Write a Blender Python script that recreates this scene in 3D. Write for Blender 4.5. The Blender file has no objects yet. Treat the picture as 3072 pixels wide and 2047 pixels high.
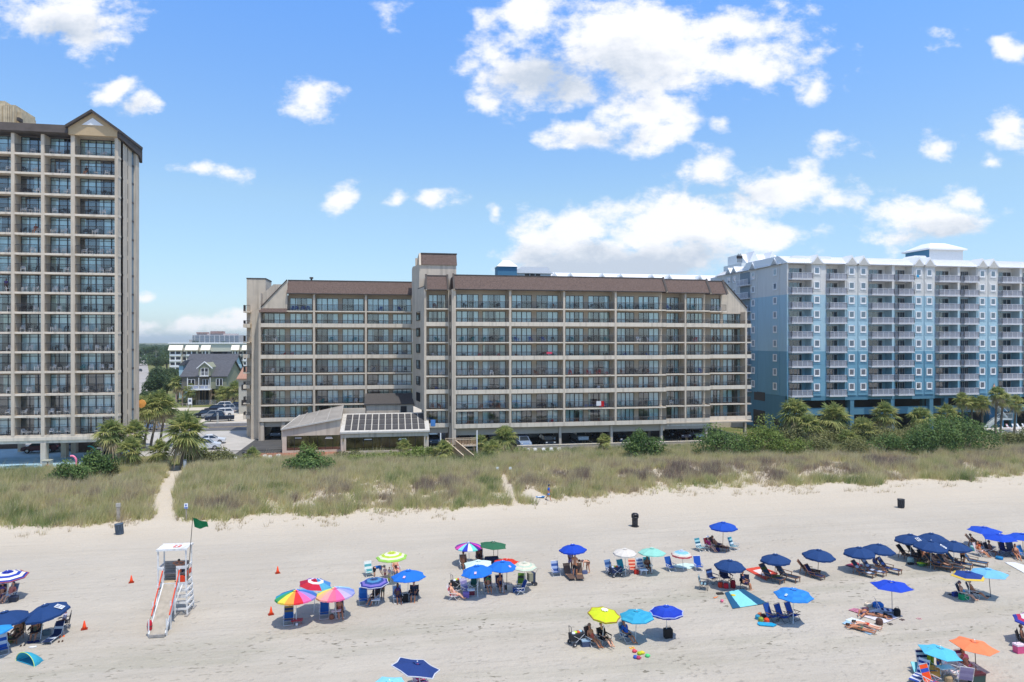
import bpy, math, random
import numpy as np
from mathutils import Vector, Matrix
R = math.radians
rnd = random.Random(11)
scene = bpy.context.scene
COL = scene.collection
# ---------------------------------------------------------------- camera, sky, sun
YAW = R(10); CO, SI = math.cos(YAW), math.sin(YAW)
FP = 2048.0; CX = 1536.0; CY = 1023.5; CAMH = 18.0
cam = bpy.data.cameras.new('camera'); cam.lens = 24; cam.sensor_width = 36
cam.clip_start = 0.5; cam.clip_end = 9000
camo = bpy.data.objects.new('camera', cam); COL.objects.link(camo)
camo.location = (0, 0, CAMH); camo.rotation_euler = (R(90), 0, -YAW)
scene.camera = camo
scene.render.resolution_x = 1024; scene.render.resolution_y = 682
scene.view_settings.view_transform = 'Standard'; scene.view_settings.look = 'None'
scene.view_settings.exposure = 0.0; scene.view_settings.gamma = 1.0
SUNV = Vector((0.17, -0.30, 1.0)).normalized()
sl = bpy.data.lights.new('sun', 'SUN'); sl.energy = 4.0; sl.angle = R(0.5); sl.color = (1.0, 0.95, 0.86)
so = bpy.data.objects.new('sun', sl); COL.objects.link(so); so.location = (0, 0, 80)
so.rotation_euler = SUNV.to_track_quat('Z', 'Y').to_euler()

world = bpy.data.worlds.new("World"); scene.world = world; world.use_nodes = True
def build_world():
    nt = world.node_tree; N = nt.nodes; L = nt.links; N.clear()
    out = N.new('ShaderNodeOutputWorld'); bg = N.new('ShaderNodeBackground')
    sky = N.new('ShaderNodeTexSky'); sky.sky_type = 'NISHITA'; sky.sun_disc = False
    sky.sun_elevation = math.asin(SUNV.z); sky.sun_rotation = math.atan2(SUNV.x, SUNV.y)
    sky.air_density = 1.0; sky.dust_density = 0.6; sky.ozone_density = 1.4
    tc = N.new('ShaderNodeTexCoord')
    def M(op, a, b=None, c=None, clamp=False):
        n = N.new('ShaderNodeMath'); n.operation = op; n.use_clamp = clamp
        for i, v in enumerate((a, b, c)):
            if v is None: continue
            if isinstance(v, (int, float)): n.inputs[i].default_value = v
            else: L.new(v, n.inputs[i])
        return n.outputs[0]
    def VM(op, a, b):
        n = N.new('ShaderNodeVectorMath'); n.operation = op
        for i, v in enumerate((a, b)):
            if isinstance(v, tuple): n.inputs[i].default_value = v
            else: L.new(v, n.inputs[i])
        return n
    d = tc.outputs['Generated']
    # gnomonic chart of the inland half of the sky (bearing, height)
    fwd = VM('DOT_PRODUCT', d, (SI, CO, 0)).outputs['Value']
    rgt = VM('DOT_PRODUCT', d, (CO, -SI, 0)).outputs['Value']
    sep = N.new('ShaderNodeSeparateXYZ'); L.new(d, sep.inputs[0])
    fw = M('MAXIMUM', fwd, 0.02)
    u = M('DIVIDE', rgt, fw); v = M('DIVIDE', sep.outputs[2], fw)
    comb = N.new('ShaderNodeCombineXYZ'); L.new(u, comb.inputs[0]); L.new(v, comb.inputs[1])
    P = comb.outputs[0]
    nz = N.new('ShaderNodeTexNoise'); L.new(P, nz.inputs['Vector']); nz.inputs['Scale'].default_value = 6.5
    nz.inputs['Detail'].default_value = 9; nz.inputs['Roughness'].default_value = 0.56; nz.inputs['Distortion'].default_value = 0.25
    st = VM('MULTIPLY', P, (1.0, 1.5, 1.0)).outputs[0]; L.new(st, nz.inputs['Vector'])
    nf = N.new('ShaderNodeTexNoise'); L.new(st, nf.inputs['Vector']); nf.inputs['Scale'].default_value = 26; nf.inputs['Detail'].default_value = 8; nf.inputs['Roughness'].default_value = .62
    nw = N.new('ShaderNodeTexNoise'); L.new(P, nw.inputs['Vector']); nw.inputs['Scale'].default_value = 5
    nw.inputs['Detail'].default_value = 3
    warp = VM('MULTIPLY', VM('SUBTRACT', nw.outputs['Color'], (0.5, 0.5, 0.5)).outputs[0], (0.16, 0.09, 0)).outputs[0]
    PW = VM('ADD', P, warp).outputs[0]
    def blobs(lst, src):
        acc = None
        for (px, py, rx, ry, k) in lst:
            c = ((px-CX)/FP, (CY-py)/FP, 0)
            a = VM('SUBTRACT', src, c).outputs[0]
            b = VM('MULTIPLY', a, (FP/rx, FP/ry, 0)).outputs[0]
            ln = N.new('ShaderNodeVectorMath'); ln.operation = 'LENGTH'; L.new(b, ln.inputs[0])
            e = M('MULTIPLY', M('SUBTRACT', 1.0, ln.outputs['Value']), k)
            acc = e if acc is None else M('SMOOTH_MAX', acc, e, 0.35)
        return acc
    clouds = [(200, 40, 250, 95, 1.5), (300, 80, 170, 75, 1.2), (380, 265, 100, 60, 1.3), (460, 320, 85, 60, 1.2), (905, 300, 85, 78, 1.0),
              (1190, 30, 50, 60, .8), (570, 525, 95, 30, 1.0), (700, 535, 60, 32, 1.1), (1015, 600, 80, 45, 1.3), (1180, 620, 50, 32, .8),
              (1310, 612, 65, 40, 1.5), (1480, 640, 30, 18, .7), (1600, 230, 190, 110, 1.3), (1580, 40, 130, 140, 1.2), (1900, 120, 330, 200, 2.2), (1480, 160, 120, 120, 1.0), (1900, 330, 200, 70, 1.0), (2420, 250, 130, 80, 1.1), (1480, 290, 110, 50, .9), (1700, 270, 180, 80, 1.2),
              (2180, 60, 200, 70, 1.2), (2250, 180, 250, 110, 1.6), (2470, 270, 80, 60, 1.4), (1760, 390, 130, 65, 1.7), (1920, 420, 120, 50, 1.3),
              (2160, 370, 45, 32, .6), (2120, 520, 130, 75, 1.3), (2350, 560, 190, 95, 1.5), (2500, 610, 110, 50, 1.0), (1750, 690, 210, 85, 1.6),
              (2000, 690, 320, 105, 1.9), (2300, 700, 220, 60, 1.2), (1850, 780, 440, 85, 2.4), (1700, 720, 180, 70, 1.6), (2535, 438, 55, 45, 1.0), (2810, 450, 90, 70, 1.5), (3040, 400, 75, 70, 1.2),
              (2990, 510, 40, 22, .9), (2800, 670, 220, 80, 1.5), (2900, 610, 110, 60, 1.1), (3040, 160, 60, 45, 1.1), (2850, 130, 70, 32, .6),
              (470, 960, 150, 40, 1.1), (650, 980, 160, 45, 1.0), (440, 860, 60, 16, .5), (780, 1000, 300, 26, .6), (2210, 600, 60, 40, .8)]
    fld = blobs(clouds, PW)
    dens = M('ADD', M('ADD', M('MULTIPLY', fld, 0.78), M('MULTIPLY', M('SUBTRACT', nf.outputs['Fac'], .5), 1.8)), M('MULTIPLY', M('SUBTRACT', nz.outputs['Fac'], 0.485), 2.3))
    mr = N.new('ShaderNodeMapRange'); mr.interpolation_type = 'SMOOTHSTEP'; L.new(dens, mr.inputs[0])
    mr.inputs[1].default_value = 0.0; mr.inputs[2].default_value = 0.8
    alpha = M('MULTIPLY', mr.outputs[0], 0.97, clamp=True)
    greys = [(1850, 800, 430, 85, 1.9), (1650, 240, 200, 120, 1.2), (1850, 210, 200, 100, .9), (190, 75, 190, 60, 1.0), (2850, 710, 200, 45, 1.0), (2150, 580, 200, 50, .6), (450, 340, 90, 40, .5), (1780, 410, 120, 40, .6)]
    gf = M('MULTIPLY', M('ADD', blobs(greys, PW), M('ADD', M('MULTIPLY', M('SUBTRACT', nz.outputs['Fac'], .5), 1.1), M('MULTIPLY', M('SUBTRACT', .54, nf.outputs['Fac']), 1.6))), 1.0, clamp=True)
    ccol = N.new('ShaderNodeMix'); ccol.data_type = 'RGBA'; L.new(gf, ccol.inputs[0])
    ccol.inputs[6].default_value = (1.04, 1.05, 1.08, 1); ccol.inputs[7].default_value = (0.60, 0.68, 0.80, 1)
    # sky brightness by height
    sk = VM('MULTIPLY', sky.outputs[0], SKYMUL).outputs[0]
    el = N.new('ShaderNodeMapRange'); L.new(sep.outputs[2], el.inputs[0]); el.inputs[1].default_value = 0.0; el.inputs[2].default_value = 1.0
    grd = N.new('ShaderNodeValToRGB'); L.new(el.outputs[0], grd.inputs[0])
    for i, (p, c) in enumerate(SKYGRAD):
        e = grd.color_ramp.elements[i] if i < 2 else grd.color_ramp.elements.new(p)
        e.position = p; e.color = (*[q/3 for q in c], 1)
    sk2 = VM('MULTIPLY', sk, grd.outputs[0]).outputs[0]
    mix = N.new('ShaderNodeMix'); mix.data_type = 'RGBA'; L.new(alpha, mix.inputs[0]); L.new(sk2, mix.inputs[6])
    cs = VM('MULTIPLY', ccol.outputs[2], (1/SKYS, 1/SKYS, 1/SKYS)).outputs[0]
    L.new(cs, mix.inputs[7])
    L.new(mix.outputs[2], bg.inputs[0]); bg.inputs[1].default_value = SKYS
    L.new(bg.outputs[0], out.inputs[0])
SKYS = 0.11
HAZE = 0.00014
SKYMUL = (3.0, 3.0, 3.0)
SKYGRAD = [(0.0, (1.08, 1.32, 1.75)), (0.075, (1.18, 1.35, 1.55)), (0.2, (1.48, 1.64, 1.66)), (0.44, (1.25, 1.86, 2.5)), (1.0, (2.6, 2.1, 1.65))]
build_world()

# ---------------------------------------------------------------- helpers
def G(px, py, z=0.0):
    s = (CAMH-z)*FP/(py-CY); t = (px-CX)/FP
    return Vector((s*(t*CO+SI), s*(-t*SI+CO), z))
def fdist(px, y):
    return y/(CO-(px-CX)/FP*SI)
def X(px, y):
    return fdist(px, y)*((px-CX)/FP*CO+SI)
def Z(px, py, y):
    return CAMH+(CY-py)/FP*fdist(px, y)
def hexc(h):
    h = h.lstrip('#'); c = [int(h[i:i+2], 16)/255 for i in (0, 2, 4)]
    return tuple((x/12.92 if x <= .04045 else ((x+.055)/1.055)**2.4) for x in c)
MATS = {}
def mat(name, col=None, rough=.7, metal=0.0, var=.08, scale=4.0, bump=0.0, bscale=40.0, trans=0.0, spec=.4, streak=0.0):
    if name in MATS: return MATS[name]
    if isinstance(col, str): col = hexc(col)
    m = bpy.data.materials.new(name); m.use_nodes = True; nt = m.node_tree; N = nt.nodes; L = nt.links
    b = N['Principled BSDF']; b.inputs['Roughness'].default_value = rough; b.inputs['Metallic'].default_value = metal
    b.inputs['Specular IOR Level'].default_value = spec
    tc = N.new('ShaderNodeTexCoord')
    nz = N.new('ShaderNodeTexNoise'); nz.inputs['Scale'].default_value = scale; nz.inputs['Detail'].default_value = 5
    L.new(tc.outputs['Object'], nz.inputs['Vector'])
    mr = N.new('ShaderNodeMapRange'); mr.inputs[1].default_value = .3; mr.inputs[2].default_value = .7
    L.new(nz.outputs['Fac'], mr.inputs[0])
    mx = N.new('ShaderNodeMix'); mx.data_type = 'RGBA'; L.new(mr.outputs[0], mx.inputs[0])
    mx.inputs[6].default_value = (*[min(1, x*(1-var)) for x in col], 1); mx.inputs[7].default_value = (*[min(1, x*(1+var)) for x in col], 1)
    L.new(mx.outputs[2], b.inputs['Base Color'])
    if streak:      # run-off stains
        mp = N.new('ShaderNodeMapping'); mp.inputs['Scale'].default_value = (2.2, 2.2, .09); L.new(tc.outputs['Object'], mp.inputs[0])
        ns = N.new('ShaderNodeTexNoise'); ns.inputs['Scale'].default_value = 1.0; ns.inputs['Detail'].default_value = 6; L.new(mp.outputs[0], ns.inputs['Vector'])
        m2 = N.new('ShaderNodeMapRange'); m2.inputs[1].default_value = .5; m2.inputs[2].default_value = .75; m2.inputs[3].default_value = 1; m2.inputs[4].default_value = 1-streak; L.new(ns.outputs['Fac'], m2.inputs[0])
        vm = N.new('ShaderNodeVectorMath'); vm.operation = 'MULTIPLY'; L.new(mx.outputs[2], vm.inputs[0]); L.new(m2.outputs[0], vm.inputs[1]); L.new(vm.outputs[0], b.inputs['Base Color'])
    if bump:
        nb = N.new('ShaderNodeTexNoise'); nb.inputs['Scale'].default_value = bscale; nb.inputs['Detail'].default_value = 4
        L.new(tc.outputs['Object'], nb.inputs['Vector'])
        bp = N.new('ShaderNodeBump'); bp.inputs['Strength'].default_value = bump; bp.inputs['Distance'].default_value = .02
        L.new(nb.outputs['Fac'], bp.inputs['Height']); L.new(bp.outputs[0], b.inputs['Normal'])
    if trans:
        tl = N.new('ShaderNodeBsdfTranslucent'); L.new(mx.outputs[2], tl.inputs[0])
        ms = N.new('ShaderNodeMixShader'); ms.inputs[0].default_value = trans
        L.new(b.outputs[0], ms.inputs[1]); L.new(tl.outputs[0], ms.inputs[2])
        L.new(ms.outputs[0], N['Material Output'].inputs[0])
    MATS[name] = m; return m
def fab(h, name=None):     # woven cloth
    return mat(name or ('cloth_'+h.strip('#')), h, .85, var=.05, scale=9, trans=.22, bump=.15, bscale=14)
def leafmat(name, cols, trans=.35):
    if name in MATS: return MATS[name]
    m = bpy.data.materials.new(name); m.use_nodes = True; nt = m.node_tree; N = nt.nodes; L = nt.links
    b = N['Principled BSDF']; b.inputs['Roughness'].default_value = .6; b.inputs['Specular IOR Level'].default_value = .25
    at = N.new('ShaderNodeAttribute'); at.attribute_name = 'tint'
    rp = N.new('ShaderNodeValToRGB'); L.new(at.outputs['Fac'], rp.inputs[0])
    for i, (p, c) in enumerate(cols):
        e = rp.color_ramp.elements[i] if i < 2 else rp.color_ramp.elements.new(p)
        e.position = p; e.color = (*(hexc(c) if isinstance(c, str) else c), 1)
    L.new(rp.outputs[0], b.inputs['Base Color'])
    tl = N.new('ShaderNodeBsdfTranslucent'); L.new(rp.outputs[0], tl.inputs[0])
    ms = N.new('ShaderNodeMixShader'); ms.inputs[0].default_value = trans
    L.new(b.outputs[0], ms.inputs[1]); L.new(tl.outputs[0], ms.inputs[2]); L.new(ms.outputs[0], N['Material Output'].inputs[0])
    MATS[name] = m; return m
def glassmat(name, tint, refl=.14, rough=.03):
    m = bpy.data.materials.new(name); m.use_nodes = True; nt = m.node_tree; N = nt.nodes; L = nt.links
    N.remove(N['Principled BSDF'])
    tr = N.new('ShaderNodeBsdfTransparent'); tr.inputs[0].default_value = (*tint, 1)
    gl = N.new('ShaderNodeBsdfGlossy'); gl.inputs['Roughness'].default_value = rough; gl.inputs[0].default_value = (.9, .95, 1, 1)
    tc = N.new('ShaderNodeTexCoord'); nz = N.new('ShaderNodeTexNoise'); nz.inputs['Scale'].default_value = .8
    L.new(tc.outputs['Object'], nz.inputs['Vector']); bp = N.new('ShaderNodeBump'); bp.inputs['Strength'].default_value = .12
    L.new(nz.outputs['Fac'], bp.inputs['Height']); L.new(bp.outputs[0], gl.inputs['Normal'])
    fr = N.new('ShaderNodeFresnel'); fr.inputs[0].default_value = 1.5
    ad = N.new('ShaderNodeMath'); ad.operation = 'ADD'; ad.use_clamp = True; L.new(fr.outputs[0], ad.inputs[0]); ad.inputs[1].default_value = refl
    ms = N.new('ShaderNodeMixShader'); L.new(ad.outputs[0], ms.inputs[0]); L.new(tr.outputs[0], ms.inputs[1]); L.new(gl.outputs[0], ms.inputs[2])
    L.new(ms.outputs[0], N['Material Output'].inputs[0]); MATS[name] = m; return m

class MB:
    def __init__(s): s.v = []; s.f = []; s.mi = []; s.mats = []; s.M = None; s.cur = 0
    def use(s, m):
        if m not in s.mats: s.mats.append(m)
        s.cur = s.mats.index(m); return s
    def _v(s, p):
        p = Vector(p)
        if s.M is not None: p = s.M @ p
        s.v.append(p[:]); return len(s.v)-1
    def poly(s, pts, m=None):
        if m is not None: s.use(m)
        s.f.append([s._v(p) for p in pts]); s.mi.append(s.cur)
    def _faces(s, base, fs):
        for f in fs: s.f.append([base+i for i in f]); s.mi.append(s.cur)
    def box(s, x0, x1, y0, y1, z0, z1, m=None):
        if m is not None: s.use(m)
        b = len(s.v)
        for x, y, z in ((x0,y0,z0),(x1,y0,z0),(x1,y1,z0),(x0,y1,z0),(x0,y0,z1),(x1,y0,z1),(x1,y1,z1),(x0,y1,z1)): s._v((x, y, z))
        s._faces(b, ((0,3,2,1),(4,5,6,7),(0,1,5,4),(1,2,6,5),(2,3,7,6),(3,0,4,7))); return s
    def obox(s, c, sx, sy, sz, rz=0, m=None, rx=0, ry=0):
        old = s.M; T = Matrix.Translation(c) @ Matrix.Rotation(rz, 4, 'Z') @ Matrix.Rotation(ry, 4, 'Y') @ Matrix.Rotation(rx, 4, 'X')
        s.M = T if old is None else old @ T
        s.box(-sx/2, sx/2, -sy/2, sy/2, -sz/2, sz/2, m); s.M = old; return s
    def bar(s, p, q, w, h=None, m=None, up=(0, 0, 1)):
        if m is not None: s.use(m)
        h = h or w; p = Vector(p); q = Vector(q); d = (q-p)
        if d.length < 1e-6: return s
        d.normalize(); u = Vector(up)
        if abs(d.dot(u)) > .98: u = Vector((0, 1, 0))
        a = d.cross(u).normalized()*w/2; b = a.cross(d).normalized()*h/2
        k = len(s.v)
        for c in (p, q):
            for e in (-a-b, a-b, a+b, -a+b): s._v(c+e)
        s._faces(k, ((0,3,2,1),(4,5,6,7),(0,1,5,4),(1,2,6,5),(2,3,7,6),(3,0,4,7))); return s
    def tube(s, pts, r, m=None, n=6, caps=True):
        if m is not None: s.use(m)
        pts = [Vector(p) for p in pts]; k0 = len(s.v); K = len(pts)
        rr = r if isinstance(r, (list, tuple)) else [r]*K
        for i, p in enumerate(pts):
            d = (pts[min(i+1, K-1)]-pts[max(i-1, 0)]).normalized()
            u = Vector((0, 0, 1)) if abs(d.z) < .9 else Vector((1, 0, 0))
            a = d.cross(u).normalized(); b = d.cross(a).normalized()
            for j in range(n):
                t = 2*math.pi*j/n; s._v(p+(a*math.cos(t)+b*math.sin(t))*rr[i])
        for i in range(K-1):
            for j in range(n):
                j2 = (j+1) % n; s.f.append([k0+i*n+j, k0+i*n+j2, k0+(i+1)*n+j2, k0+(i+1)*n+j]); s.mi.append(s.cur)
        if caps:
            s.f.append([k0+j for j in range(n)]); s.mi.append(s.cur)
            s.f.append([k0+(K-1)*n+j for j in range(n)][::-1]); s.mi.append(s.cur)
        return s
    def lathe(s, prof, c=(0, 0, 0), m=None, n=14, caps=True):
        if m is not None: s.use(m)
        k0 = len(s.v); c = Vector(c)
        for r, z in prof:
            for j in range(n):
                t = 2*math.pi*j/n; s._v(c+Vector((r*math.cos(t), r*math.sin(t), z)))
        K = len(prof)
        for i in range(K-1):
            for j in range(n):
                j2 = (j+1) % n; s.f.append([k0+i*n+j, k0+i*n+j2, k0+(i+1)*n+j2, k0+(i+1)*n+j]); s.mi.append(s.cur)
        if caps:
            s.f.append([k0+j for j in range(n)][::-1]); s.mi.append(s.cur)
            s.f.append([k0+(K-1)*n+j for j in range(n)]); s.mi.append(s.cur)
        return s
    def ball(s, c, rx, ry=None, rz=None, m=None, nu=10, nv=7):
        ry = ry or rx; rz = rz or rx
        if m is not None: s.use(m)
        k0 = len(s.v); c = Vector(c)
        for i in range(nv+1):
            a = math.pi*i/nv; 
            for j in range(nu):
                t = 2*math.pi*j/nu; s._v(c+Vector((rx*math.sin(a)*math.cos(t)+(1e-4 if i in (0, nv) else 0)*math.cos(t), ry*math.sin(a)*math.sin(t)+(1e-4 if i in (0, nv) else 0)*math.sin(t), rz*math.cos(a))))
        for i in range(nv):
            for j in range(nu):
                j2 = (j+1) % nu; s.f.append([k0+i*nu+j, k0+(i+1)*nu+j, k0+(i+1)*nu+j2, k0+i*nu+j2]); s.mi.append(s.cur)
        return s
    def prismY(s, pts, y0, y1, m=None):     # polygon in x,z extruded along y
        if m is not None: s.use(m)
        n = len(pts); k = len(s.v)
        for y in (y0, y1):
            for x, z in pts: s._v((x, y, z))
        s.f.append([k+i for i in range(n)]); s.mi.append(s.cur)
        s.f.append([k+n+i for i in range(n)][::-1]); s.mi.append(s.cur)
        for i in range(n):
            j = (i+1) % n; s.f.append([k+j, k+i, k+n+i, k+n+j]); s.mi.append(s.cur)
        return s
    def prismX(s, pts, x0, x1, m=None):     # polygon in y,z extruded along x
        old = s.M; T = Matrix(((0, 1, 0, 0), (1, 0, 0, 0), (0, 0, 1, 0), (0, 0, 0, 1)))
        s.M = T if old is None else old @ T
        s.prismY(pts, x0, x1, m); s.M = old; return s
    def prismZ(s, pts, z0, z1, m=None):     # polygon in x,y
        old = s.M; T = Matrix(((1, 0, 0, 0), (0, 0, 1, 0), (0, 1, 0, 0), (0, 0, 0, 1)))
        s.M = T if old is None else old @ T
        s.prismY(pts, z0, z1, m); s.M = old; return s
    def addmesh(s, me, m=None):
        if m is not None: s.use(m)
        k = len(s.v)
        for v in me.vertices: s._v(v.co)
        for p in me.polygons: s.f.append([k+i for i in p.vertices]); s.mi.append(s.cur)
    def mesh(s, name, smooth=False):
        me = bpy.data.meshes.new(name); me.from_pydata(s.v, [], s.f)
        for m in s.mats: me.materials.append(m)
        me.polygons.foreach_set('material_index', s.mi)
        if smooth: me.polygons.foreach_set('use_smooth', [True]*len(s.f))
        me.update(); return me
    def obj(s, name, parent=None, smooth=False, loc=None):
        return link(name, s.mesh(name, smooth), parent, loc)
def link(name, me, parent=None, loc=None, rz=0.0, sc=None):
    o = bpy.data.objects.new(name, me); COL.objects.link(o)
    if parent is not None: o.parent = parent
    if loc is not None: o.location = loc
    if rz: o.rotation_euler = (0, 0, rz)
    if sc is not None: o.scale = sc if isinstance(sc, (tuple, list)) else (sc, sc, sc)
    return o
def tag(o, label, cat=None, group=None, kind=None):
    o['label'] = label
    if cat: o['category'] = cat
    if group: o['group'] = group
    if kind: o['kind'] = kind
    return o
def thing(name, label, cat, loc=(0, 0, 0), rz=0.0, group=None, sc=None):
    o = link(name, None, None, loc, rz, sc); o.empty_display_size = .2
    return tag(o, label, cat, group)
CACHE = {}
def cached(key, fn):
    if key not in CACHE: CACHE[key] = fn()
    return CACHE[key]
def struct(o): o['kind'] = 'structure'; return o
def npmesh(name, V, Fq, mats, tint=None, smooth=False):
    """V (n,3), Fq (m,k) constant k"""
    me = bpy.data.meshes.new(name); V = np.asarray(V, np.float32); Fq = np.asarray(Fq, np.int32)
    k = Fq.shape[1]; me.vertices.add(len(V)); me.vertices.foreach_set('co', V.ravel())
    me.loops.add(Fq.size); me.loops.foreach_set('vertex_index', Fq.ravel())
    me.polygons.add(len(Fq)); me.polygons.foreach_set('loop_start', np.arange(len(Fq), dtype=np.int32)*k)
    try: me.polygons.foreach_set('loop_total', np.full(len(Fq), k, np.int32))
    except Exception: pass
    for m in mats: me.materials.append(m)
    if tint is not None:
        a = me.attributes.new('tint', 'FLOAT', 'FACE'); a.data.foreach_set('value', np.asarray(tint, np.float32))
    if smooth: me.polygons.foreach_set('use_smooth', [True]*len(Fq))
    me.update(calc_edges=True); me.validate(); return me
ORD = ['first', 'second', 'third', 'fourth', 'fifth', 'sixth', 'seventh', 'eighth', 'ninth', 'tenth', 'eleventh', 'twelfth', 'thirteenth', 'fourteenth', 'fifteenth', 'sixteenth']
_ns = np.random.RandomState(3).rand(256, 256)
def vnoise(x, y, s=1.0):
    x = np.asarray(x)*s+137.3; y = np.asarray(y)*s+71.7
    xi = np.floor(x).astype(int); yi = np.floor(y).astype(int); fx = x-xi; fy = y-yi
    fx = fx*fx*(3-2*fx); fy = fy*fy*(3-2*fy)
    a = _ns[xi % 256, yi % 256]; b = _ns[(xi+1) % 256, yi % 256]; c = _ns[xi % 256, (yi+1) % 256]; d = _ns[(xi+1) % 256, (yi+1) % 256]
    return (a*(1-fx)+b*fx)*(1-fy)+(c*(1-fx)+d*fx)*fy
def fnoise(x, y, s=1.0, o=4):
    r = 0; a = 1; t = 0
    for i in range(o): r = r+a*vnoise(x, y, s*2**i); t += a; a *= .5
    return r/t
# ---------------------------------------------------------------- terrain
GZ = 1.0
def sstep(a, b, x):
    t = np.clip((np.asarray(x, float)-a)/(b-a), 0, 1); return t*t*(3-2*t)
def poly_dist(x, y, pts):
    d = np.full(np.shape(x), 1e9)
    for (ax, ay), (bx, by) in zip(pts[:-1], pts[1:]):
        vx, vy = bx-ax, by-ay; L2 = vx*vx+vy*vy
        t = np.clip(((x-ax)*vx+(y-ay)*vy)/L2, 0, 1)
        d = np.minimum(d, np.hypot(x-ax-t*vx, y-ay-t*vy))
    return d
def gpts(lst, z): return [tuple(G(a, b, z)[:2]) for a, b in lst]
PATH1 = gpts([(508, 1600), (490, 1550), (492, 1500), (512, 1455), (532, 1415), (527, 1380), (515, 1345), (500, 1320)], .9)
PATH2 = gpts([(1640, 1530), (1560, 1505), (1530, 1478), (1514, 1455), (1508, 1438)], 1.0)
PATH3 = gpts([(235, 1470), (300, 1455), (360, 1436), (400, 1420)], 1.2)
def edge_y(x):
    return 71.4+4.0*sstep(8, 30, x)+2.6*(fnoise(x, x*0+3, .22, 4)-.5)*2
def hgt(x, y):
    x = np.asarray(x, float); y = np.asarray(y, float)
    e = edge_y(x)
    rise = sstep(-3.5, 7, y-e)
    crest = sstep(2, 9, y-e)*(1-sstep(92, 99, y))
    h = rise*1.0+crest*(.45+.9*(fnoise(x, y, .16, 3)-.35))
    pd = np.minimum(poly_dist(x, y, PATH1)/1.5, poly_dist(x, y, PATH2)/1.2)
    h = h-.35*np.exp(-pd**2)*rise*(1-sstep(96, 99, y))
    h = h*(1-sstep(97, 100, y))+GZ*sstep(97, 100, y)
    # gentle beach relief + water line slope
    b = (fnoise(x, y, .09, 3)-.5)*.10+(fnoise(x*.35, y, 1.3, 3)-.5)*.035
    h = h+b*(1-sstep(95, 99, y))-.9*(1-sstep(-10, 28, y))
    return h
def h1(x, y): return float(hgt(np.array([x]), np.array([y]))[0])
def GG(px, py, it=4):
    z = 0.0
    for _ in range(it):
        p = G(px, py, z); z = h1(p.x, p.y)
    return Vector((p.x, p.y, z))

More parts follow.
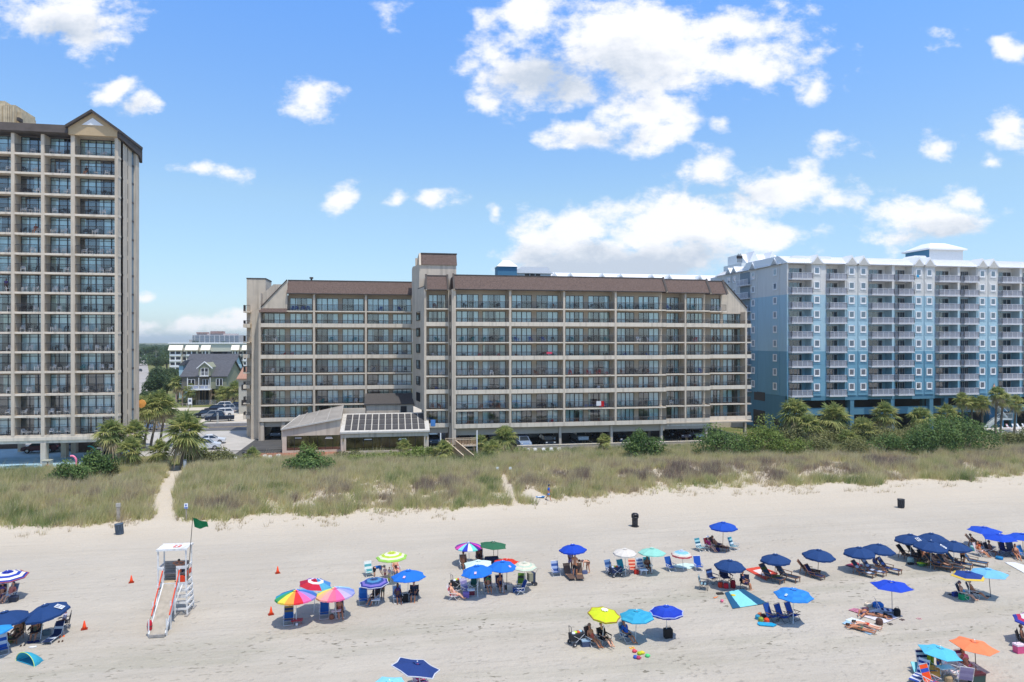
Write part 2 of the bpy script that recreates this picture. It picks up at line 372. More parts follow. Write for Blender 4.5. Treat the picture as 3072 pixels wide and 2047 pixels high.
def sandmat():
    m = bpy.data.materials.new('beach_sand'); m.use_nodes = True; nt = m.node_tree; N = nt.nodes; L = nt.links
    b = N['Principled BSDF']; b.inputs['Roughness'].default_value = .95; b.inputs['Specular IOR Level'].default_value = .1
    tc = N.new('ShaderNodeTexCoord'); P = tc.outputs['Object']
    def noise(sc, det=5, rough=.5, vec=None, mp=None):
        n = N.new('ShaderNodeTexNoise'); n.inputs['Scale'].default_value = sc; n.inputs['Detail'].default_value = det; n.inputs['Roughness'].default_value = rough
        if mp:
            k = N.new('ShaderNodeMapping'); k.inputs['Scale'].default_value = mp[0]; k.inputs['Rotation'].default_value = (0, 0, mp[1]); L.new(P, k.inputs[0]); L.new(k.outputs[0], n.inputs['Vector'])
        else: L.new(P, n.inputs['Vector'])
        return n.outputs['Fac']
    def ramp(f, a, c, lo=0., hi=1.):
        r = N.new('ShaderNodeMapRange'); r.interpolation_type = 'SMOOTHSTEP'; L.new(f, r.inputs[0])
        for i, v in zip((1, 2, 3, 4), (a, c, lo, hi)): r.inputs[i].default_value = v
        return r.outputs[0]
    def mth(op, a, c):
        n = N.new('ShaderNodeMath'); n.operation = op
        for i, v in enumerate((a, c)):
            if isinstance(v, (int, float)): n.inputs[i].default_value = v
            else: L.new(v, n.inputs[i])
        return n.outputs[0]
    def mixc(f, c0, c1):
        n = N.new('ShaderNodeMix'); n.data_type = 'RGBA'; L.new(f, n.inputs[0])
        for i, v in ((6, c0), (7, c1)):
            if isinstance(v, tuple): n.inputs[i].default_value = (*v, 1)
            else: L.new(v, n.inputs[i])
        return n.outputs[2]
    sx = N.new('ShaderNodeSeparateXYZ'); L.new(P, sx.inputs[0]); y = sx.outputs[1]
    base = mixc(ramp(noise(.12, 4), .35, .65), (.425, .383, .32), (.47, .428, .362))
    base = mixc(ramp(noise(.5, 6, .6, mp=((.25, 1, 1), R(-2))), .3, .75), base, (.425, .39, .335))
    # damp wrack lines with debris, near the lower beach
    w = noise(.35, 6, .65, mp=((.3, 1.6, 1), R(3)))
    yl = mth('SUBTRACT', mth('SUBTRACT', y, mth('MULTIPLY', sx.outputs[0], .09)), mth('MULTIPLY', mth('SUBTRACT', noise(.08, 2), .5), 5.0))
    b1 = mth('MULTIPLY', ramp(yl, 39.5, 41.8), ramp(yl, 46, 43.2)); b2 = mth('MULTIPLY', ramp(yl, 32.5, 34), ramp(yl, 37, 35))
    band = mth('ADD', b1, mth('MULTIPLY', b2, .8))
    dk = mth('MULTIPLY', band, ramp(w, .38, .6))
    base = mixc(mth('MULTIPLY', dk, .5), base, (.31, .295, .225))
    spk = mth('MULTIPLY', ramp(noise(2.6, 2, .5, mp=((.75, 1.5, 1), .2)), .60, .66), mth('ADD', mth('MULTIPLY', ramp(yl, 50, 40), .45), mth('MULTIPLY', band, .9)))
    spk = mth('MULTIPLY', spk, ramp(noise(.45, 3), .42, .6))
    base = mixc(mth('MULTIPLY', spk, .8), base, (.17, .155, .12))
    trk = mth('MULTIPLY', ramp(noise(1.0, 5, .6, mp=((.025, 1.5, 1), R(1))), .48, .62), .30)
    base = mixc(trk, base, (.37, .335, .28))
    grn = mth('MULTIPLY', ramp(noise(1.6, 6, .75), .45, .62), .12)
    base = mixc(grn, base, (.36, .335, .28))
    base = mixc(mth('MULTIPLY', ramp(y, 60, 72), .55), base, (.56, .49, .39))
    # inland soil with grass
    g = mixc(ramp(noise(.25, 6), .4, .6), (.12, .145, .05), (.2, .19, .085))
    base = mixc(ramp(y, 99.2, 100.2), base, g)
    L.new(base, b.inputs['Base Color'])
    hsum = mth('ADD', mth('MULTIPLY', noise(2.6, 5, .6), 1.0), mth('MULTIPLY', noise(9, 3), .4))
    tr = mth('MULTIPLY', noise(2.0, 3, .5, mp=((.03, 1, 1), R(1.5))), .9)
    hsum = mth('ADD', hsum, tr)
    vo = N.new('ShaderNodeTexVoronoi'); vo.inputs['Scale'].default_value = 1.5; L.new(P, vo.inputs['Vector'])
    foot = mth('MULTIPLY', ramp(vo.outputs['Distance'], .05, .32), mth('MULTIPLY', ramp(noise(.22, 4), .42, .6), ramp(y, 68, 55)))
    hsum = mth('ADD', hsum, mth('MULTIPLY', foot, .8))
    bp = N.new('ShaderNodeBump'); bp.inputs['Strength'].default_value = .85; bp.inputs['Distance'].default_value = .11
    L.new(hsum, bp.inputs['Height']); L.new(bp.outputs[0], b.inputs['Normal'])
    MATS['sand'] = m; return m
sandmat()
def build_ground():
    xs = np.concatenate([-np.geomspace(4500, 64, 22), np.arange(-62, 112, .5), np.geomspace(113, 4500, 22)])
    ys = np.concatenate([[-300, -100, -30, 0, 12], np.arange(20, 102, .5), np.geomspace(103, 6500, 30)])
    XX, YY = np.meshgrid(xs, ys); ZZ = hgt(XX, YY)
    V = np.stack([XX.ravel(), YY.ravel(), ZZ.ravel()], 1); nx = len(xs); ny = len(ys)
    i = np.arange(nx-1)[None, :]+np.arange(ny-1)[:, None]*nx; i = i.ravel()
    F = np.stack([i, i+1, i+nx+1, i+nx], 1)
    o = link('beach_ground', npmesh('beach_ground', V, F, [MATS['sand']], smooth=True)); struct(o)
build_ground()
def sheet(name, pts, z, m, t=None):
    mb = MB(); mb.poly([(x, y, z) for x, y in pts], m); return struct(mb.obj(name))
ASPH = mat('asphalt', (.115, .11, .112), .9, var=.18, scale=.6, bump=.2, bscale=30)
ASPHD = mat('garage_asphalt', (.07, .07, .07), .85, var=.2, scale=.5)
CONC = mat('concrete_paving', (.42, .40, .37), .9, var=.1, scale=.4, bump=.1, bscale=20)
GRS = mat('lawn_grass', (.15, .165, .06), .95, var=.3, scale=.35, bump=.4, bscale=12)
LINE = mat('road_paint', (.7, .7, .66), .7, var=.1)
SANDY = mat('sandy_paving', (.5, .45, .37), .95, var=.12, scale=.5)
BRICK = mat('brick_paving', (.33, .13, .085), .9, var=.25, scale=2.5, bump=.3)
def rect(name, x0, x1, y0, y1, z, m): return sheet(name, [(x0, y0), (x1, y0), (x1, y1), (x0, y1)], z, m)
GX0 = X(760, 122)
rect('driveway', -62, GX0, 108.5, 136.8, GZ+.004, CONC)
rect('garage_floor', GX0+.01, 62, 104.5, 136.8, GZ+.004, ASPHD)
rect('patio', X(740, 104), X(1040, 104), 103.2, 108.4, GZ+.008, BRICK)
# boulevard with kerbs, pavement, markings
rect('boulevard_road', -420, 420, 137.2, 148.5, GZ+.006, ASPH)
mb = MB()
for a in range(-200, 200, 9):
    mb.box(a, a+3, 140.8, 140.95, GZ+.008, GZ+.011, LINE); mb.box(a, a+3, 144.7, 144.85, GZ+.008, GZ+.011)
mb.box(-420, 420, 142.6, 142.72, GZ+.008, GZ+.011, mat('yellow_paint', (.6, .42, .08), .7)); mb.box(-420, 420, 142.85, 142.97, GZ+.008, GZ+.011)
struct(mb.obj('road_markings'))
mb = MB(); mb.box(-420, 420, 148.5, 150.3, GZ-.1, GZ+.12, CONC); mb.box(-420, -62, 135.5, 137.2, GZ-.1, GZ+.12); struct(mb.obj('pavement'))
gx = X(500, 150)
rect('lawn', -95, X(612, 160), 150.4, 178, GZ+.01, GRS)
rect('parking_lot_sand', X(612, 160)+.02, 30, 150.4, 178, GZ+.012, SANDY)
rect('sandy_lane', -95, 30, 178.1, 186, GZ+.014, SANDY)
rect('front_lawn', X(512, 189), X(572, 189), 186.2, 192, GZ+.018, GRS)
# side street running inland
rp = [G(a, b, GZ) for a, b in ((437, 1215), (438, 1164), (443, 1118), (439, 1087), (434, 1066), (431, 1049))]
pts = [(p.x+.6, p.y) for p in rp]+[(p.x-8.4-(.6), p.y) for p in rp[::-1]]
sheet('side_street', pts, GZ+.02, mat('old_concrete_road', (.34, .315, .29), .95, var=.15, scale=.15))
# garage bay markings
mb = MB()
for k in range(12):
    x = X(1560, 112)+k*3.0; mb.box(x, x+.1, 108, 113, GZ+.008, GZ+.011, LINE)
struct(mb.obj('parking_bay_markings'))

# ---------------------------------------------------------------- dune grass (uncountable)
def grass(name, label, x, y, blades, hmin, hmax, wid, tint, seed, lean=.35, matname='dune_grass_blades'):
    rs = np.random.RandomState(seed); n = len(x); z = hgt(x, y); cl = .45+1.2*fnoise(x, y, .8, 2)
    X_ = np.repeat(x, blades); Y_ = np.repeat(y, blades); Z_ = np.repeat(z, blades); T = np.repeat(tint, blades)
    m = len(X_); oat = rs.rand(n) < .05; hh = np.repeat(rs.uniform(hmin, hmax, n)*cl*np.where(oat, 1.55, 1), blades)*rs.uniform(.6, 1.1, m)
    T = np.where(np.repeat(oat, blades), .66, T); ang = rs.uniform(0, 2*np.pi, m); sp = rs.uniform(.02, .16, m)
    bx = X_+np.cos(ang)*sp; by = Y_+np.sin(ang)*sp
    ln = rs.uniform(.1, lean+.25, m)*hh
    tx = bx+np.cos(ang)*ln+.16*hh; ty = by+np.sin(ang)*ln; tz = Z_+hh
    wa = rs.uniform(0, np.pi, m); wx = np.cos(wa)*wid; wy = np.sin(wa)*wid*.6
    V = np.empty((m, 3, 3)); V[:, 0] = np.stack([bx-wx, by-wy, Z_-.05], 1); V[:, 1] = np.stack([bx+wx, by+wy, Z_-.05], 1); V[:, 2] = np.stack([tx, ty, tz], 1)
    F = np.arange(m*3).reshape(m, 3)
    t = np.clip(T+rs.uniform(-.13, .13, m), 0, 1)
    MM = leafmat(matname, [(0, (.16, .24, .08)), (.25, (.31, .36, .14)), (.45, (.58, .55, .26)), (.68, (.68, .60, .36)), (.85, (.46, .37, .26)), (1, (.32, .25, .20))], .45)
    o = link(name, npmesh(name, V.reshape(-1, 3), F, [MM], t)); tag(o, label, 'grass', kind='stuff')
def dune_grass():
    rs = np.random.RandomState(5)
    n = 230000; x = rs.uniform(-56, 106, n); y = rs.uniform(70, 101.5, n)
    e = edge_y(x); d = y-e
    p1 = poly_dist(x, y, PATH1); p2 = poly_dist(x, y, PATH2); p3 = poly_dist(x, y, PATH3)
    pn = fnoise(x, y, .5, 3)
    bare = .45*fnoise(x+40, y*1.6, .2, 3)+.55*fnoise(x, y*1.3, .75, 3)         # bare sand pockets on the seaward face
    dens = sstep(0, 1.2, d+1.2*(pn-.5))
    left = 1-sstep(-26, -22, x)
    face = (1-sstep(9, 13, d))*(1-.8*left)
    dens = dens*(1-face*.85*sstep(.50, .60, bare))
    dens = dens*sstep(.75, 1.35, p1-1.0*(pn-.5))*sstep(.2, .9, p2+.8*(pn-.5))*sstep(.7, 1.2, p3)
    pool = (x < X(300, 98))&(y > 96.8)
    patio = (y > 102.5)
    walk = poly_dist(x, y, gpts([(1600, 1500), (1650, 1512), (1700, 1522)], .2))
    keep = (rs.rand(n) < dens*.97)&(walk > 1.5)&(~pool)&(~patio)
    x, y, d, face = x[keep], y[keep], d[keep], face[keep]
    br = fnoise(x+9, y*1.3, .28, 4); gr = fnoise(x-30, y, .11, 3); fine = fnoise(x, y, 1.1, 2)
    t = .47+.6*(gr-.5)+.55*(fine-.5)
    fr = (1-sstep(7, 13, d))*sstep(1.0, 4, d)
    t = t+.45*(fnoise(x*1.0, y, .9, 2)-.5)+fr*.40*sstep(.40, .6, br)*(1-.6*(x < X(500, 85)))
    t = t-.28*sstep(88, 97, y)*sstep(.45, .6, fnoise(x, y+50, .15, 2))
    t = np.where(rs.rand(len(x)) < .07, .93, t)
    grass('dune_grass', 'dense sea oats and dry grass covering the dune between beach and buildings', x, y, 6, .5, 1.1, .026, t, 1)
    # sparse sprigs on the bright sand in front of the dune
    n = 2600; x = rs.uniform(-56, 106, n); y = edge_y(x)-rs.rand(n)**1.3*3.2+.5
    k = (rs.rand(n) < sstep(.5, .68, fnoise(x, y, .35, 3))+.04)&(poly_dist(x, y, PATH1) > 2)&(poly_dist(x, y, PATH2) > 1.5)
    x, y = x[k], y[k]
    grass('sand_sprigs', 'sparse dry sprigs of grass on the white sand below the dune', x, y, 7, .2, .6, .02, np.full(len(x), .8), 2, .5)
dune_grass()
# ---------------------------------------------------------------- plants
def leafcloud(name, n, blobs, leaf, seed, m, tlo=0., thi=1., flat=.3):
    """leaves through the shells of several ellipsoid clumps. blobs: (cx,cy,cz,rx,ry,rz)"""
    rs = np.random.RandomState(seed); B = np.array(blobs, float); vol = (B[:, 3]*B[:, 4]*B[:, 5])**.67
    idx = rs.choice(len(B), n, p=vol/vol.sum()); b = B[idx]
    d = rs.normal(size=(n, 3)); d /= np.linalg.norm(d, axis=1)[:, None]
    r = .55+.5*rs.rand(n)**.6; r = np.where(rs.rand(n) < .12, r*1.12, r)
    P = b[:, :3]+d*b[:, 3:]*r[:, None]
    P[:, 2] = np.maximum(P[:, 2], .02)
    nrm = d+rs.normal(size=(n, 3))*.6; nrm[:, 2] += flat; nrm /= np.linalg.norm(nrm, axis=1)[:, None]
    a = np.cross(nrm, rs.normal(size=(n, 3))); a /= np.linalg.norm(a, axis=1)[:, None]; c = np.cross(nrm, a)
    L = leaf*rs.uniform(.6, 1.3, n)[:, None]
    V = np.empty((n, 4, 3)); V[:, 0] = P-a*L; V[:, 1] = P+c*L*.45; V[:, 2] = P+a*L; V[:, 3] = P-c*L*.45
    clump = rs.rand(len(B))[idx]
    t = np.clip(tlo+(thi-tlo)*(.45*clump+.55*rs.rand(n)), 0, 1)
    return npmesh(name, V.reshape(-1, 3), np.arange(n*4).reshape(n, 4), [m], t)
M_SHRUB = leafmat('shrub_leaves', [(0, (.05, .10, .035)), (.5, (.12, .20, .06)), (1, (.24, .33, .10))])
M_BRIGHT = leafmat('bright_leaves', [(0, (.10, .16, .04)), (.5, (.20, .27, .06)), (1, (.35, .39, .12))])
M_OLIVE = leafmat('olive_leaves', [(0, (.09, .11, .045)), (.5, (.20, .215, .08)), (1, (.33, .31, .14))])
M_TREE = leafmat('tree_leaves', [(0, (.035, .065, .03)), (.5, (.075, .12, .05)), (1, (.12, .17, .07))])
M_PALM = leafmat('palm_fronds', [(0, (.11, .17, .06)), (.3, (.23, .29, .10)), (.7, (.46, .46, .16)), (.85, (.55, .47, .24)), (1, (.42, .34, .22))], .45)
M_BARK = mat('palm_bark', (.16, .13, .10), .95, var=.35, scale=7, bump=.8, bscale=18)
M_WOODB = mat('branch_bark', (.10, .085, .065), .95, var=.25, scale=8)
def shrub_blobs(w, d, h, seed, k=9):
    r = random.Random(seed); o = []
    for i in range(k):
        a = r.uniform(-.5, .5); b = r.uniform(-.5, .5); q = max(.5, 1-(a*a+b*b)*1.8)
        rr = r.uniform(.12, .30)
        o.append((a*w*.85, b*d*.85, h*q*r.uniform(.35, .82), w*rr, d*rr, h*r.uniform(.22, .36)))
    o.append((0, 0, h*.35, w*.42, d*.42, h*.36)); return o
def shrub(px, py, wpx, hpx, label, m=M_SHRUB, seed=1, name='shrub', n=2600, leaf=.16, dep=.8, group=None, z=None, ylim=None):
    p = GG(px, py) if z is None else G(px, py, z)
    s = p.x*SI+p.y*CO; w = wpx*s/FP; h = hpx*s/FP*(1.22 if px < 2100 else 1.42)
    t = thing(name, label, 'shrub', p, 0, group)
    d = w*dep
    lf = leafcloud('foliage', n, shrub_blobs(w, d, h, seed, 12), leaf, seed, m)
    link('foliage', lf, t)
    mb = MB(); r = random.Random(seed)
    for i in range(6):
        a = r.uniform(0, 6.28); mb.tube([(0, 0, 0), (math.cos(a)*w*.15, math.sin(a)*d*.15, h*.3), (math.cos(a)*w*.3, math.sin(a)*d*.3, h*.6)], [.07, .05, .02], M_WOODB, 5)
    mb.obj('stem', t, True); return t
def palm_crown(seed, nf=36, rad=1.25, droop=.6, dead=.18):
    nf = int(nf*1.35)
    r = np.random.RandomState(seed); V = []; F = []; T = []
    for i in range(nf):
        az = i*2.399+r.uniform(-.3, .3); k = i/nf
        el = R(84)-R(150)*k**1.1+r.uniform(-.25, .25)       # young fronds upright, old ones hanging
        isd = k > 1-dead
        D = np.array([math.cos(az)*math.cos(el), math.sin(az)*math.cos(el), math.sin(el)])
        side = np.array([-math.sin(az), math.cos(az), 0]); up = np.cross(D, side); up = up if up[2] > 0 else -up
        pl = rad*r.uniform(.30, .62); hub = D*pl-np.array([0, 0, .08*pl*(1-el)])
        w = .02; b = len(V)
        V += [(-side*w), (side*w), (hub+side*w), (hub-side*w)]; F.append([b, b+1, b+2, b+3]); T.append(.6)
        nb = 15; tint = (.12+.5*r.rand()) if not isd else r.uniform(.8, 1)
        for j in range(nb):
            a = (j/(nb-1)-.5)*R(200); bl = rad*r.uniform(.50, .78)*(1-.22*abs(j/(nb-1)-.5)*2)
            dr = D*math.cos(a)+side*math.sin(a)+up*.12
            m1 = hub+dr*bl*.5; fold = np.array([0, 0, -1])*droop*bl*(.42 if not isd else .6)*r.uniform(.6, 1.4)
            e1 = hub+dr*bl*.98+fold*1.6; m1 = m1+fold*.35
            pr = np.cross(dr, up+r.normal(size=3)*.5); pr = pr/np.linalg.norm(pr)*.034*rad
            b = len(V); V += [hub-pr*.3, hub+pr*.3, m1+pr, m1-pr, e1+pr*.15, e1-pr*.15]
            F += [[b, b+1, b+2, b+3], [b+3, b+2, b+4, b+5]]; tt = min(1, max(0, tint+r.uniform(-.12, .12))); T += [tt, min(1, tt+.08)]
    return npmesh('crown', np.array(V), np.array(F), [M_PALM], T)
def crown_mesh(i, nf=36): return cached(('crown', i, nf), lambda: palm_crown(40+i, nf, 1.25, .6+.1*(i % 3), .12+.05*(i % 3)))
def palm(cpx, cpy, wpx, bpx, bpy, label, name='palm_tree', seed=0, group=None, z=None, r=.17, nf=36, dy=0.0):
    """crown centre pixel, crown width, trunk base pixel"""
    p = G(bpx, bpy, GZ if z is None else z); p.y += dy
    s = p.x*SI+p.y*CO; rad = wpx*s/FP/2; top = Z(cpx, cpy, p.y)-p.z; dx = X(cpx, p.y)-p.x
    t = thing(name, label, 'palm tree', p, 0, group)
    sc = rad/1.48
    link('crown', crown_mesh(seed % 5, nf), t, (dx, 0, top), rz=seed*1.3, sc=sc)
    mb = MB(); pts = []; rr = []
    for i in range(7):
        k = i/6; pts.append((dx*k**1.4+.05*math.sin(k*5+seed), .05*math.cos(k*4+seed), top*k)); rr.append(r*(1.15-.25*k)*(1.08 if i % 2 else .95))
    mb.tube(pts, rr, M_BARK, 9); mb.obj('trunk', t, True)
    return t
def tree(px, py, wpx, hpx, label, seed=0, m=None, name='leafy_tree', z=GZ, n=1500, leaf=None, group=None, cat='tree'):
    p = G(px, py, z); s = p.x*SI+p.y*CO; w = wpx*s/FP; h = hpx*s/FP
    t = thing(name, label, cat, p, 0, group); rr = random.Random(seed)
    bl = []
    for i in range(11):
        a = rr.uniform(0, 6.28); q = rr.uniform(.1, .36); bl.append((math.cos(a)*w*q, math.sin(a)*w*q, h*rr.uniform(.42, .82), w*rr.uniform(.14, .24), w*rr.uniform(.14, .24), h*rr.uniform(.10, .17)))
    bl.append((0, 0, h*.62, w*.3, w*.3, h*.26))
    link('crown', leafcloud('crown', n, bl, leaf or max(.16, w*.045), seed, m or M_TREE), t)
    mb = MB(); mb.tube([(0, 0, -.2), (.1, 0, h*.3), (0, .1, h*.6)], [w*.035, w*.028, w*.015], M_WOODB, 7)
    for i in range(4):
        a = rr.uniform(0, 6.28); mb.tube([(0.1, 0, h*.3), (math.cos(a)*w*.25, math.sin(a)*w*.25, h*.6)], [w*.018, w*.006], M_WOODB, 5)
    mb.obj('trunk', t, True); return t
PG = 'cabbage palms behind the dune'
palm(556, 1296, 158, 543, 1408, 'big shaggy cabbage palm beside the sandy path, tallest at the dune edge', seed=0, group=PG, z=1.0, r=.2, nf=52)
for i, a in enumerate([
    (366, 1236, 100, 372, 1352, 'palm with its crown against the corner of the left tower'),
    (333, 1300, 120, 342, 1400, 'palm nearest the left pool, in front of the dark parking bay'),
    (405, 1300, 105, 398, 1392, 'bushy palm in the middle of the clump by the left tower'),
    (455, 1222, 105, 432, 1352, 'leaning palm, left of the tall three above the path'),
    (482, 1207, 100, 452, 1348, 'leaning palm with the highest crown of the clump by the path'),
    (424, 1218, 90, 415, 1340, 'palm behind the corner of the left tower'),
    (503, 1222, 95, 478, 1342, 'palm with browning fronds, right of the leaning clump'),
    (392, 1352, 110, 393, 1412, 'low palm with yellow fronds in front of the left clump'),
    (478, 1352, 90, 478, 1402, 'low palm right beside the sandy path, left side')]):
    palm(a[0], a[1], a[2], a[3], a[4], a[5], seed=i+1, group=PG)
for i, a in enumerate([
    (1212, 1340, 62, 1212, 1362, 'small palm in front of the right glass wall of the pool house'),
    (1330, 1352, 88, 1330, 1392, 'dark palmetto clump left of the boardwalk steps'),
    (1292, 1364, 60, 1292, 1392, 'small palmetto between the pool house and the dark clump'),
    (1515, 1312, 98, 1518, 1368, 'large yellow green palm right of the boardwalk, before the garage'),
    (1440, 1328, 70, 1442, 1366, 'palm rising behind the boardwalk railing'),
    (1478, 1350, 82, 1478, 1382, 'low palm between the boardwalk and the large palm'),
    (1812, 1322, 58, 1812, 1362, 'lone little palm on its own before the long low wall'),
    (758, 1368, 70, 758, 1392, 'small dark palmetto beside the white chairs on the lawn'),
    (2384, 1240, 125, 2398, 1335, 'greyish shaggy palm at the left corner of the blue hotel'),
    (2425, 1275, 100, 2430, 1345, 'palm between the two tall shaggy palms before the blue hotel'),
    (2503, 1252, 118, 2505, 1340, 'shaggy palm with many dead fronds before the blue columns'),
    (2588, 1292, 108, 2590, 1345, 'low spreading palm with dead fronds, fourth before the blue hotel'),
    (2655, 1243, 100, 2655, 1330, 'bright palm rising alone above the shrubs before the blue hotel'),
    (2545, 1320, 90, 2548, 1352, 'low shaggy palmetto among dry fronds before the blue hotel'),
    (2762, 1252, 92, 2762, 1320, 'broad low palm left of the pair above the dark round shrub'),
    (2842, 1243, 88, 2842, 1315, 'yellow tipped palm above the dark round shrub'),
    (2886, 1200, 62, 2888, 1298, 'slim tall palm, first of the slim row before the blue hotel'),
    (2918, 1210, 56, 2912, 1298, 'slim palm with a bent trunk, second of the slim row'),
    (2948, 1208, 66, 2946, 1298, 'slim tall palm just left of the white stair'),
    (2992, 1182, 66, 2986, 1312, 'tall palm, left one of the twin trunks at the white stair'),
    (3010, 1196, 60, 3002, 1312, 'tall palm, right one of the twin trunks at the white stair'),
    (3047, 1208, 62, 3044, 1305, 'slim palm at the right edge before the white deck chairs')]):
    palm(a[0], a[1], a[2], a[3], a[4], a[5], seed=i+3, group=PG, nf=44 if a[2] > 95 else 34)
SG = 'shrubs along the top of the dune'
for i, a in enumerate([
    (285, 1438, 105, 82, 'tall green shrub beside the pink water spout', M_SHRUB, 3000, .17),
    (215, 1452, 115, 58, 'lower dark green shrub in front of the pool deck wall', M_SHRUB, 3000, .16),
    (325, 1432, 60, 45, 'olive brown bush right of the tall shrub by the pool', M_OLIVE, 1400, .15),
    (585, 1392, 80, 52, 'bright green bush right beside the big shaggy palm', M_BRIGHT, 2000, .16),
    (640, 1398, 110, 52, 'grey green spreading bush before the two white cars', M_OLIVE, 2600, .15),
    (932, 1415, 160, 62, 'round dark green shrub before the left part of the pool house', M_SHRUB, 4200, .17),
    (927, 1368, 46, 46, 'small loose tree standing before the pool house glass', M_BRIGHT, 500, .13),
    (1100, 1392, 120, 30, 'low bright bush below the brick edge of the pool house', M_BRIGHT, 2400, .15),
    (1180, 1388, 120, 34, 'low bright green bush before the pool house, middle one', M_BRIGHT, 2400, .15),
    (1258, 1388, 100, 44, 'bright green bush at the right corner of the pool house', M_BRIGHT, 2200, .15),
    (1040, 1384, 90, 26, 'low mixed bush before the middle of the pool house', M_OLIVE, 1500, .14),
    (1390, 1372, 60, 26, 'low green bush behind the boardwalk steps', M_SHRUB, 1200, .14),
    (1740, 1366, 90, 14, 'low scrubby growth below the long low wall, left', M_OLIVE, 1000, .12),
    (1990, 1372, 110, 22, 'low scrubby growth below the long low wall, right', M_OLIVE, 1400, .12),
    (1560, 1372, 90, 24, 'low green bush just right of the large yellow green palm', M_BRIGHT, 1500, .13),
    (1640, 1372, 110, 16, 'low green bush under the white plastic chairs by the wall', M_BRIGHT, 1200, .12),
    (1925, 1372, 108, 74, 'round dark green shrub before the garage openings', M_SHRUB, 3600, .17),
    (2033, 1350, 26, 17, 'tiny round bush at the foot of the long low wall', M_SHRUB, 400, .1),
    (2170, 1366, 170, 72, 'wide wind-swept green bush right of the garage', M_SHRUB, 4200, .17),
    (2290, 1362, 150, 78, 'wide yellow green bush under the end of the balconies', M_BRIGHT, 3600, .17),
    (2372, 1368, 110, 50, 'bright bush between the wind-swept one and the palms', M_BRIGHT, 2200, .15),
    (2450, 1366, 110, 44, 'grey green bush under the first shaggy palms', M_OLIVE, 2200, .15),
    (2560, 1366, 120, 40, 'olive bush with dead fronds, before the blue columns', M_OLIVE, 2200, .15),
    (2660, 1362, 120, 50, 'mid green bush left of the great dark round shrub', M_SHRUB, 2600, .15),
    (2780, 1362, 160, 92, 'great dark round shrub, its left half', M_SHRUB, 5000, .18),
    (2900, 1358, 180, 98, 'great dark round shrub, its right half before the stair', M_SHRUB, 5200, .18),
    (3040, 1345, 90, 52, 'grey green shrub at the right edge before the deck chairs', M_OLIVE, 2400, .15),
    (3110, 1340, 100, 50, 'grey green shrub cut by the right edge of the picture', M_OLIVE, 1800, .15)]):
    shrub(a[0], a[1], a[2], a[3], a[4], a[5], 20+i, n=a[6], leaf=a[7], group=SG, dep=.55)
for i, (px, py, w, h) in enumerate(((2400, 1345, 150, 58), (2480, 1345, 140, 60), (2570, 1345, 150, 56), (2660, 1345, 150, 62), (2745, 1340, 140, 56), (2350, 1330, 130, 48))):
    shrub(px, py, w, h, 'dense undergrowth bush between the palm trunks before the blue hotel, %s from the left' % ORD[(1, 2, 3, 4, 5, 0)[i]], M_OLIVE, 70+i, n=2400, leaf=.17, group=SG, dep=.6)
# street trees, inland
TG = 'leafy trees along the side street'
for i, a in enumerate([
    (466, 1215, 70, 105, 'tall leafy tree at the near end of the street tree row'), (500, 1205, 80, 90, 'wide leafy tree left of the stilt house'),
    (468, 1165, 66, 70, 'street tree behind the first tall one'), (512, 1172, 70, 70, 'dark tree between the street and the house'),
    (470, 1120, 60, 55, 'mid distance tree beside the side street'), (500, 1118, 80, 72, 'rounded tree left of the low condo block'),
    (475, 1090, 70, 55, 'rounded far tree beside the street'), (520, 1092, 80, 62, 'big far tree in front of the low condo block'),
    (445, 1082, 50, 45, 'far tree where the street fades'), (418, 1085, 34, 40, 'dark tree on the left side of the street'),
    (404, 1092, 40, 46, 'dark tree half hidden by the left tower'), (585, 1055, 26, 40, 'dark far tree left of the distant tower block'),
    (668, 1050, 20, 28, 'small far tree before the distant tower block'), (722, 1158, 30, 42, 'dark tree behind the blue house, by the beige wall'),
    (540, 1190, 50, 62, 'tree touching the left corner of the stilt house'),(450,1240,60,72,'leafy tree at the lawn corner behind the palms')]):
    tree(a[0], a[1], a[2], a[3], a[4], 60+i, group=TG, n=2600, leaf=.5 if a[1] < 1100 else .3)
palm(535, 1150, 66, 533, 1214, 'small palm left of the stilt house behind the flagpole', seed=2, r=.2); palm(572, 1172, 56, 573, 1216, 'palm in front of the left stilts of the house', seed=3, r=.2)
palm(666, 1180, 60, 668, 1216, 'palm before the right stilts of the house', seed=4, r=.2); palm(705, 1168, 66, 702, 1216, 'palm at the right corner of the stilt house', seed=5, r=.2)
# far wood on the horizon
def farwood():
    rs = np.random.RandomState(9); bl = []
    for i in range(260):
        px = rs.uniform(380, 800); s = rs.uniform(420, 1900); t = (px-CX)/FP
        x = s*(t*CO+SI); y = s*(-t*SI+CO)
        if 424 < px < 440 and s < 900: continue
        h = rs.uniform(5, 9.5) if px < 520 else rs.uniform(4, 8); bl.append((x, y, h*.6, h*1.3, h*.9, h*.55))
    for i in range(240):
        px = rs.uniform(-1500, 380); s = rs.uniform(400, 1600); t = (px-CX)/FP; h = rs.uniform(5, 9)
        if t*CO+SI < -200/s*.5: bl.append((s*(t*CO+SI), s*(-t*SI+CO), h*.6, h*1.6, h*.9, h*.55))
    me = leafcloud('far_wood', 52000, bl, 1.3, 4, M_TREE); o = link('far_wood', me); o.location = (0, 0, GZ)
    tag(o, 'far green woodland along the horizon behind the street', 'woodland', kind='stuff')
farwood()
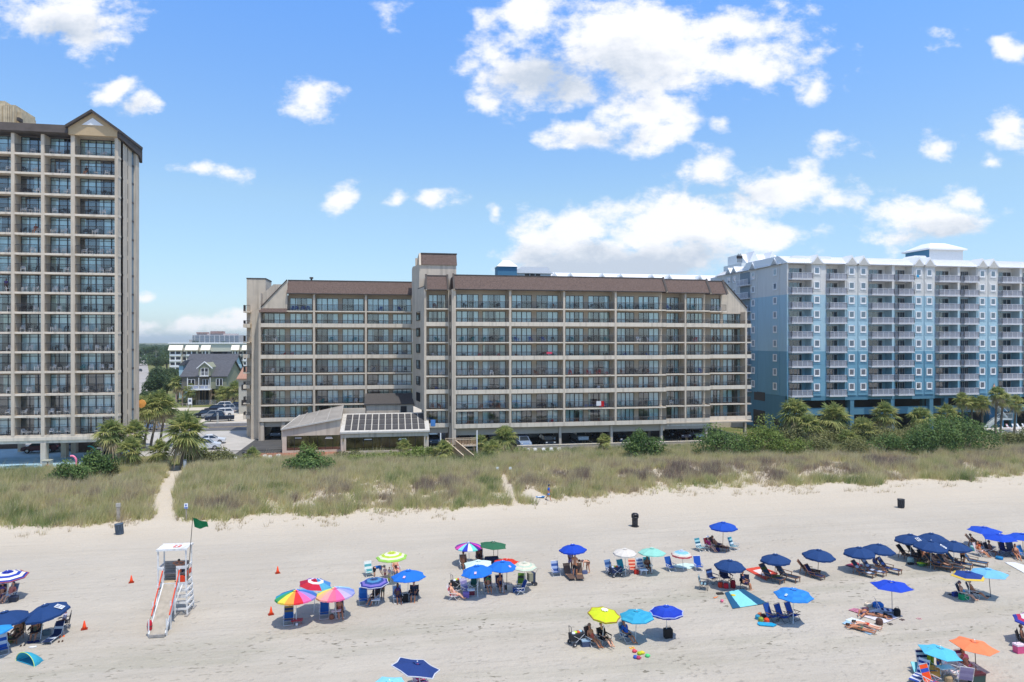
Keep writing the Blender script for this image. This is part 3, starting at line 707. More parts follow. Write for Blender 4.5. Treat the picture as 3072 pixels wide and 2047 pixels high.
# ---------------------------------------------------------------- building kit
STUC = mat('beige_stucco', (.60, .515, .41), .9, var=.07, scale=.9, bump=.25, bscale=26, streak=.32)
STUC2 = mat('beige_stucco_shaded', (.47, .405, .32), .9, var=.05, scale=.8, bump=.2, bscale=26)  # darker copy of the beige stucco, recess shade put into its colour
CREAM = mat('cream_band', (.70, .615, .50), .85, var=.05, scale=.5, streak=.32)
SHNG = mat('brown_shingles', (.125, .087, .073), .95, var=.3, scale=5, bump=.6, bscale=12)
DKM = mat('dark_bronze_metal', (.035, .03, .03), .5, .3, var=.1)
RAILM = mat('rail_metal', (.06, .05, .045), .5, .3, var=.1)
TOPR = mat('rail_cap', (.14, .13, .12), .5, .3)
FASC = mat('dark_fascia', (.07, .058, .052), .8, var=.2, scale=1)
NAVYF = mat('navy_window_frame', (.03, .04, .06), .5, .2)
CURT = mat('curtain_cloth', (.93, .95, .94), .9, var=.05, scale=1.5)
CURT2 = mat('curtain_warm', (.78, .74, .62), .9, var=.05, scale=1.5)
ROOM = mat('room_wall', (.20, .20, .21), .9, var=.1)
GL1 = glassmat('balcony_glass', (.80, .97, 1.0), .17)
GL2 = glassmat('tinted_glass', (.30, .27, .22), .16)
GLB = glassmat('hotel_glass', (.5, .55, .68), .16)
WHT = mat('white_paint', (.80, .80, .80), .6, var=.03)
def frame_into(mb, w, h, n, m, transom=0, d=.07, t=.085):
    mb.use(m)
    if transom == -1:
        transom = 0; mb.box(-.15, -.002, -.09, -.01, -.2, h+.1); mb.box(w+.002, w+.15, -.09, -.01, -.2, h+.1); mb.box(-.002, w+.002, -.09, -.01, h+.002, h+.1); mb.box(-.002, w+.002, -.13, -.01, -.2, -.002)
    for i in range(n+1):
        x = w*i/n; tt = t*(1.5 if i % 2 == 0 else 1)
        mb.box(x-tt/2 if i else 0, x+tt/2 if i < n else w, -d, 0, 0, h)
    mb.box(0, w, -d+.004, -.004, 0, .06); mb.box(0, w, -d+.004, -.004, h-.06, h)
    if transom: mb.box(0, w, -d+.006, -.006, h-transom, h-transom+.06)
def pane_into(mb, w, h, m): mb.poly([(0.02, -.03, .02), (w-.02, -.03, .02), (w-.02, -.03, h-.02), (.02, -.03, h-.02)], m)
def curtain_into(mb, w, h, var, n):
    r = random.Random(var*7+n); mode = (0, 1, 2, 3, 4, 5, 0, 4)[(var*5+n) % 8]
    if mode == 0: iv = [(0, 1)]
    elif mode == 1: iv = [(0, .3), (.72, 1)]
    elif mode == 2: iv = [(0, .5)]
    elif mode == 3: iv = [(.48, 1)]
    elif mode == 4: iv = [(0, .22), (.28, .55), (.8, 1)]
    else: iv = [(0, .12), (.6, 1)]
    mb.use(CURT2 if var % 7 == 5 else CURT)
    for a, b in iv:
        a *= w; b *= w; k = max(2, int((b-a)/.11)); ys = [.16+.05*(j % 2)+r.uniform(-.012, .012) for j in range(k+1)]
        for j in range(k):
            x0 = a+(b-a)*j/k; x1 = a+(b-a)*(j+1)/k
            mb.poly([(x0, ys[j], .03), (x1, ys[j+1], .03), (x1, ys[j+1], h-.05), (x0, ys[j], h-.05)])
class Windows:
    """collects windows; the hundred that show largest become parts, the rest one part"""
    def __init__(s, parent, fm, gm, cur=True, name='window'): s.L = []; s.p = parent; s.fm = fm; s.gm = gm; s.cur = cur; s.name = name
    def add(s, x0, x1, y, z0, z1, n=2, var=0, rz=0, transom=0): s.L.append((x0, x1, y, z0, z1, n, var, rz, transom))
    def done(s, cap=100):
        def area(a): return -(a[1]-a[0])*(a[4]-a[3])/(a[0]**2+a[2]**2)
        L = sorted(s.L, key=area)
        for i, (x0, x1, y, z0, z1, n, var, rz, tr) in enumerate(L[:cap]):
            w = round(x1-x0, 2); h = round(z1-z0, 2); k = (w, h, n, tr, s.fm.name)
            def fm(): mb = MB(); frame_into(mb, w, h, n, s.fm, tr); return mb.mesh('window_frame')
            def pm(): mb = MB(); pane_into(mb, w, h, s.gm); return mb.mesh('pane')
            o = link(s.name, cached(('wf',)+k, fm), s.p, (x0, y, z0), rz)
            link('pane', cached(('wp',)+k+(s.gm.name,), pm), o)
            if s.cur:
                def cm(): mb = MB(); curtain_into(mb, w, h, var, n); return mb.mesh('curtain')
                link('curtain', cached(('wc', w, h, n, var), cm), o)
        if L[cap:]:
            mb = MB()
            for (x0, x1, y, z0, z1, n, var, rz, tr) in L[cap:]:
                mb.M = Matrix.Translation((x0, y, z0)) @ Matrix.Rotation(rz, 4, 'Z'); w = x1-x0; h = z1-z0
                frame_into(mb, w, h, n, s.fm, tr); pane_into(mb, w, h, s.gm)
                if s.cur: curtain_into(mb, w, h, var, n)
            o = mb.obj(s.name, s.p); o['kind'] = 'stuff'
def rail_into(mb, p, q, z0, z1, m, cap=None, pitch=.12, mid=1.6):
    p = Vector((p[0], p[1], 0)); q = Vector((q[0], q[1], 0)); L = (q-p).length
    n = max(2, int(L/pitch)); mb.use(m)
    for i in range(n+1):
        a = p+(q-p)*i/n; r = .012
        if int(i*pitch/mid) != int((i-1)*pitch/mid) or i == n: r = .022
        mb.box(a.x-r, a.x+r, a.y-r, a.y+r, z0+.06, z1)
    up = Vector((0, 0, 1)); mb.bar(p+up*(z0+.07), q+up*(z0+.07), .035, .035); mb.bar(p+up*z1, q+up*z1, .05, .07, cap or m)
def fill_wall(mb, xa, xb, y0, y1, z0, z1, openings):
    """wall slab between xa..xb with full-height gaps"""
    x = xa
    for a, b in sorted(openings):
        if a > x+.01: mb.box(x, a, y0, y1, z0, z1)
        x = max(x, b)
    if xb > x+.01: mb.box(x, xb, y0, y1, z0, z1)

# ================================================================ middle building (beige condominium)
LV = [4.39+2.69*k for k in range(8)]; EAVE = 26.18; RIDGE = 28.4
condo = thing('condominium_building', 'wide beige eight floor apartment building with brown shingle roof in the middle', 'building', (0, 0, 0))
W = MB().use(STUC); roofs = MB(); bands = MB().use(CREAM); inter = MB().use(ROOM)
wins = Windows(condo, DKM, GL1)
def railing_part(pts, z0, z1, parent, m=RAILM, cap=TOPR, pitch=.12, name='railing'):
    mb = MB()
    for p, q in zip(pts[:-1], pts[1:]): rail_into(mb, p, q, z0, z1, m, cap, pitch)
    return mb.obj(name, parent)
wv = 0
def wing(y, px0, px1, piers, windows, pxtop0=None, pxtop1=None, depth=14, rec=1.9, lend=False, rend=False, ret=0.0):
    """one straight stretch of balcony front; pixel columns give the x of each feature on its plane"""
    global wv
    x0, x1 = X(px0, y), X(px1, y); yw = y+rec
    xt0 = X(pxtop0, y) if pxtop0 else x0; xt1 = X(pxtop1, y) if pxtop1 else x1
    op = [(X(a, yw), X(b, yw)) for a, b in windows]
    for k, z in enumerate(LV):
        a, b = (xt0, xt1) if k == 7 else (x0, x1)
        if k % 2 == 0:
            bands.box(a, b, y, y+.16, z-.16, z+.50); bands.box(a, b, y+.16, yw+.2, z-.16, z)
        else:
            bands.box(a, b, y, yw+.2, z-.20, z)
        zt = (LV[k+1]-.2) if k < 7 else EAVE
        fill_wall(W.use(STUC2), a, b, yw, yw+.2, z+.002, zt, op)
        for (p, q) in op:
            if q < a+.3 or p > b-.3: continue
            W.box(p, q, yw, yw+.2, z+2.28, zt)
            wins.add(p+.01, q-.01, yw+.12, z+.03, z+2.27, 4 if q-p > 2.6 else 3, wv % 12); wv += 1 if rnd.random() < .5 else 5
    edges = sorted([x0]+[(X(p, y)+X(q, y))/2 for p, q in piers if x0+.5 < X(p, y) < x1-.5]+[x1])
    W.use(STUC)
    for p, q in piers:
        W.box(X(p, y), X(q, y), y-.02, yw, LV[0]-.14, LV[7]-.1 if rend and p > 2200 else EAVE)
    for k, z in enumerate(LV):
        for a, b in zip(edges[:-1], edges[1:]):
            if k == 7: a, b = max(a, xt0), min(b, xt1)
            if b-a < .8: continue
            pts = [(a+.12, y+.08), (b-.12, y+.08)]
            if rend and b > x1-.2 and k != 7: pts.append((b-.12, yw-.1))
            railing_part(pts, z+(.5 if k % 2 == 0 else 0), z+1.08, condo)
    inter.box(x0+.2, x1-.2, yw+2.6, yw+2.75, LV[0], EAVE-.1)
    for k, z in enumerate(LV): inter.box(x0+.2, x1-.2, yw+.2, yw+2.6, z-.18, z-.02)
    # mansard roof
    roofs.prismX([(y-.25, EAVE), (y+1.4, RIDGE), (y+depth, RIDGE), (y+depth, EAVE)], xt0, xt1, SHNG)
    roofs.prismX([(y+1.38, RIDGE+.01), (y+1.38, RIDGE+.22), (y+1.8, RIDGE+.22), (y+1.8, RIDGE+.01)], xt0, xt1, FASC)
    roofs.prismX([(y-.32, EAVE-.10), (y-.32, EAVE+.02), (y-.2, EAVE+.07), (y-.2, EAVE-.10)], xt0, xt1, FASC)
    return x0, x1
A = wing(107.3, 1362, 1999, [(1362, 1367.6), (1527.6, 1534), (1689.7, 1695.6), (1844, 1850)],
         [(1369, 1435.8), (1447, 1517), (1535, 1595), (1609, 1674.5), (1696.6, 1750.7), (1764.5, 1828.6), (1851, 1902.5), (1915.6, 1977)])
B = wing(108.9, 1999.2, 2130, [(2054, 2059)], [(1999.5, 2036), (2060, 2107.5), (2115, 2131)])
Cc = wing(110.7, 2130.2, 2254, [(2236, 2241)], [(2132, 2161), (2169, 2226)], None, 2180.6, rend=True)
D = wing(109.1, 1279, 1345, [(1277, 1279), (1345, 1347)], [(1286, 1337)], ret=1)
Lw = wing(121.8, 778, 1237, [(778, 782), (939, 945), (1094.8, 1100.7)],
          [(787.6, 855.7), (869.6, 937), (949, 1015), (1027, 1091.5), (1102.8, 1166.4), (1177.8, 1234)], 860, None)
# sloping end walls on both ends of the upper floors
ye = 110.7+1.7
W.use(STUC).prismY([(X(2161, ye), LV[7]), (X(2161, ye), EAVE+.1), (X(2171, ye), RIDGE), (X(2240, ye), LV[7]+.5), (X(2240, ye), LV[6]+2.3), (X(2161, ye), LV[6]+2.3)], ye-.1, ye+.12)
W.box(X(2229, ye), X(2240, ye), ye-.1, ye+.12, LV[6], LV[6]+2.3)
roofs.use(FASC); roofs.bar((X(2171, ye), ye, RIDGE+.1), (X(2241, ye), ye, LV[7]+.62), .5, .12)
yl = 121.8+.2
W.prismY([(X(862, yl), LV[7]+.2), (X(862, yl), RIDGE), (X(858, yl), RIDGE), (X(779, yl), LV[7]+.2)], yl, yl+.3)
roofs.bar((X(861, yl), yl+.1, RIDGE+.1), (X(778, yl), yl+.1, LV[7]+.32), .5, .14)
roofs.prismX([(121.5, LV[7]-.3), (122.1, LV[7]+.5), (124, LV[7]+.5), (124, LV[7]-.3)], X(778, 121.8), X(860, 121.8), SHNG)
# parapet strips between roof fields
for px, y in ((1362, 107.3), (1999, 107.3), (2130, 108.9), (2179.5, 110.7), (1279, 109.1), (1344, 109.1)):
    x = X(px, y); roofs.use(CREAM); roofs.bar((x, y-.34, EAVE-.12), (x, y+1.42, RIDGE+.2), .22, .25)
    roofs.use(FASC); roofs.bar((x, y-.42, EAVE), (x, y+1.36, RIDGE+.36), .3, .06)
# flank walls, cores
W.use(STUC)
W.box(X(1362, 107.3)-.3, X(1362, 107.3), 107.35, 121, 1, EAVE)
W.box(A[0], A[1], 121.3, 121.6, 3.2, EAVE); W.box(Cc[0], X(2240, 110.7), 124.7, 125, 3.2, LV[7])
W.box(X(2238, 112)-.1, X(2238, 112)+.1, 112.8, 124.7, 4, LV[7])
W.box(X(1347.2, 109.1), X(1361, 109.1), 109.3, 112, 1, EAVE)
W.box(X(1272.5, 109.1), X(1277, 109.1), 109.05, 112, 1, EAVE)
for px in (1350.5, 1356.5):
    for k in range(8):
        W.use(DKM); x = X(px, 109.2); W.box(x-.07, x+.07, 109.26, 109.33, LV[k]+.5, LV[k]+2.2)
W.use(STUC)
# oblique stair wall with a column of square windows
p0 = Vector((X(1237, 118.8), 118.8, 0)); p1 = Vector((X(1272.5, 109.3), 109.3, 0)); dv = (p1-p0).normalized(); nv = Vector((dv.y, -dv.x, 0))
W.prismZ([(p0.x, p0.y), (p1.x, p1.y), (p1.x+.3, p1.y+8), (p0.x+.3, 122)], 6.9, 26.6)
W.prismZ([(p0.x+1.6, p0.y+.2), (p1.x, p1.y+.4), (p1.x+.3, p1.y+8), (p0.x+1.9, 122)], 1, 6.9)
roofs.use(FASC).prismZ([(p0.x, p0.y), (p1.x, p1.y), (p1.x+.3, p1.y+8), (p0.x+.3, 122)], 26.6, 26.75)
L_ = (p1-p0).length; rz = math.atan2(dv.y, dv.x)
for k in range(6):
    z = LV[1]+1.0+k*2.66
    a = p0+dv*L_*.40-nv*(-.05); mbw = MB(); w, h = L_*.30, 1.45
    o = link('window', None); bpy.data.objects.remove(o)
    frame_into(mbw, w, h, 1, DKM); ow = mbw.obj('window', condo, loc=(a.x, a.y, z)); ow.rotation_euler = (0, 0, rz)
    mp = MB(); pane_into(mp, w, h, GL2); mp.poly([(0, .01, 0), (w, .01, 0), (w, .01, h), (0, .01, h)], ROOM); mp.obj('pane', ow)
# stair tower
yt = 113.5; zt0, zt1 = Z(1300, 795, yt), Z(1300, 761, yt)
fp = [(X(1257.7, yt), yt), (X(1369, yt), yt), (X(1369, yt), yt+8), (X(1238, 117), yt+8), (X(1238, 117), 117)]
W.use(STUC).prismZ(fp, 20, zt0)
xa, xb = X(1257.7, yt), X(1369, yt)
roofs.prismX([(yt-.2, zt0), (yt+.9, zt1), (yt+7, zt1), (yt+7.9, zt0)], xa+.3, xb+.1, SHNG)
W.prismX([(yt-.3, zt0-.1), (yt+.8, zt1+.12), (yt+7, zt1+.12), (yt+8, zt0-.1)], xa-.02, xa+.28)
roofs.use(FASC).prismX([(yt+.8, zt1+.02), (yt+.8, zt1+.2), (yt+7, zt1+.2), (yt+7, zt1+.02)], xa+.28, xb+.2)
W.box(X(1246, 117), X(1246, 117)+.5, 117, 117.5, zt0-.1, zt1-.4)
# left side core and side balconies
W.use(STUC)
yc = 127.5; W.box(X(740, yc), X(797, yc), yc, yc+6, 1, Z(770, 837.7, yc)); roofs.use(FASC).box(X(740, yc)-.05, X(797, yc)+.05, yc-.05, yc+6.05, Z(770, 837.7, yc), Z(770, 837.7, yc)+.2)
W.prismY([(X(752, 123.9), 1), (X(779, 123.9), 1), (X(779, 123.9), LV[7]+.6), (X(756, 123.9), LV[7]-.6)], 124, 126)
W.prismY([(X(783, 126), 20), (X(852, 126), 20), (X(852, 126), Z(850, 853, 126)), (X(820, 126), Z(820, 853, 126)), (X(784, 126), Z(784, 885, 126))], 126.2, 126.6)
W.box(X(778, 121.8)-.15, X(778, 121.8)+.02, 121.9, 124.2, 1, LV[7]-.1)
W.box(X(779, 122), X(1237, 122), 136, 136.3, 3, EAVE); W.box(X(779, 124), X(779, 124)+.3, 125.6, 136, 1, EAVE-2)
for k in range(8):
    z = LV[k]; xa_, xb_ = X(731.5, 127), X(752, 127)
    if k % 2 == 0: bands.box(xa_, xb_, 126.4, 128.4, z-.16, z+.5)
    else: bands.box(xa_, xb_, 126.4, 128.4, z-.2, z)
    railing_part([(xa_+.05, 128.3), (xa_+.05, 126.5), (xb_, 126.5)], z+(.5 if k % 2 == 0 else 0), z+1.08, condo)
# garage storey: beams, columns, rear wall
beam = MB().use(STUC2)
beam.box(A[0], A[1], 108.2, 108.6, 3.02, 4.22); beam.box(A[1], X(2130, 108.9), 109.0, 109.4, 3.1, 4.24)
beam.box(Lw[0]+.5, Lw[1], 122.4, 122.8, 3.3, 4.2); beam.box(X(1279, 109.1), X(1345, 109.1), 109.5, 109.8, 3.3, 4.3)
beam.box(A[0], X(2240, 110.7), 108.7, 125, 4.05, 4.22); beam.box(Lw[0], Lw[1], 122.8, 136, 4.05, 4.2)
bands.box(X(2000, 108.9), X(2128, 108.9), 108.92, 109.05, 3.6, 4.25)
beam.obj('beam', condo)
W.use(STUC)
for px in (1681, 1835, 1985, 2120):
    y = 107.9 if px < 1990 else 109.1
    for dy in (0, 5.5, 11): x = X(px, y); W.box(x-.19, x+.19, y+dy, y+dy+.5, 1.0, 4.1)
W.box(X(1362, 107.3), X(1368, 107.3), 107.35, 108.6, 1, 4.2); x = X(2238, 110.7); W.box(x-.2, x+.2, 110.9, 111.4, 1, 4.1)
for px in (786, 850, 945, 1100): x = X(px, 122); W.box(x-.3, x+.3, 122.0, 122.9, 1, 4.1)
for a in range(-24, 60, 7): W.box(a, a+.35, 130, 130.4, 1, 4.1)
W.box(X(1560, 124), X(2240, 124), 125.0, 125.2, 1, 2.3)
# roof plant
roofs.use(FASC); x = X(934, 124); roofs.box(x-.15, x+.15, 124, 124.3, RIDGE, RIDGE+.55); roofs.box(x-.3, x+.3, 123.9, 124.4, RIDGE+.55, RIDGE+.8)
W.obj('wall', condo); bands.obj('balcony_slab', condo); roofs.obj('roof', condo); inter.obj('interior', condo)
wins.done(94)

# pool house in front of the left wing
ph = thing('pool_house', 'low beige pool house with solar panels on its roof before the apartments', 'building')
m = MB().use(STUC)
def wall_with_gap(m, pa, pb, y, zb, zt_a, zt_b, ga, gb, gz0, gz1):
    xa, xb, g0, g1 = X(pa, y), X(pb, y), X(ga, y), X(gb, y)
    zat = lambda x: zt_a+(zt_b-zt_a)*(x-xa)/(xb-xa)
    m.prismY([(xa, zb), (g0, zb), (g0, zat(g0)), (xa, zt_a)], y, y+.4)
    m.prismY([(g1, zb), (xb, zb), (xb, zt_b), (g1, zat(g1))], y, y+.4)
    m.prismY([(g0, gz1), (g1, gz1), (g1, zat(g1)), (g0, zat(g0))], y, y+.4)
    m.box(g0, g1, y, y+.4, zb, gz0); return g0, g1
y1, y2 = 108.0, 106.0
z1a, z1b = 4.55, 6.05
gA = wall_with_gap(m, 846.6, 1023, y1, 1, z1a, z1b, 859.5, 1021, 1.3, Z(940, 1307, y1))
gB = wall_with_gap(m, 1023, 1286, y2, 1, 4.12, 4.12, 1038, 1272, 1.3, Z(1150, 1311, y2))
m.box(X(846.6, y1), X(846.6, y1)+.3, y1+.4, 118, 1, z1a); m.box(X(1286, y2)-.3, X(1286, y2), y2+.4, 116, 1, 4.1)
m.box(X(1023, y2), X(1023, y2)+.3, y2+.4, y1+1, 1, 4.2); m.box(X(846.6, y1), X(1286, y2), 117.6, 118, 1, 5)
m.prismY([(X(1025, 113), 5), (X(1096, 113), 5), (X(1096, 113), 7.1), (X(1025, 113), 7.1)], 113.4, 113.7)
m.obj('wall', ph)
m = MB()
xa, xb = X(846.6, y1), X(1023, y1); dz = 1.6
m.poly([(xa-.1, y1-.2, z1a+.02), (xb, y1-.2, z1b+.02), (xb, 113.4, z1b+dz), (xa-.1+2, 113.4, z1a+dz)], mat('skylight_glass', (.27, .25, .225), .9, var=.15, scale=.7))
m.use(mat('pool_roof_rim', (.52, .50, .46), .7, var=.06, streak=.2)); m.bar((xa-.15, y1-.22, z1a+.05), (xb, y1-.22, z1b+.05), .25, .22); m.bar((xa-.15, y1-.2, z1a+.05), (xa+2-.1, 113.4, z1a+dz), .15, .1)
m.use(mat('skylight_bar', (.36, .34, .31), .8))
for k in (.25, .5, .75, 1): x = xa+(xb-xa)*k; m.bar((x, y1-.2, z1a+(z1b-z1a)*k+.05), (x+(1-k)*1.2, 113.4, z1a+(z1b-z1a)*k+dz+.02), .1, .05)
m.obj('skylight', ph)
m = MB().use(mat('pool_roof_rim', (.52, .50, .46), .7, var=.06, streak=.2)); xa, xb = X(1023, y2), X(1286, y2); zr = 6.35; yr = 112.4
m.prismX([(y2-.25, 4.0), (y2-.25, 4.25), (yr, zr), (yr, zr-.25)], xa-.15, xb+.15); m.obj('roof', ph)
nx, nyp = 12, 3; ang = math.atan2(zr-4.25, yr-(y2-.25)); ln = math.hypot(zr-4.25, yr-y2+.25)
PAN = mat('solar_panel', (.06, .058, .06), .6, .0, var=.15, scale=1.0)
cw = (xb-xa-.9)/nx
for i in range(nx):
    for j in range(nyp):
        u = .55+(ln-.9)/nyp*j; mb = MB(); mb.use(PAN)
        yy = (y2-.25)+u*math.cos(ang); zz = 4.25+u*math.sin(ang); l2 = (ln-.9)/nyp-.20
        mb.prismX([(0, .03), (0, .07), (l2*math.cos(ang), l2*math.sin(ang)+.07), (l2*math.cos(ang), l2*math.sin(ang)+.03)], 0, cw-.15)
        mb.obj('solar_panel', ph, loc=(xa+.5+i*cw, yy, zz))
for (g0, g1), y, z1, n in ((gA, y1, Z(940, 1307, y1), 7), (gB, y2, Z(1150, 1311, y2), 9)):
    mb = MB(); w = g1-g0
    for i in range(n+1): x = w*i/n; mb.box(max(0, x-.03), min(w, x+.03), 0, .06, 0, z1-1.3, DKM)
    for i in (1, 5) if n == 7 else (2, 6): x = w*i/n; mb.box(x, x+w/n, -.01, .07, z1-1.3-.55, z1-1.3-.47); mb.box(x+.1, x+w/n-.1, .0, .05, z1-1.3-.4, z1-1.3-.3, WHT)
    o = mb.obj('window', ph, loc=(g0, y+.15, 1.3)); mb = MB(); mb.poly([(0, .03, 0), (w, .03, 0), (w, .03, z1-1.3), (0, .03, z1-1.3)], GL2); mb.obj('pane', o)
m = MB(); m.poly([(gA[0], 111, 1.05), (gB[1], 111, 1.05), (gB[1], 111, 4), (gA[0], 111, 4)], mat('warm_room', (.62, .45, .22), .9, var=.35, scale=.6)); m.poly([(gA[0], 108.5, 1.06), (gB[1], 108.5, 1.06), (gB[1], 117, 1.06), (gA[0], 117, 1.06)], mat('pool_room_floor', (.2, .16, .1), .5, var=.3, scale=.6)); m.obj('interior', ph)
for px in (1030, 1279):
    mb = MB(); x = X(px, y2); mb.box(x-.08, x+.08, y2-.16, y2, 3.0, 3.35, mat('brass', (.3, .22, .1), .4, .6)); mb.lathe([(.1, 2.85), (.04, 3.0)], (x, y2-.1, 0), n=8); mb.obj('wall_lamp', ph)
# dark roofed link block behind the pool house
lk = thing('link_building', 'small beige block with dark metal roof joining the pool house and apartments', 'building')
m = MB().use(STUC); yk = 117.0; x0, x1 = X(1099, yk), X(1240, yk); m.box(x0, x1, yk, 121.5, 1, 7.35)
m.obj('wall', lk); m = MB(); m.prismX([(yk-.3, 7.3), (yk-.3, 7.45), (120.9, 8.9), (121.5, 8.7), (121.5, 7.3)], x0-.3, x1, mat('dark_seam_roof', (.085, .08, .08), .6, .2, var=.15))
for i in range(24): x = x0-.2+i*.33; m.bar((x, yk-.28, 7.5), (x, 120.8, 8.93), .03, .05)
m.obj('roof', lk); m = MB(); m.box(X(1202, yk), X(1220, yk), yk-.05, yk, 4.2, 7.0, DKM); m.obj('door', lk)
m = MB(); m.tube([(x0-.1, yk-.1, 7.2), (x0-.1, yk-.1, 3)], .06, DKM, 6); m.obj('drainpipe', lk)
lw = MB(); lw.box(X(1552, 101.5), X(2112, 101.5), 101.5, 101.75, .8, 2.1, mat('pink_block_wall', (.50, .42, .36), .9, var=.12, scale=1.2, bump=.4, bscale=8))
lw.box(X(1552, 101.5)-.03, X(2112, 101.5), 101.46, 101.79, 2.1, 2.2, CREAM)
tag(lw.obj('garden_wall'), 'long low pinkish wall between the dune and the garage', 'wall')

# ================================================================ left tower
tower = thing('hotel_tower', 'tall beige fifteen floor tower with grid of balconies at the left edge', 'building')
YT = 102.0; TLp = [1304.8, 1245.5, 1180.4, 1113.4, 1054, 996, 936.3, 877, 817.7, 761, 701.7, 641.7, 582.3, 521, 463.7]
TL = [Z(218, p, YT) for p in TLp]; TE = 46.1
m = MB().use(STUC); xs_ = [X(p, YT) for p in (-95, 32.5, 43, 122.5, 133, 212, 224, 344, 354)]
pier = [(xs_[1], xs_[2]), (xs_[3], xs_[4]), (xs_[5], xs_[6]), (xs_[7], xs_[8])]
xl = xs_[0]-6; xr = xs_[8]; yw = YT+1.55
slab = MB().use(CREAM); tw = Windows(tower, NAVYF, GL1); it = MB().use(ROOM)
for a, b in pier: m.box(a, b, YT, yw+.2, TL[0]-.1, TE)
m.box(xs_[0]-.5, xs_[0], YT, yw, TL[0]-.1, TE)
bays = [(xs_[0], xs_[1]), (xs_[2], xs_[3]), (xs_[4], xs_[5]), (xs_[6], xs_[7])]
WP = [(X(-60, yw), X(31.8, yw)), (X(53.6, yw), X(122.5, yw)), (X(144.7, yw), X(213, yw)), (X(232.7, yw), X(344.4, yw))]
for k, z in enumerate(TL):
    zt = TL[k+1]-.28 if k < 14 else TE
    slab.box(xl, xr, YT+.03, yw+.3, z-.28, z)
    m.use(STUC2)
    for (a, b), (p, q), n in zip(bays, WP, (4, 3, 3, 5)):
        q = b; m.box(a, max(p, a+.05), yw, yw+.2, z, zt); h = min(zt-z, 2.55)
        if zt-z > h+.02: m.box(max(p, a+.05), q, yw, yw+.2, z+h, zt)
        tw.add(max(p, a+.05)+.01, q-.01, yw+.12, z+.01, z+h-.01, n, rnd.randrange(12), 0, .45)
        railing_part([(a+.03, YT+.14), (b-.03, YT+.14)], z+.04, z+1.1, tower, RAILM, RAILM, .125)
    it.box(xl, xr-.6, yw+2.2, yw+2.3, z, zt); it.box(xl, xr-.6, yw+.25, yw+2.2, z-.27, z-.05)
    # open corner end
    railing_part([(xr-.06, YT+.2), (xr-.06, YT+1.0)], z+.04, z+1.1, tower, RAILM, RAILM, .125)
m.use(STUC)
def yside(px): return YT*(1175-354)/(1175-px)*1.0
ys = {p: yside(p) for p in (362, 380.5, 383.5, 390, 393, 401, 407)}
m.box(xr-.3, xr, ys[362], ys[380.5], TL[0]-.8, TE); m.box(xr-.3, xr-.02, ys[383.5], ys[393], TL[0]-.8, TE); m.box(xr-.35, xr+.12, ys[401], ys[407]+.6, 1, TE)
m.box(xs_[7], xr-.04, ys[362]-.06, ys[362], TL[0]-.8, TE); m.box(xr-.28, xr-.1, ys[380.5]-.01, ys[383.5]+.01, TL[0]-.8, TE)
for k, z in enumerate(TL):
    zt = TL[k+1] if k < 14 else TE
    slab.box(xr-.05, xr+.05, YT+.03, ys[362], z-.28, z)
    mb = MB(); mb.box(xr-.12, xr-.08, ys[380.5], ys[383.5], z+.3, zt-.35, DKM); mb.obj('slit_window', tower)
    mb = MB(); mb.box(xr-.2, xr-.1, ys[393], ys[401], z, z+.25, NAVYF); mb.box(xr-.17, xr-.13, ys[393], ys[401], z+.25, zt, mat('stair_glass', (.16, .24, .30), .12, .1)); mb.obj('stair_window', tower)
m.box(xl, xr-.3, ys[407]+.2, ys[407]+.6, 4.2, TE); m.box(xl, xr-.3, YT+.2, ys[407]+.2, TE-.02, TE+.2); m.use(CREAM)
m.box(xl, xr, YT+.3, ys[407]+.5, 4.15, 4.4)
m.box(xl, xr+.03, YT-.06, YT+.3, 4.55, TL[0]-.25); m.box(xl, xr, YT+.1, YT+.5, 4.15, 4.55)
m.use(STUC)
for px, y in ((129, YT), (129, YT+9), (-30, YT), (190, YT+5), (185, YT+12), (150, YT+12), (220, YT+9), (60, YT+12), (345, YT+.4)): x = X(px, y); m.box(x-.33, x+.33, y, y+.9, 1, 4.2)
m.use(mat('dark_brick', (.12, .085, .07), .9, var=.2, scale=3)); m.box(X(222, 112), X(340, 112), 112, 112.3, 1, 4.2); m.box(xl, X(60, 118), 118, 118.3, 1, 4.2)
m.obj('wall', tower); slab.obj('balcony_slab', tower); it.obj('interior', tower); tw.done(100)
m = MB().use(FASC); xg = X(207, YT); ZF = 47.35
m.prismX([(YT-.5, TE+.1), (YT-.1, ZF), (YT+8.4, ZF), (YT+8.4, TE-.1), (YT-.2, TE-.1)], xl, xg)
m.prismX([(YT-.3, TE-.2), (YT-.3, ZF-.6), (YT+7.6, ZF-.5), (ys[407]+1.1, 46.6), (ys[407]+1.1, 44.6), (ys[407], 45.4)], xr+.02, xr+.4)
xp = X(280.5, YT); zp = 49.3; xe = xr+.5
for (a, za), (b, zb) in (((xg-.2, 47.0), (xp, zp)), ((xp, zp), (xe, 46.7))):
    m.prismY([(a, za-.15), (b, zb-.15), (b, zb+.22), (a, za+.22)], YT-.75, YT+8)
m.obj('roof', tower)
m = MB().use(mat('gable_tan', (.50, .37, .22), .9, var=.06)); m.prismY([(xg, TE-.05), (xr+.1, TE-.05), (xr+.1, 46.8), (xp, zp-.1), (xg, 47.0)], YT-.25, YT+.1); m.obj('gable', tower)
m = MB().use(WHT); m.prismY([(xp-1.35, 47.45), (xp+1.4, 47.45), (xp+.02, 48.45)], YT-.33, YT-.26); m.obj('gable_vent', tower)
m = MB().use(mat('plant_room', (.55, .45, .30), .9, var=.2, scale=1.5, bump=.6, bscale=5)); yp = 110
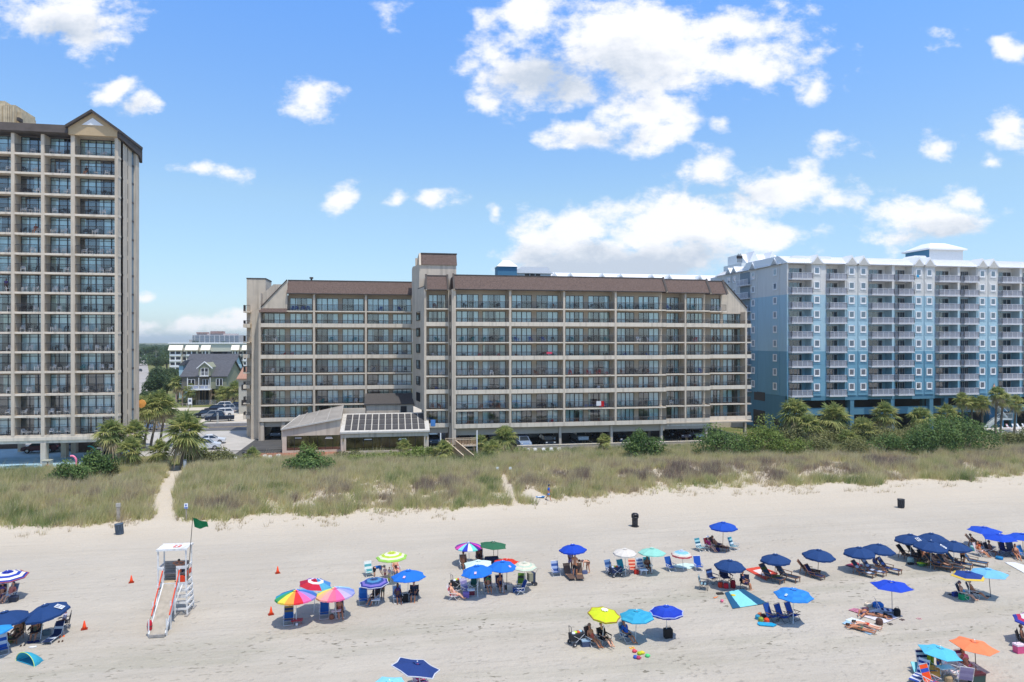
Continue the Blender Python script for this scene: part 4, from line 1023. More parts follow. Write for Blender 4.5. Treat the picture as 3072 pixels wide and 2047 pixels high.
m.box(X(-60, yp), X(15, yp), yp, yp+6, 46, Z(5, 303, yp)); m.box(X(15, yp), X(42, yp), yp+.4, yp+6, 46, Z(30, 312, yp)); m.box(X(42, yp), X(55, yp), yp+.9, yp+5, 46, Z(50, 330, yp))
for px in (4, 14, 20, 27, 34, 41): x = X(px, yp); m.tube([(x, yp-.1, 46.5), (x, yp-.1, Z(px, 318, yp))], .14, n=6)
m.box(X(50, yp), X(58, yp), yp, yp+1, Z(50, 362, yp), Z(50, 352, yp), FASC); m.obj('plant_room', tower)
for py in (1212,):
    mb = MB(); y = ys[407]+.9; mb.M = Matrix.Translation((xr+.35, y, Z(410, py, y))) @ Matrix.Rotation(R(90), 4, 'X'); mb.lathe([(.05, -.2), (.62 if py > 999 else .38, -.15), (.62 if py > 999 else .38, .15), (.05, .2)], m=mat('orange_sign', (.75, .33, .07), .6), n=8); mb.obj('sign_disc', tower)
# pool deck below the tower
dk = thing('pool_deck', 'pale blue raised pool terrace under the left tower', 'terrace')
m = MB(); DB = mat('blue_deck', (.33, .50, .60), .8, var=.12, scale=.8); xd = X(258, 98.2)
m.box(xl-6, xd, 98.2, 117.5, .4, 1.32, DB); m.obj('floor', dk)
m = MB(); m.box(xl-6, xd+.2, 98.0, 98.19, .2, 1.36, mat('pink_kerb', (.60, .50, .46), .9, var=.1)); m.obj('kerb', dk)
m = MB(); pts = [(X(62, 101)+2.1*math.cos(a/24*6.283), 100.9+.9*math.sin(a/24*6.283)) for a in range(24)]; m.prismZ(pts, 1.322, 1.335, mat('pool_water', (.02, .10, .13), .05, var=.1)); m.obj('pool', dk)
x = X(0, 99)
def arc_pipe(name, label, px, py, y, r, ht, col, wdt, sgn=-1):
    p = Vector((X(px, y), y, 1.32)); t = thing(name, label, 'water spout', p); mb = MB()
    pts = [(0, 0, 0), (0, 0, ht*.5)]+[(sgn*wdt*(1-math.cos(a)), 0, ht*.5+ht*.5*math.sin(a)) for a in [R(q) for q in range(15, 120, 15)]]
    mb.tube(pts, r, mat(name+'_paint', col, .4), 10); mb.obj('pipe', t, True); mb = MB(); mb.lathe([(r*1.8, 0), (r*1.8, .1), (r, .18)], n=10, m=WHT); mb.obj('base', t)
arc_pipe('pink_water_arch', 'curved pink water spout on the pool terrace', 229, 0, 98.9, .13, 1.5, '#e87f9c', .55)
arc_pipe('teal_water_arch', 'curved teal water spout deep on the pool terrace', 287, 0, 104.2, .1, 2.0, '#2f9fa0', .8)
t = thing('lamp_post', 'grey wooden lamp post beside the pool terrace', 'lamp post', (X(306, 99), 99, 1.0)); mb = MB(); mb.box(-.1, .1, -.1, .1, 0, 2.7, mat('weathered_wood', (.33, .29, .24), .9, var=.2, scale=6)); mb.obj('post', t); mb = MB(); mb.box(-.6, .05, -.12, .12, 2.7, 2.82, mat('lamp_grey', (.4, .4, .38), .5)); mb.obj('lamp_head', t)
t = thing('equipment_cabinet', 'beige metal cabinet standing by the front column of the tower', 'cabinet', (X(142, 99.6), 99.6, 1.32)); mb = MB(); mb.box(-.5, .5, -.35, .35, 0, .85, mat('cabinet_beige', (.5, .48, .42), .6)); mb.obj('body', t); mb = MB(); mb.prismX([(-.42, .85), (-.42, .9), (.42, .98), (.42, .85)], -.56, .56, mat('cabinet_lid', (.35, .36, .30), .6)); mb.obj('lid', t)
# ================================================================ blue hotel on the right
def blue_paint():
    m = bpy.data.materials.new('banded_blue_paint'); m.use_nodes = True; nt = m.node_tree; N = nt.nodes; L = nt.links; b = N['Principled BSDF']; b.inputs['Roughness'].default_value = .85
    tc = N.new('ShaderNodeTexCoord'); sp = N.new('ShaderNodeSeparateXYZ'); L.new(tc.outputs['Object'], sp.inputs[0])
    mr = N.new('ShaderNodeMapRange'); L.new(sp.outputs[2], mr.inputs[0]); mr.inputs[2].default_value = 40
    rp = N.new('ShaderNodeValToRGB'); rp.color_ramp.interpolation = 'CONSTANT'; L.new(mr.outputs[0], rp.inputs[0])
    for i, (z, c) in enumerate(((0, (.085, .22, .31)), (7.8/40, (.16, .34, .45)), (15.95/40, (.38, .55, .63)), (26.55/40, (.66, .65, .62)))):
        e = rp.color_ramp.elements[i] if i < 2 else rp.color_ramp.elements.new(z); e.position = z; e.color = (*c, 1)
    nz = N.new('ShaderNodeTexNoise'); nz.inputs['Scale'].default_value = .5; nz.inputs['Detail'].default_value = 5; L.new(tc.outputs['Object'], nz.inputs['Vector'])
    m2 = N.new('ShaderNodeMapRange'); L.new(nz.outputs['Fac'], m2.inputs[0]); m2.inputs[3].default_value = .84; m2.inputs[4].default_value = 1.08; mp = N.new('ShaderNodeMapping'); mp.inputs['Scale'].default_value = (3, 3, .3); L.new(tc.outputs['Object'], mp.inputs[0]); L.new(mp.outputs[0], nz.inputs['Vector'])
    mx = N.new('ShaderNodeVectorMath'); mx.operation = 'MULTIPLY'; L.new(rp.outputs[0], mx.inputs[0]); L.new(m2.outputs[0], mx.inputs[1]); L.new(mx.outputs[0], b.inputs['Base Color'])
    MATS['blue'] = m; return m
BLUE = blue_paint()
WROOF = mat('white_seam_roof', (.78, .79, .80), .45, .1, var=.03)
def railglass():
    m = bpy.data.materials.new('balcony_mesh_panel'); m.use_nodes = True; nt = m.node_tree; N = nt.nodes; L = nt.links
    b = N['Principled BSDF']; b.inputs['Base Color'].default_value = (.40, .40, .46, 1); b.inputs['Roughness'].default_value = .4
    tr = N.new('ShaderNodeBsdfTransparent'); ms = N.new('ShaderNodeMixShader'); ms.inputs[0].default_value = .55
    tc = N.new('ShaderNodeTexCoord'); nz = N.new('ShaderNodeTexNoise'); nz.inputs['Scale'].default_value = .7; L.new(tc.outputs['Object'], nz.inputs['Vector'])
    mr = N.new('ShaderNodeMapRange'); L.new(nz.outputs['Fac'], mr.inputs[0]); mr.inputs[3].default_value = .45; mr.inputs[4].default_value = .75; L.new(mr.outputs[0], ms.inputs[0])
    L.new(tr.outputs[0], ms.inputs[1]); L.new(b.outputs[0], ms.inputs[2]); L.new(ms.outputs[0], N['Material Output'].inputs[0]); return m
RGL = railglass()
hotel = thing('blue_hotel', 'blue and white striped eleven floor hotel with white metal roof at right', 'building')
YB = 114.5; BZ = [7.9+2.69*k for k in range(9)]; BE = 32.3; BR = 33.9; yb2 = YB+1.75
W = MB().use(BLUE); HW = mat('weathered_white', (.62, .62, .64), .7, var=.06, streak=.15); S = MB().use(HW); RF = MB().use(WROOF); IT = MB().use(mat('dark_room', (.10, .10, .12), .9)); TR = MB().use(WHT)
balc = [(2365, 2433), (2478, 2535), (2604, 2676), (2684, 2736), (2805, 2873), (2880, 2929), (2993.5, 3059), (3066, 3135), (3190, 3250)]
wcol = [2449, 2553, 2588, 2753.7, 2786, 2944.5, 2977, 3152, 3180]
xL = X(2361, YB); xR = X(3300, YB)
bw = Windows(hotel, WHT, GLB, False); GLD = glassmat('hotel_door_glass', (.16, .18, .26), .14); bd = Windows(hotel, mat('door_frame_grey', (.40, .42, .45), .5), GLD, False, 'balcony_door')
bx = [(X(a, YB), X(b, YB)) for a, b in balc]
# front wall: solid between balconies
fill_wall(W, xL, xR, YB, YB+.35, 7.0, BE, bx)
for (a, b), (pa, pb) in zip(bx, balc):
    W.box(a-.02, b+.02, yb2, yb2+.2, 7.9, BE) if False else None
    W.box(b-.01, b+.15, YB+.35, yb2+.2, 7.9, BE); W.box(a-.15, a+.01, YB+.35, yb2+.2, 7.9, BE)
    for k, z in enumerate(BZ):
        zt = BZ[k+1]-.2 if k < 8 else BE
        S.prismZ([(a-.1, YB+.3), (a+.25, YB-.75), (b-.05, YB-.75), (b+.05, YB+.3)], z-.2, z); S.box(a, b, YB+.3, yb2+.2, z-.2, z)
        w = b-a; d0 = max(a+.1, X(pa+(pb-pa)*.04, yb2)); d1 = min(b-.1, X(pa+(pb-pa)*(.60 if w > 3.8 else .95), yb2))
        W.box(a, d0, yb2, yb2+.2, z, zt); W.box(d1, b, yb2, yb2+.2, z, zt); W.box(d0, d1, yb2, yb2+.2, z+2.2, zt)
        bd.add(d0, d1, yb2+.12, z+.02, z+2.2, 3 if w > 3.8 else 4, 0)
        mb = MB().use(HW); P = [(a-.05, YB+.2), (a+.28, YB-.7), (b-.08, YB-.7), (b+.02, YB+.25)]
        for i, (p, q) in enumerate(zip(P[:-1], P[1:])):
            p = Vector((*p, 0)); q = Vector((*q, 0)); mb.use(HW)
            mb.bar(p+Vector((0, 0, 1.08)), q+Vector((0, 0, 1.08)), .07, .06); mb.bar(p+Vector((0, 0, .08)), q+Vector((0, 0, .08)), .06, .08)
            n = 4 if i == 1 and w > 3.8 else (3 if i == 1 else 1)
            for j in range(n+1): c = p+(q-p)*j/n; mb.box(c.x-.035, c.x+.035, c.y-.035, c.y+.035, 0, 1.08)
            nn = max(2, int((q-p).length/.13))
            for j in range(nn): c = p+(q-p)*(j+.5)/nn; mb.box(c.x-.008, c.x+.008, c.y-.008, c.y+.008, .1, 1.05)
            off = Vector((0, .03, 0)); mb.poly([p+off+Vector((0, 0, .13)), q+off+Vector((0, 0, .13)), q+off+Vector((0, 0, 1.04)), p+off+Vector((0, 0, 1.04))], RGL)
        mb.obj('railing', hotel, loc=(0, 0, z))
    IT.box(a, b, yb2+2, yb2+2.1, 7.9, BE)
# window columns with white trim and gables
for px in wcol:
    x = X(px, YB); hw = .85
    W.box(x-1.0, x+1.0, YB-.12, YB, 7.9, BE); RF.prismY([(x-1.4, BE-.1), (x+1.4, BE-.1), (x, 34.0)], YB-.35, YB+2.2)
    g = MB(); g.prismY([(x-1.12, BE-.12), (x+1.12, BE-.12), (x, 33.55)], YB-.42, YB-.345, mat('gable_white', (.50, .485, .45), .8)); g.obj('gable', hotel)
    for k, z in enumerate(BZ):
        if px == 2977 and k == 0: continue
        a, b = x-.47, x+.47; z0, z1 = z+1.05, z+2.15
        W.box(x-.85, x+.85, YB-.17, YB-.10, z0-.55, z0-.42); W.box(x-.85, x-.72, YB-.17, YB-.10, z0-.42, z1+.35); W.box(x+.72, x+.85, YB-.17, YB-.10, z0-.42, z1+.35)
        bw.add(a, b, YB-.125, z0, z1, 1, 0, 0, -1)
        pass
W.box(xL, xL+.3, YB+.35, 145, 1, BE)      # side wall core
W.box(xR-.3, xR, YB, 145, 1, BE); W.box(xL, xR, 131, 131.3, 1, BE)
# side wall features
def yz(zx): return YB/(1-(605-zx)/2739)
for zx in (518, 352, 212, 170):
    yc = yz(zx); 
    W.box(xL-.1, xL, yc-1.3, yc+1.3, 7.9, BE) 
    RF.prismX([(yc-1.4, BE-.05), (yc+1.4, BE-.05), (yc, 33.7)], xL-.4, xL+2)
    g = MB(); g.prismX([(yc-1.15, BE-.1), (yc+1.15, BE-.1), (yc, 33.4)], xL-.45, xL-.395, MATS['gable_white']); g.obj('gable', hotel)
    for k, z in enumerate(BZ):
                bw.add(xL-.12, xL-.12+1.0, yc+.5, z+1.05, z+2.15, 1, 0, R(-90), -1)
y0, y1_ = yz(337), yz(250)
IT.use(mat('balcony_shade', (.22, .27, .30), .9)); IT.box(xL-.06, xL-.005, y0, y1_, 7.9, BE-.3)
for k, z in enumerate(BZ):
    S.box(xL-.9, xL, y0, y1_, z-.2, z); mb = MB(); mb.use(WHT)
    rail_into(mb, (xL-.85, y0), (xL-.85, y1_), z, z+1.08, WHT, WHT, .3)
    mb.poly([(xL-.83, y0, z+.1), (xL-.83, y1_, z+.1), (xL-.83, y1_, z+1), (xL-.83, y0, z+1)], RGL); mb.obj('railing', hotel)
# roof
RF.prismX([(YB-.35, BE), (YB-.35, BE+.12), (YB+2.6, BR), (YB+14, BR), (YB+16.5, BE)], xL-.2, xR)
RF.prismY([(xL-.45, BE), (xL-.45, BE+.12), (xL+2.4, BR), (xL+10, BR), (xL+10, BE)], YB+1.5, yz(75))
RF.use(mat('seam_line', (.60, .62, .65), .5))
x = xL
while x < xR: RF.bar((x, YB-.3, BE+.16), (x, YB+2.55, BR+.02), .035, .05); x += .42
y = YB+1.6
while y < yz(75): RF.bar((xL-.42, y, BE+.16), (xL+2.35, y, BR+.02), .035, .05); y += .5
# parking levels under
W.use(BLUE); W.box(xL, xR, YB+.1, YB+.5, 7.05, 7.9); W.box(xL+1.2, xR, YB+.5, YB+.7, 4.2, 5.55); W.box(xL, xL+.9, YB, YB+.5, 1, 7.05)
for px in (2557, 2679, 2795, 2840, 2968, 3046, 3110): x = X(px, YB); W.box(x-.4, x+.4, YB+.05, YB+1.0, 1, 7.05)
for px in (2545, 2660, 2770, 2900): x = X(px, YB+6); W.box(x-.3, x+.3, YB+6, YB+6.6, 1, 7.05)
W.box(xL+.3, xR, YB+1, 131, 7.3, 7.85); IT.use(DKM); IT.box(xL-.03, xL-.004, yz(437), yz(355), 6.3, 8.0) ; IT.box(xL-.03, xL-.004, yz(437), yz(350), 1.4, 4.4); IT.box(xL-.03, xL-.004, yz(550), yz(505), 2.2, 3.3)  # flat dark sheets on the side wall stand in for shaded openings
IT.box(xL+.5, xR, 124, 124.2, 1, 7); 
W.obj('wall', hotel); S.obj('balcony_slab', hotel); RF.obj('roof', hotel); IT.obj('interior', hotel); bw.done(); bd.done()
# roof house
m = MB(); yp = 122; xa, xb = X(2788, yp), X(2889, yp); m.box(xa, xb, yp, yp+6.5, 33, 36.9, mat('penthouse_white', (.66, .67, .67), .85)); m.box(xa-.04, xa, yp, yp+6.5, 33, 36.9, mat('penthouse_blue', (.05, .17, .28), .8))
m.obj('roof_house', hotel); m = MB().use(WROOF); e = .5; c = 2.2
b0 = [(xa-e, yp-e, 36.9), (xb+e, yp-e, 36.9), (xb+e, yp+6.5+e, 36.9), (xa-e, yp+6.5+e, 36.9)]; b1 = [(xa+c, yp+c, 38.3), (xb-c, yp+c, 38.3), (xb-c, yp+4.5, 38.3), (xa+c, yp+4.5, 38.3)]
for i in range(4): j = (i+1) % 4; m.poly([b0[i], b0[j], b1[j], b1[i]])
m.poly(b1); m.poly(b0[::-1]); m.use(WHT)
for i in range(4): j = (i+1) % 4; m.bar(Vector(b0[i])-Vector((0, 0, .15)), Vector(b0[j])-Vector((0, 0, .15)), .2, .3)
m.obj('roof_house_roof', hotel)
m = MB().use(WROOF); yq = 119; xq = X(2760, yq); m.prismY([(xq-2.5, 33.6), (xq+2.6, 33.6), (xq+1.2, 34.9), (xq-1.0, 34.9)], yq, yq+3); m.obj('dormer', hotel)
# rear wing glimpsed above the brown roof
rw = thing('rear_hotel_wing', 'rear hotel wing with white roof and small gables above the brown roof', 'building')
yr = 152; m = MB().use(mat('rear_wall', (.60, .64, .64), .85)); x0, x1 = X(1640, yr), X(2290, yr)
ze = Z(1800, 838, yr); zr_ = Z(1800, 821, yr+3); m.box(x0, x1, yr, yr+10, 1, ze); m.box(X(1540, yr), X(1648, yr), yr-1.5, yr+9, 1, Z(1560, 822, yr)); m.obj('wall', rw)
m = MB().use(WROOF); m.prismX([(yr-.4, ze), (yr+3, zr_), (yr+8, zr_), (yr+10.5, ze)], x0, x1)
for px in (1662, 1710, 1805, 1860, 1953, 2005, 2096): x = X(px, yr); m.prismY([(x-1.0, ze-.05), (x+1.0, ze-.05), (x, ze+1.25)], yr-.7, yr+2)
z0 = Z(1560, 822, yr); z1 = Z(1600, 804, yr); a, b = X(1535, yr), X(1650, yr)
m.prismY([(a-.3, z0), (b+.3, z0), (b-1, z1), (a+1.9, z1)], yr-1.9, yr+8); m.obj('roof', rw)
m = MB(); m.use(mat('gable_grey', (.45, .48, .50), .8))
for px in (1710, 1805, 1860, 1953, 2005, 2096): x = X(px, yr); m.prismY([(x-.7, ze-.1), (x+.7, ze-.1), (x, ze+.85)], yr-.75, yr-.71)
m.obj('gable', rw)
for i in range(3): a = X(1571+i*16, yr); mb = MB(); mb.box(a, a+1.0, yr-1.6, yr-1.5, Z(1580, 834, yr)-.8, Z(1580, 824, yr), DKM); mb.obj('window', rw)
bt = thing('blue_stair_tower', 'small blue tower with white pyramid roof behind the brown roof', 'tower'); yr = 149; a, b = X(1493, yr), X(1551, yr)
m = MB(); m.box(a, b, yr, yr+4, 1, Z(1520, 800, yr), mat('tower_blue', (.06, .19, .31), .85)); m.obj('wall', bt)
m = MB().use(WROOF); z0 = Z(1520, 800, yr); z1 = Z(1520, 781.5, yr+1.5); c1 = (a+b)/2
B4 = [(a-.2, yr-.3, z0), (b+.2, yr-.3, z0), (b+.2, yr+4.3, z0), (a-.2, yr+4.3, z0)]; T4 = [(c1-.7, yr+1.4, z1), (c1+.7, yr+1.4, z1), (c1+.7, yr+2.4, z1), (c1-.7, yr+2.4, z1)]
for i in range(4): j = (i+1) % 4; m.poly([B4[i], B4[j], T4[j], T4[i]])
m.poly(T4); m.obj('roof', bt)
up = thing('upper_hotel_wing', 'taller white roofed hotel part with two gables behind the blue side wall', 'building'); yu = 134; a, b = X(2225, yu), X(2345, yu)
m = MB(); m.box(a, b, yu, yu+8, 20, Z(2300, 790, yu), mat('rear_wall', (.5, .5, .5))); m.obj('wall', up); m = MB().use(WROOF)
z0, z1 = Z(2300, 792, yu), Z(2300, 764, yu+2); m.prismX([(yu-.4, z0), (yu+2.5, z1), (yu+8, z1), (yu+8, z0)], a+1, b)
for px in (2258, 2312): x = X(px, yu); m.prismY([(x-1.3, z0), (x+1.3, z0), (x, z1+.3)], yu-.7, yu+2.4)
m.obj('roof', up); m = MB(); x = X(2219, yu); [m.bar((x+i*.25, yu, Z(2219, 788, yu)), (x+i*.22, yu, Z(2219, 764, yu)+.2*(i % 2)), .08, .08, DKM) for i in range(-2, 3)]; m.box(x-.6, x+.6, yu-.1, yu+.2, Z(2219, 776, yu), Z(2219, 768, yu)); m.obj('antenna', up)
# white stair in front of the hotel
st = thing('beach_stair', 'white zigzag stair with railings in front of the blue hotel', 'stair'); ysr = 111.5
SW_ = mat('stair_grey_white', (.42, .48, .50), .7, var=.08); m = MB().use(SW_); pA = (X(2953, ysr), Z(2953, 1283, ysr)); pB = (X(2990, ysr), Z(2990, 1255, ysr)); pC = (X(3028, ysr), Z(3028, 1252, ysr)); pD = (X(2975, ysr+1), Z(2975, 1226, ysr)); pE = (X(3025, ysr+1), Z(3025, 1206, ysr))
m.bar((pA[0], ysr, pA[1]-.2), (pB[0], ysr, pB[1]-.2), 1.2, .15); m.box(pB[0], pC[0], ysr-.7, ysr+1.4, pB[1]-.3, pB[1]-.1)
m.bar((pC[0], ysr+1, pC[1]-.2), (pD[0], ysr+1, pE[1]), 1.2, .15); m.box(pD[0]-.5, pE[0], ysr+.5, YB, pE[1]-.2, pE[1]); m.obj('flight', st)
m = MB()
rail_into(m, (pB[0], ysr-.7), (pC[0], ysr-.7), pB[1]-.1, pB[1]+1.0, SW_, SW_, .14)
for q in (0, .5, 1.0): m.bar((pA[0], ysr-.6, pA[1]+q), (pB[0], ysr-.6, pB[1]+q), .05, .05, SW_)
for i in range(14): k = i/13; x = pA[0]+(pB[0]-pA[0])*k; z = pA[1]+(pB[1]-pA[1])*k; m.box(x-.012, x+.012, ysr-.61, ysr-.59, z, z+1)
for q in (0, 1.0): m.bar((pC[0], ysr+.4, pC[1]+q), (pD[0], ysr+.4, pE[1]+q+.1), .05, .05, WHT)
rail_into(m, (pD[0]-.5, ysr+.5), (pE[0], ysr+.5), pE[1], pE[1]+1.0, SW_, SW_, .14); m.obj('railing', st)
m = MB(); m.box(pB[0]-.1, pC[0]+.3, ysr+1.5, ysr+2.2, 1, pE[1]-.3, mat('stair_pier_blue', (.04, .15, .27), .8)); m.box(pC[0]-.1, pC[0]+.1, ysr-.6, ysr-.4, 1, pB[1]-.3); m.obj('pier', st)

# ================================================================ inland houses
def gabled(px0, px1, y, zb, ze, zr, depth, wm, rm, name, label, cat='house', sag=.5):
    t = thing(name, label, cat); a, b = X(px0, y), X(px1, y)
    m = MB(); m.box(a, b, y, y+depth, zb, ze, wm)
    m.prismX([(y, ze-.01), (y+depth, ze-.01), (y+depth/2, zr-.15)], a+.02, b-.02); m.obj('wall', t)
    m = MB().use(rm); d2 = depth/2; k = (zr-ze)/d2
    for s in (0, 1):
        if s == 0: m.prismX([(y-sag, ze-sag*k), (y-sag, ze-sag*k+.2), (y+d2, zr+.2), (y+d2, zr)], a-.4, b+.4)
        else: m.prismX([(y+d2, zr), (y+d2, zr+.2), (y+depth+sag, ze-sag*k+.2), (y+depth+sag, ze-sag*k)], a-.4, b+.4)
    m.obj('roof', t); return t, a, b
GREYR = mat('grey_shingles', (.085, .088, .10), .95, var=.2, scale=2, bump=.4, bscale=5)
SAGE = mat('sage_siding', (.25, .26, .18), .85, var=.06)
t, a, b = gabled(545, 680, 194, 5.2, 8.6, 12.5, 18, SAGE, GREYR, 'stilt_house', 'olive green stilt house with a large grey roof and white balcony')
m = MB(); zc = 8.3
xm = X(630, 193.9)
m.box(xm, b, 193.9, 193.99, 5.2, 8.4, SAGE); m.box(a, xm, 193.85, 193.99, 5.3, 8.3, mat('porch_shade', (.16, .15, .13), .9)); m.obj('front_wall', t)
for p0, p1, z0, z1, n in ((563, 585, 5.5, 7.8, 2), (608, 626, 5.5, 7.8, 2), (648, 668, 6.0, 7.9, 2)):
    mb = MB(); x0, x1 = X(p0, 193.7), X(p1, 193.7); w, h = x1-x0, z1-z0
    frame_into(mb, w, h, n, WHT, 0, .1, .14); o = mb.obj('window', t, loc=(x0, 193.75, z0)); mb = MB(); mb.poly([(0, 0, 0), (w, 0, 0), (w, 0, h), (0, 0, h)], mat('dark_pane', (.03, .035, .045), .1)); mb.obj('pane', o)
m = MB().use(WHT); x0, x1 = X(562, 192), X(630, 192); m.box(x0, x1, 192, 193.8, 5.0, 5.25)
for k in range(5): x = x0+(x1-x0)*k/4; m.box(x-.07, x+.07, 192, 192.14, 5.2, 8.3 if k in (0, 2, 4) else 6.3)
m.box(x0, x1, 192, 192.1, 6.2, 6.32); m.box(x0, x1, 192.02, 192.08, 5.25, 5.4)
for k in range(40): x = x0+(x1-x0)*k/40; m.box(x, x+.05, 192.03, 192.07, 5.3, 6.2)
m.obj('balcony', t)
m = MB().use(mat('blue_balcony_cloth', (.18, .26, .55), .8)); m.box(x0+.6, x0+2.6, 192.08, 192.1, 5.45, 6.1); m.box(x0+3.2, x0+5.0, 192.08, 192.1, 5.45, 6.1); m.obj('balcony_cloth', t)
# dormer
m = MB().use(SAGE); da, db = X(590, 193.2), X(638, 193.2); m.box(da+.5, db-.5, 193.2, 200, 8.7, 11.0); m.prismY([(da+.5, 11.0), (db-.5, 11.0), ((da+db)/2, 12.2)], 193.2, 202); m.obj('dormer', t)
m = MB().use(WHT)
for s, e in ((da, (da+db)/2), ((da+db)/2, db)):
    z0, z1 = (10.7, 12.5) if s == da else (12.5, 10.7); m.prismY([(s, z0-.15), (e, z1-.15), (e, z1+.12), (s, z0+.12)], 192.9, 193.15)
m.box(da+.9, db-.9, 192.3, 193.2, 8.6, 8.75); rail_into(m, (da+.9, 192.35), (db-.9, 192.35), 8.7, 9.8, WHT, WHT, .15); m.obj('dormer_trim', t)
mb = MB(); frame_into(mb, 1.9, 2.0, 2, WHT, 0, .08, .14); mb.poly([(0, .01, 0), (1.9, .01, 0), (1.9, .01, 2), (0, .01, 2)], MATS['dark_pane']); mb.obj('window', t, loc=((da+db)/2-.95, 193.15, 8.8))
m = MB().use(mat('stilt_wood', (.30, .22, .15), .9, var=.2))
for px in (547, 575, 589, 597, 629, 632, 655, 678):
    for dy in (0, 6, 13): x = X(px, 194); m.box(x-.17, x+.17, 194+dy, 194.35+dy, 1, 5.2)
m.bar((X(633, 193), 193.6, 3.3), (X(650, 193), 193.6, 4.1), .15, .15); m.bar((X(633, 193), 193.6, 3.9), (X(650, 193), 193.6, 3.0), .15, .15)
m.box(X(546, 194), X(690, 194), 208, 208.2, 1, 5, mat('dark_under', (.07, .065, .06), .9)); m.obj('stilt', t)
m = MB().use(WHT)
for k in range(36): x = X(590, 193.5)+k*.28; m.box(x, x+.06, 193.6, 193.64, 1, 2.3)
m.obj('under_fence', t)
LB = mat('light_blue_siding', (.42, .60, .68), .85, var=.05)
t, a, b = gabled(556, 700, 214, 2, 10.2, 13.9, 12, LB, GREYR, 'light_blue_house', 'light blue house with grey roofs behind the olive stilt house')
for px, z in ((706, 10.2), (694, 6.0), (699, 6.0), (704, 6.0), (543, 9.5)): mb = MB(); x = X(px, 213.9); mb.box(x-.5, x+.5, 213.9, 213.96, z, z+1.5, WHT); mb.box(x-.35, x+.35, 213.86, 213.9, z+.15, z+1.35, MATS['dark_pane']); mb.obj('window', t)
m = MB().use(LB); yy = 210; m.box(X(692, yy), X(716, yy), yy, yy+4, 2, 11.0); m.prismY([(X(690, yy), 11), (X(718, yy), 9.5), (X(718, yy), 9.9), (X(690, yy), 12.4)], yy-.4, yy+5, GREYR); m.obj('side_wing', t)
m = MB(); m.box(X(537, 204), X(550, 204), 204, 212, 2, 11.2, LB); m.prismY([(X(535, 204), 11.2), (X(556, 204), 11.2), (X(556, 204), 12.6)], 203.6, 212, GREYR); m.obj('side_wing', t)
t, a, b = gabled(716, 752, 168, 1, 9.2, 11.5, 14, mat('pale_wall', (.48, .46, .40), .85), mat('orange_tiles', (.36, .20, .14), .9, var=.2), 'tiled_house', 'pale house with an orange tiled roof beside the beige balconies')
for z in (3, 6.6): mb = MB(); x = X(734, 167.9); mb.box(x-.7, x+.7, 167.9, 167.97, z, z+1.2, DKM); mb.obj('window', t)
# low condo block with awning roofs
t = thing('low_condo_block', 'pale yellow green four floor condo block with cream awnings beyond the houses', 'building'); yc = 372
gw = mat('pale_green_wall', (.56, .56, .47), .85); yw_ = mat('pale_yellow_wall', (.66, .61, .50), .85); m = MB()
a, b = X(508, yc), X(752, yc); m.box(a, b, yc, yc+14, 1, 16.6, gw); m.box(a-.5, b, yc-.6, yc+14.5, 16.6, 17.2, WHT)
for p0, p1 in ((508, 545), (558, 592), (605, 628), (696, 715), (728, 752)): m.box(X(p0, yc-2), X(p1, yc-2), yc-2, yc, 1, 14, yw_)
m.obj('wall', t)
for p0, p1 in ((508, 545), (558, 592), (605, 628), (696, 715), (728, 752)):
    x0, x1 = X(p0, yc-2), X(p1, yc-2); mb = MB(); mb.prismX([(yc-3, 13.2), (yc-3, 13.5), (yc-.6, 15.9), (yc, 13.2)], x0-.4, x1+.4, mat('cream_awning', (.82, .75, .63), .8)); mb.obj('awning', t)
    for z in (11, 8.2, 5.4, 2.6):
        mb = MB(); mb.box(x0+.6, x1-.6, yc-2.06, yc-2.0, z, z+1.7, MATS['dark_pane']); w = x1-x0
        mb.box(x0+w/2-.25, x0+w/2+.25, yc-2.3, yc-2.07, z-.6, z+2, WHT); mb.box(x0+.2, x1-.2, yc-2.35, yc-2.1, z-.55, z+.35, WHT); mb.obj('balcony', t)
for k, px in enumerate((551, 598, 640, 654, 668, 684, 721)):
    for z in (11, 8.2): mb = MB(); x = X(px, yc); ww = 1.3 if px in (551, 598, 721) else 2.2; mb.box(x-ww, x+ww, yc-.12, yc-.05, z, z+1.6, MATS['dark_pane']); mb.box(x-ww-.1, x+ww+.1, yc-.2, yc-.12, z-.4, z+.1, WHT); mb.obj('window', t)
# distant tower block
t = thing('distant_condo_tower', 'hazy grey pink tower block far away above the low condo roof', 'building'); yd = 1400; m = MB()
gm = mat('hazy_facade', (.52, .46, .44), .9); x0, x1 = X(577, yd), X(722, yd); s_ = fdist(650, yd)
ztop = Z(650, 1001, yd); m.box(x0, x1, yd, yd+30, 1, ztop-3, gm); m.box(X(588, yd), X(706, yd), yd+5, yd+30, 1, ztop, gm); m.box(X(566, yd), X(577, yd), yd+3, yd+30, 1, ztop-12, gm); m.obj('wall', t)
m = MB().use(mat('hazy_glass', (.20, .24, .30), .6))
k = 2.0; z = 5
while z < ztop-4: m.box(x0+1, x1-1, yd-.5, yd-.1, z, z+1.8); z += 3.1
m.obj('glazing', t)
m = MB().use(mat('hazy_white', (.62, .60, .60), .9)); x = x0+4
while x < x1: m.box(x, x+1.2, yd-1.2, yd-.5, 1, ztop-4); x += 9
m.obj('pilaster', t); m = MB().use(mat('hazy_red_roof', (.36, .20, .17), .9)); m.box(X(588, yd), X(620, yd), yd+2, yd+20, ztop, ztop+2.5); m.box(X(630, yd), X(668, yd), yd+2, yd+20, ztop, ztop+4.5); m.obj('roof', t)
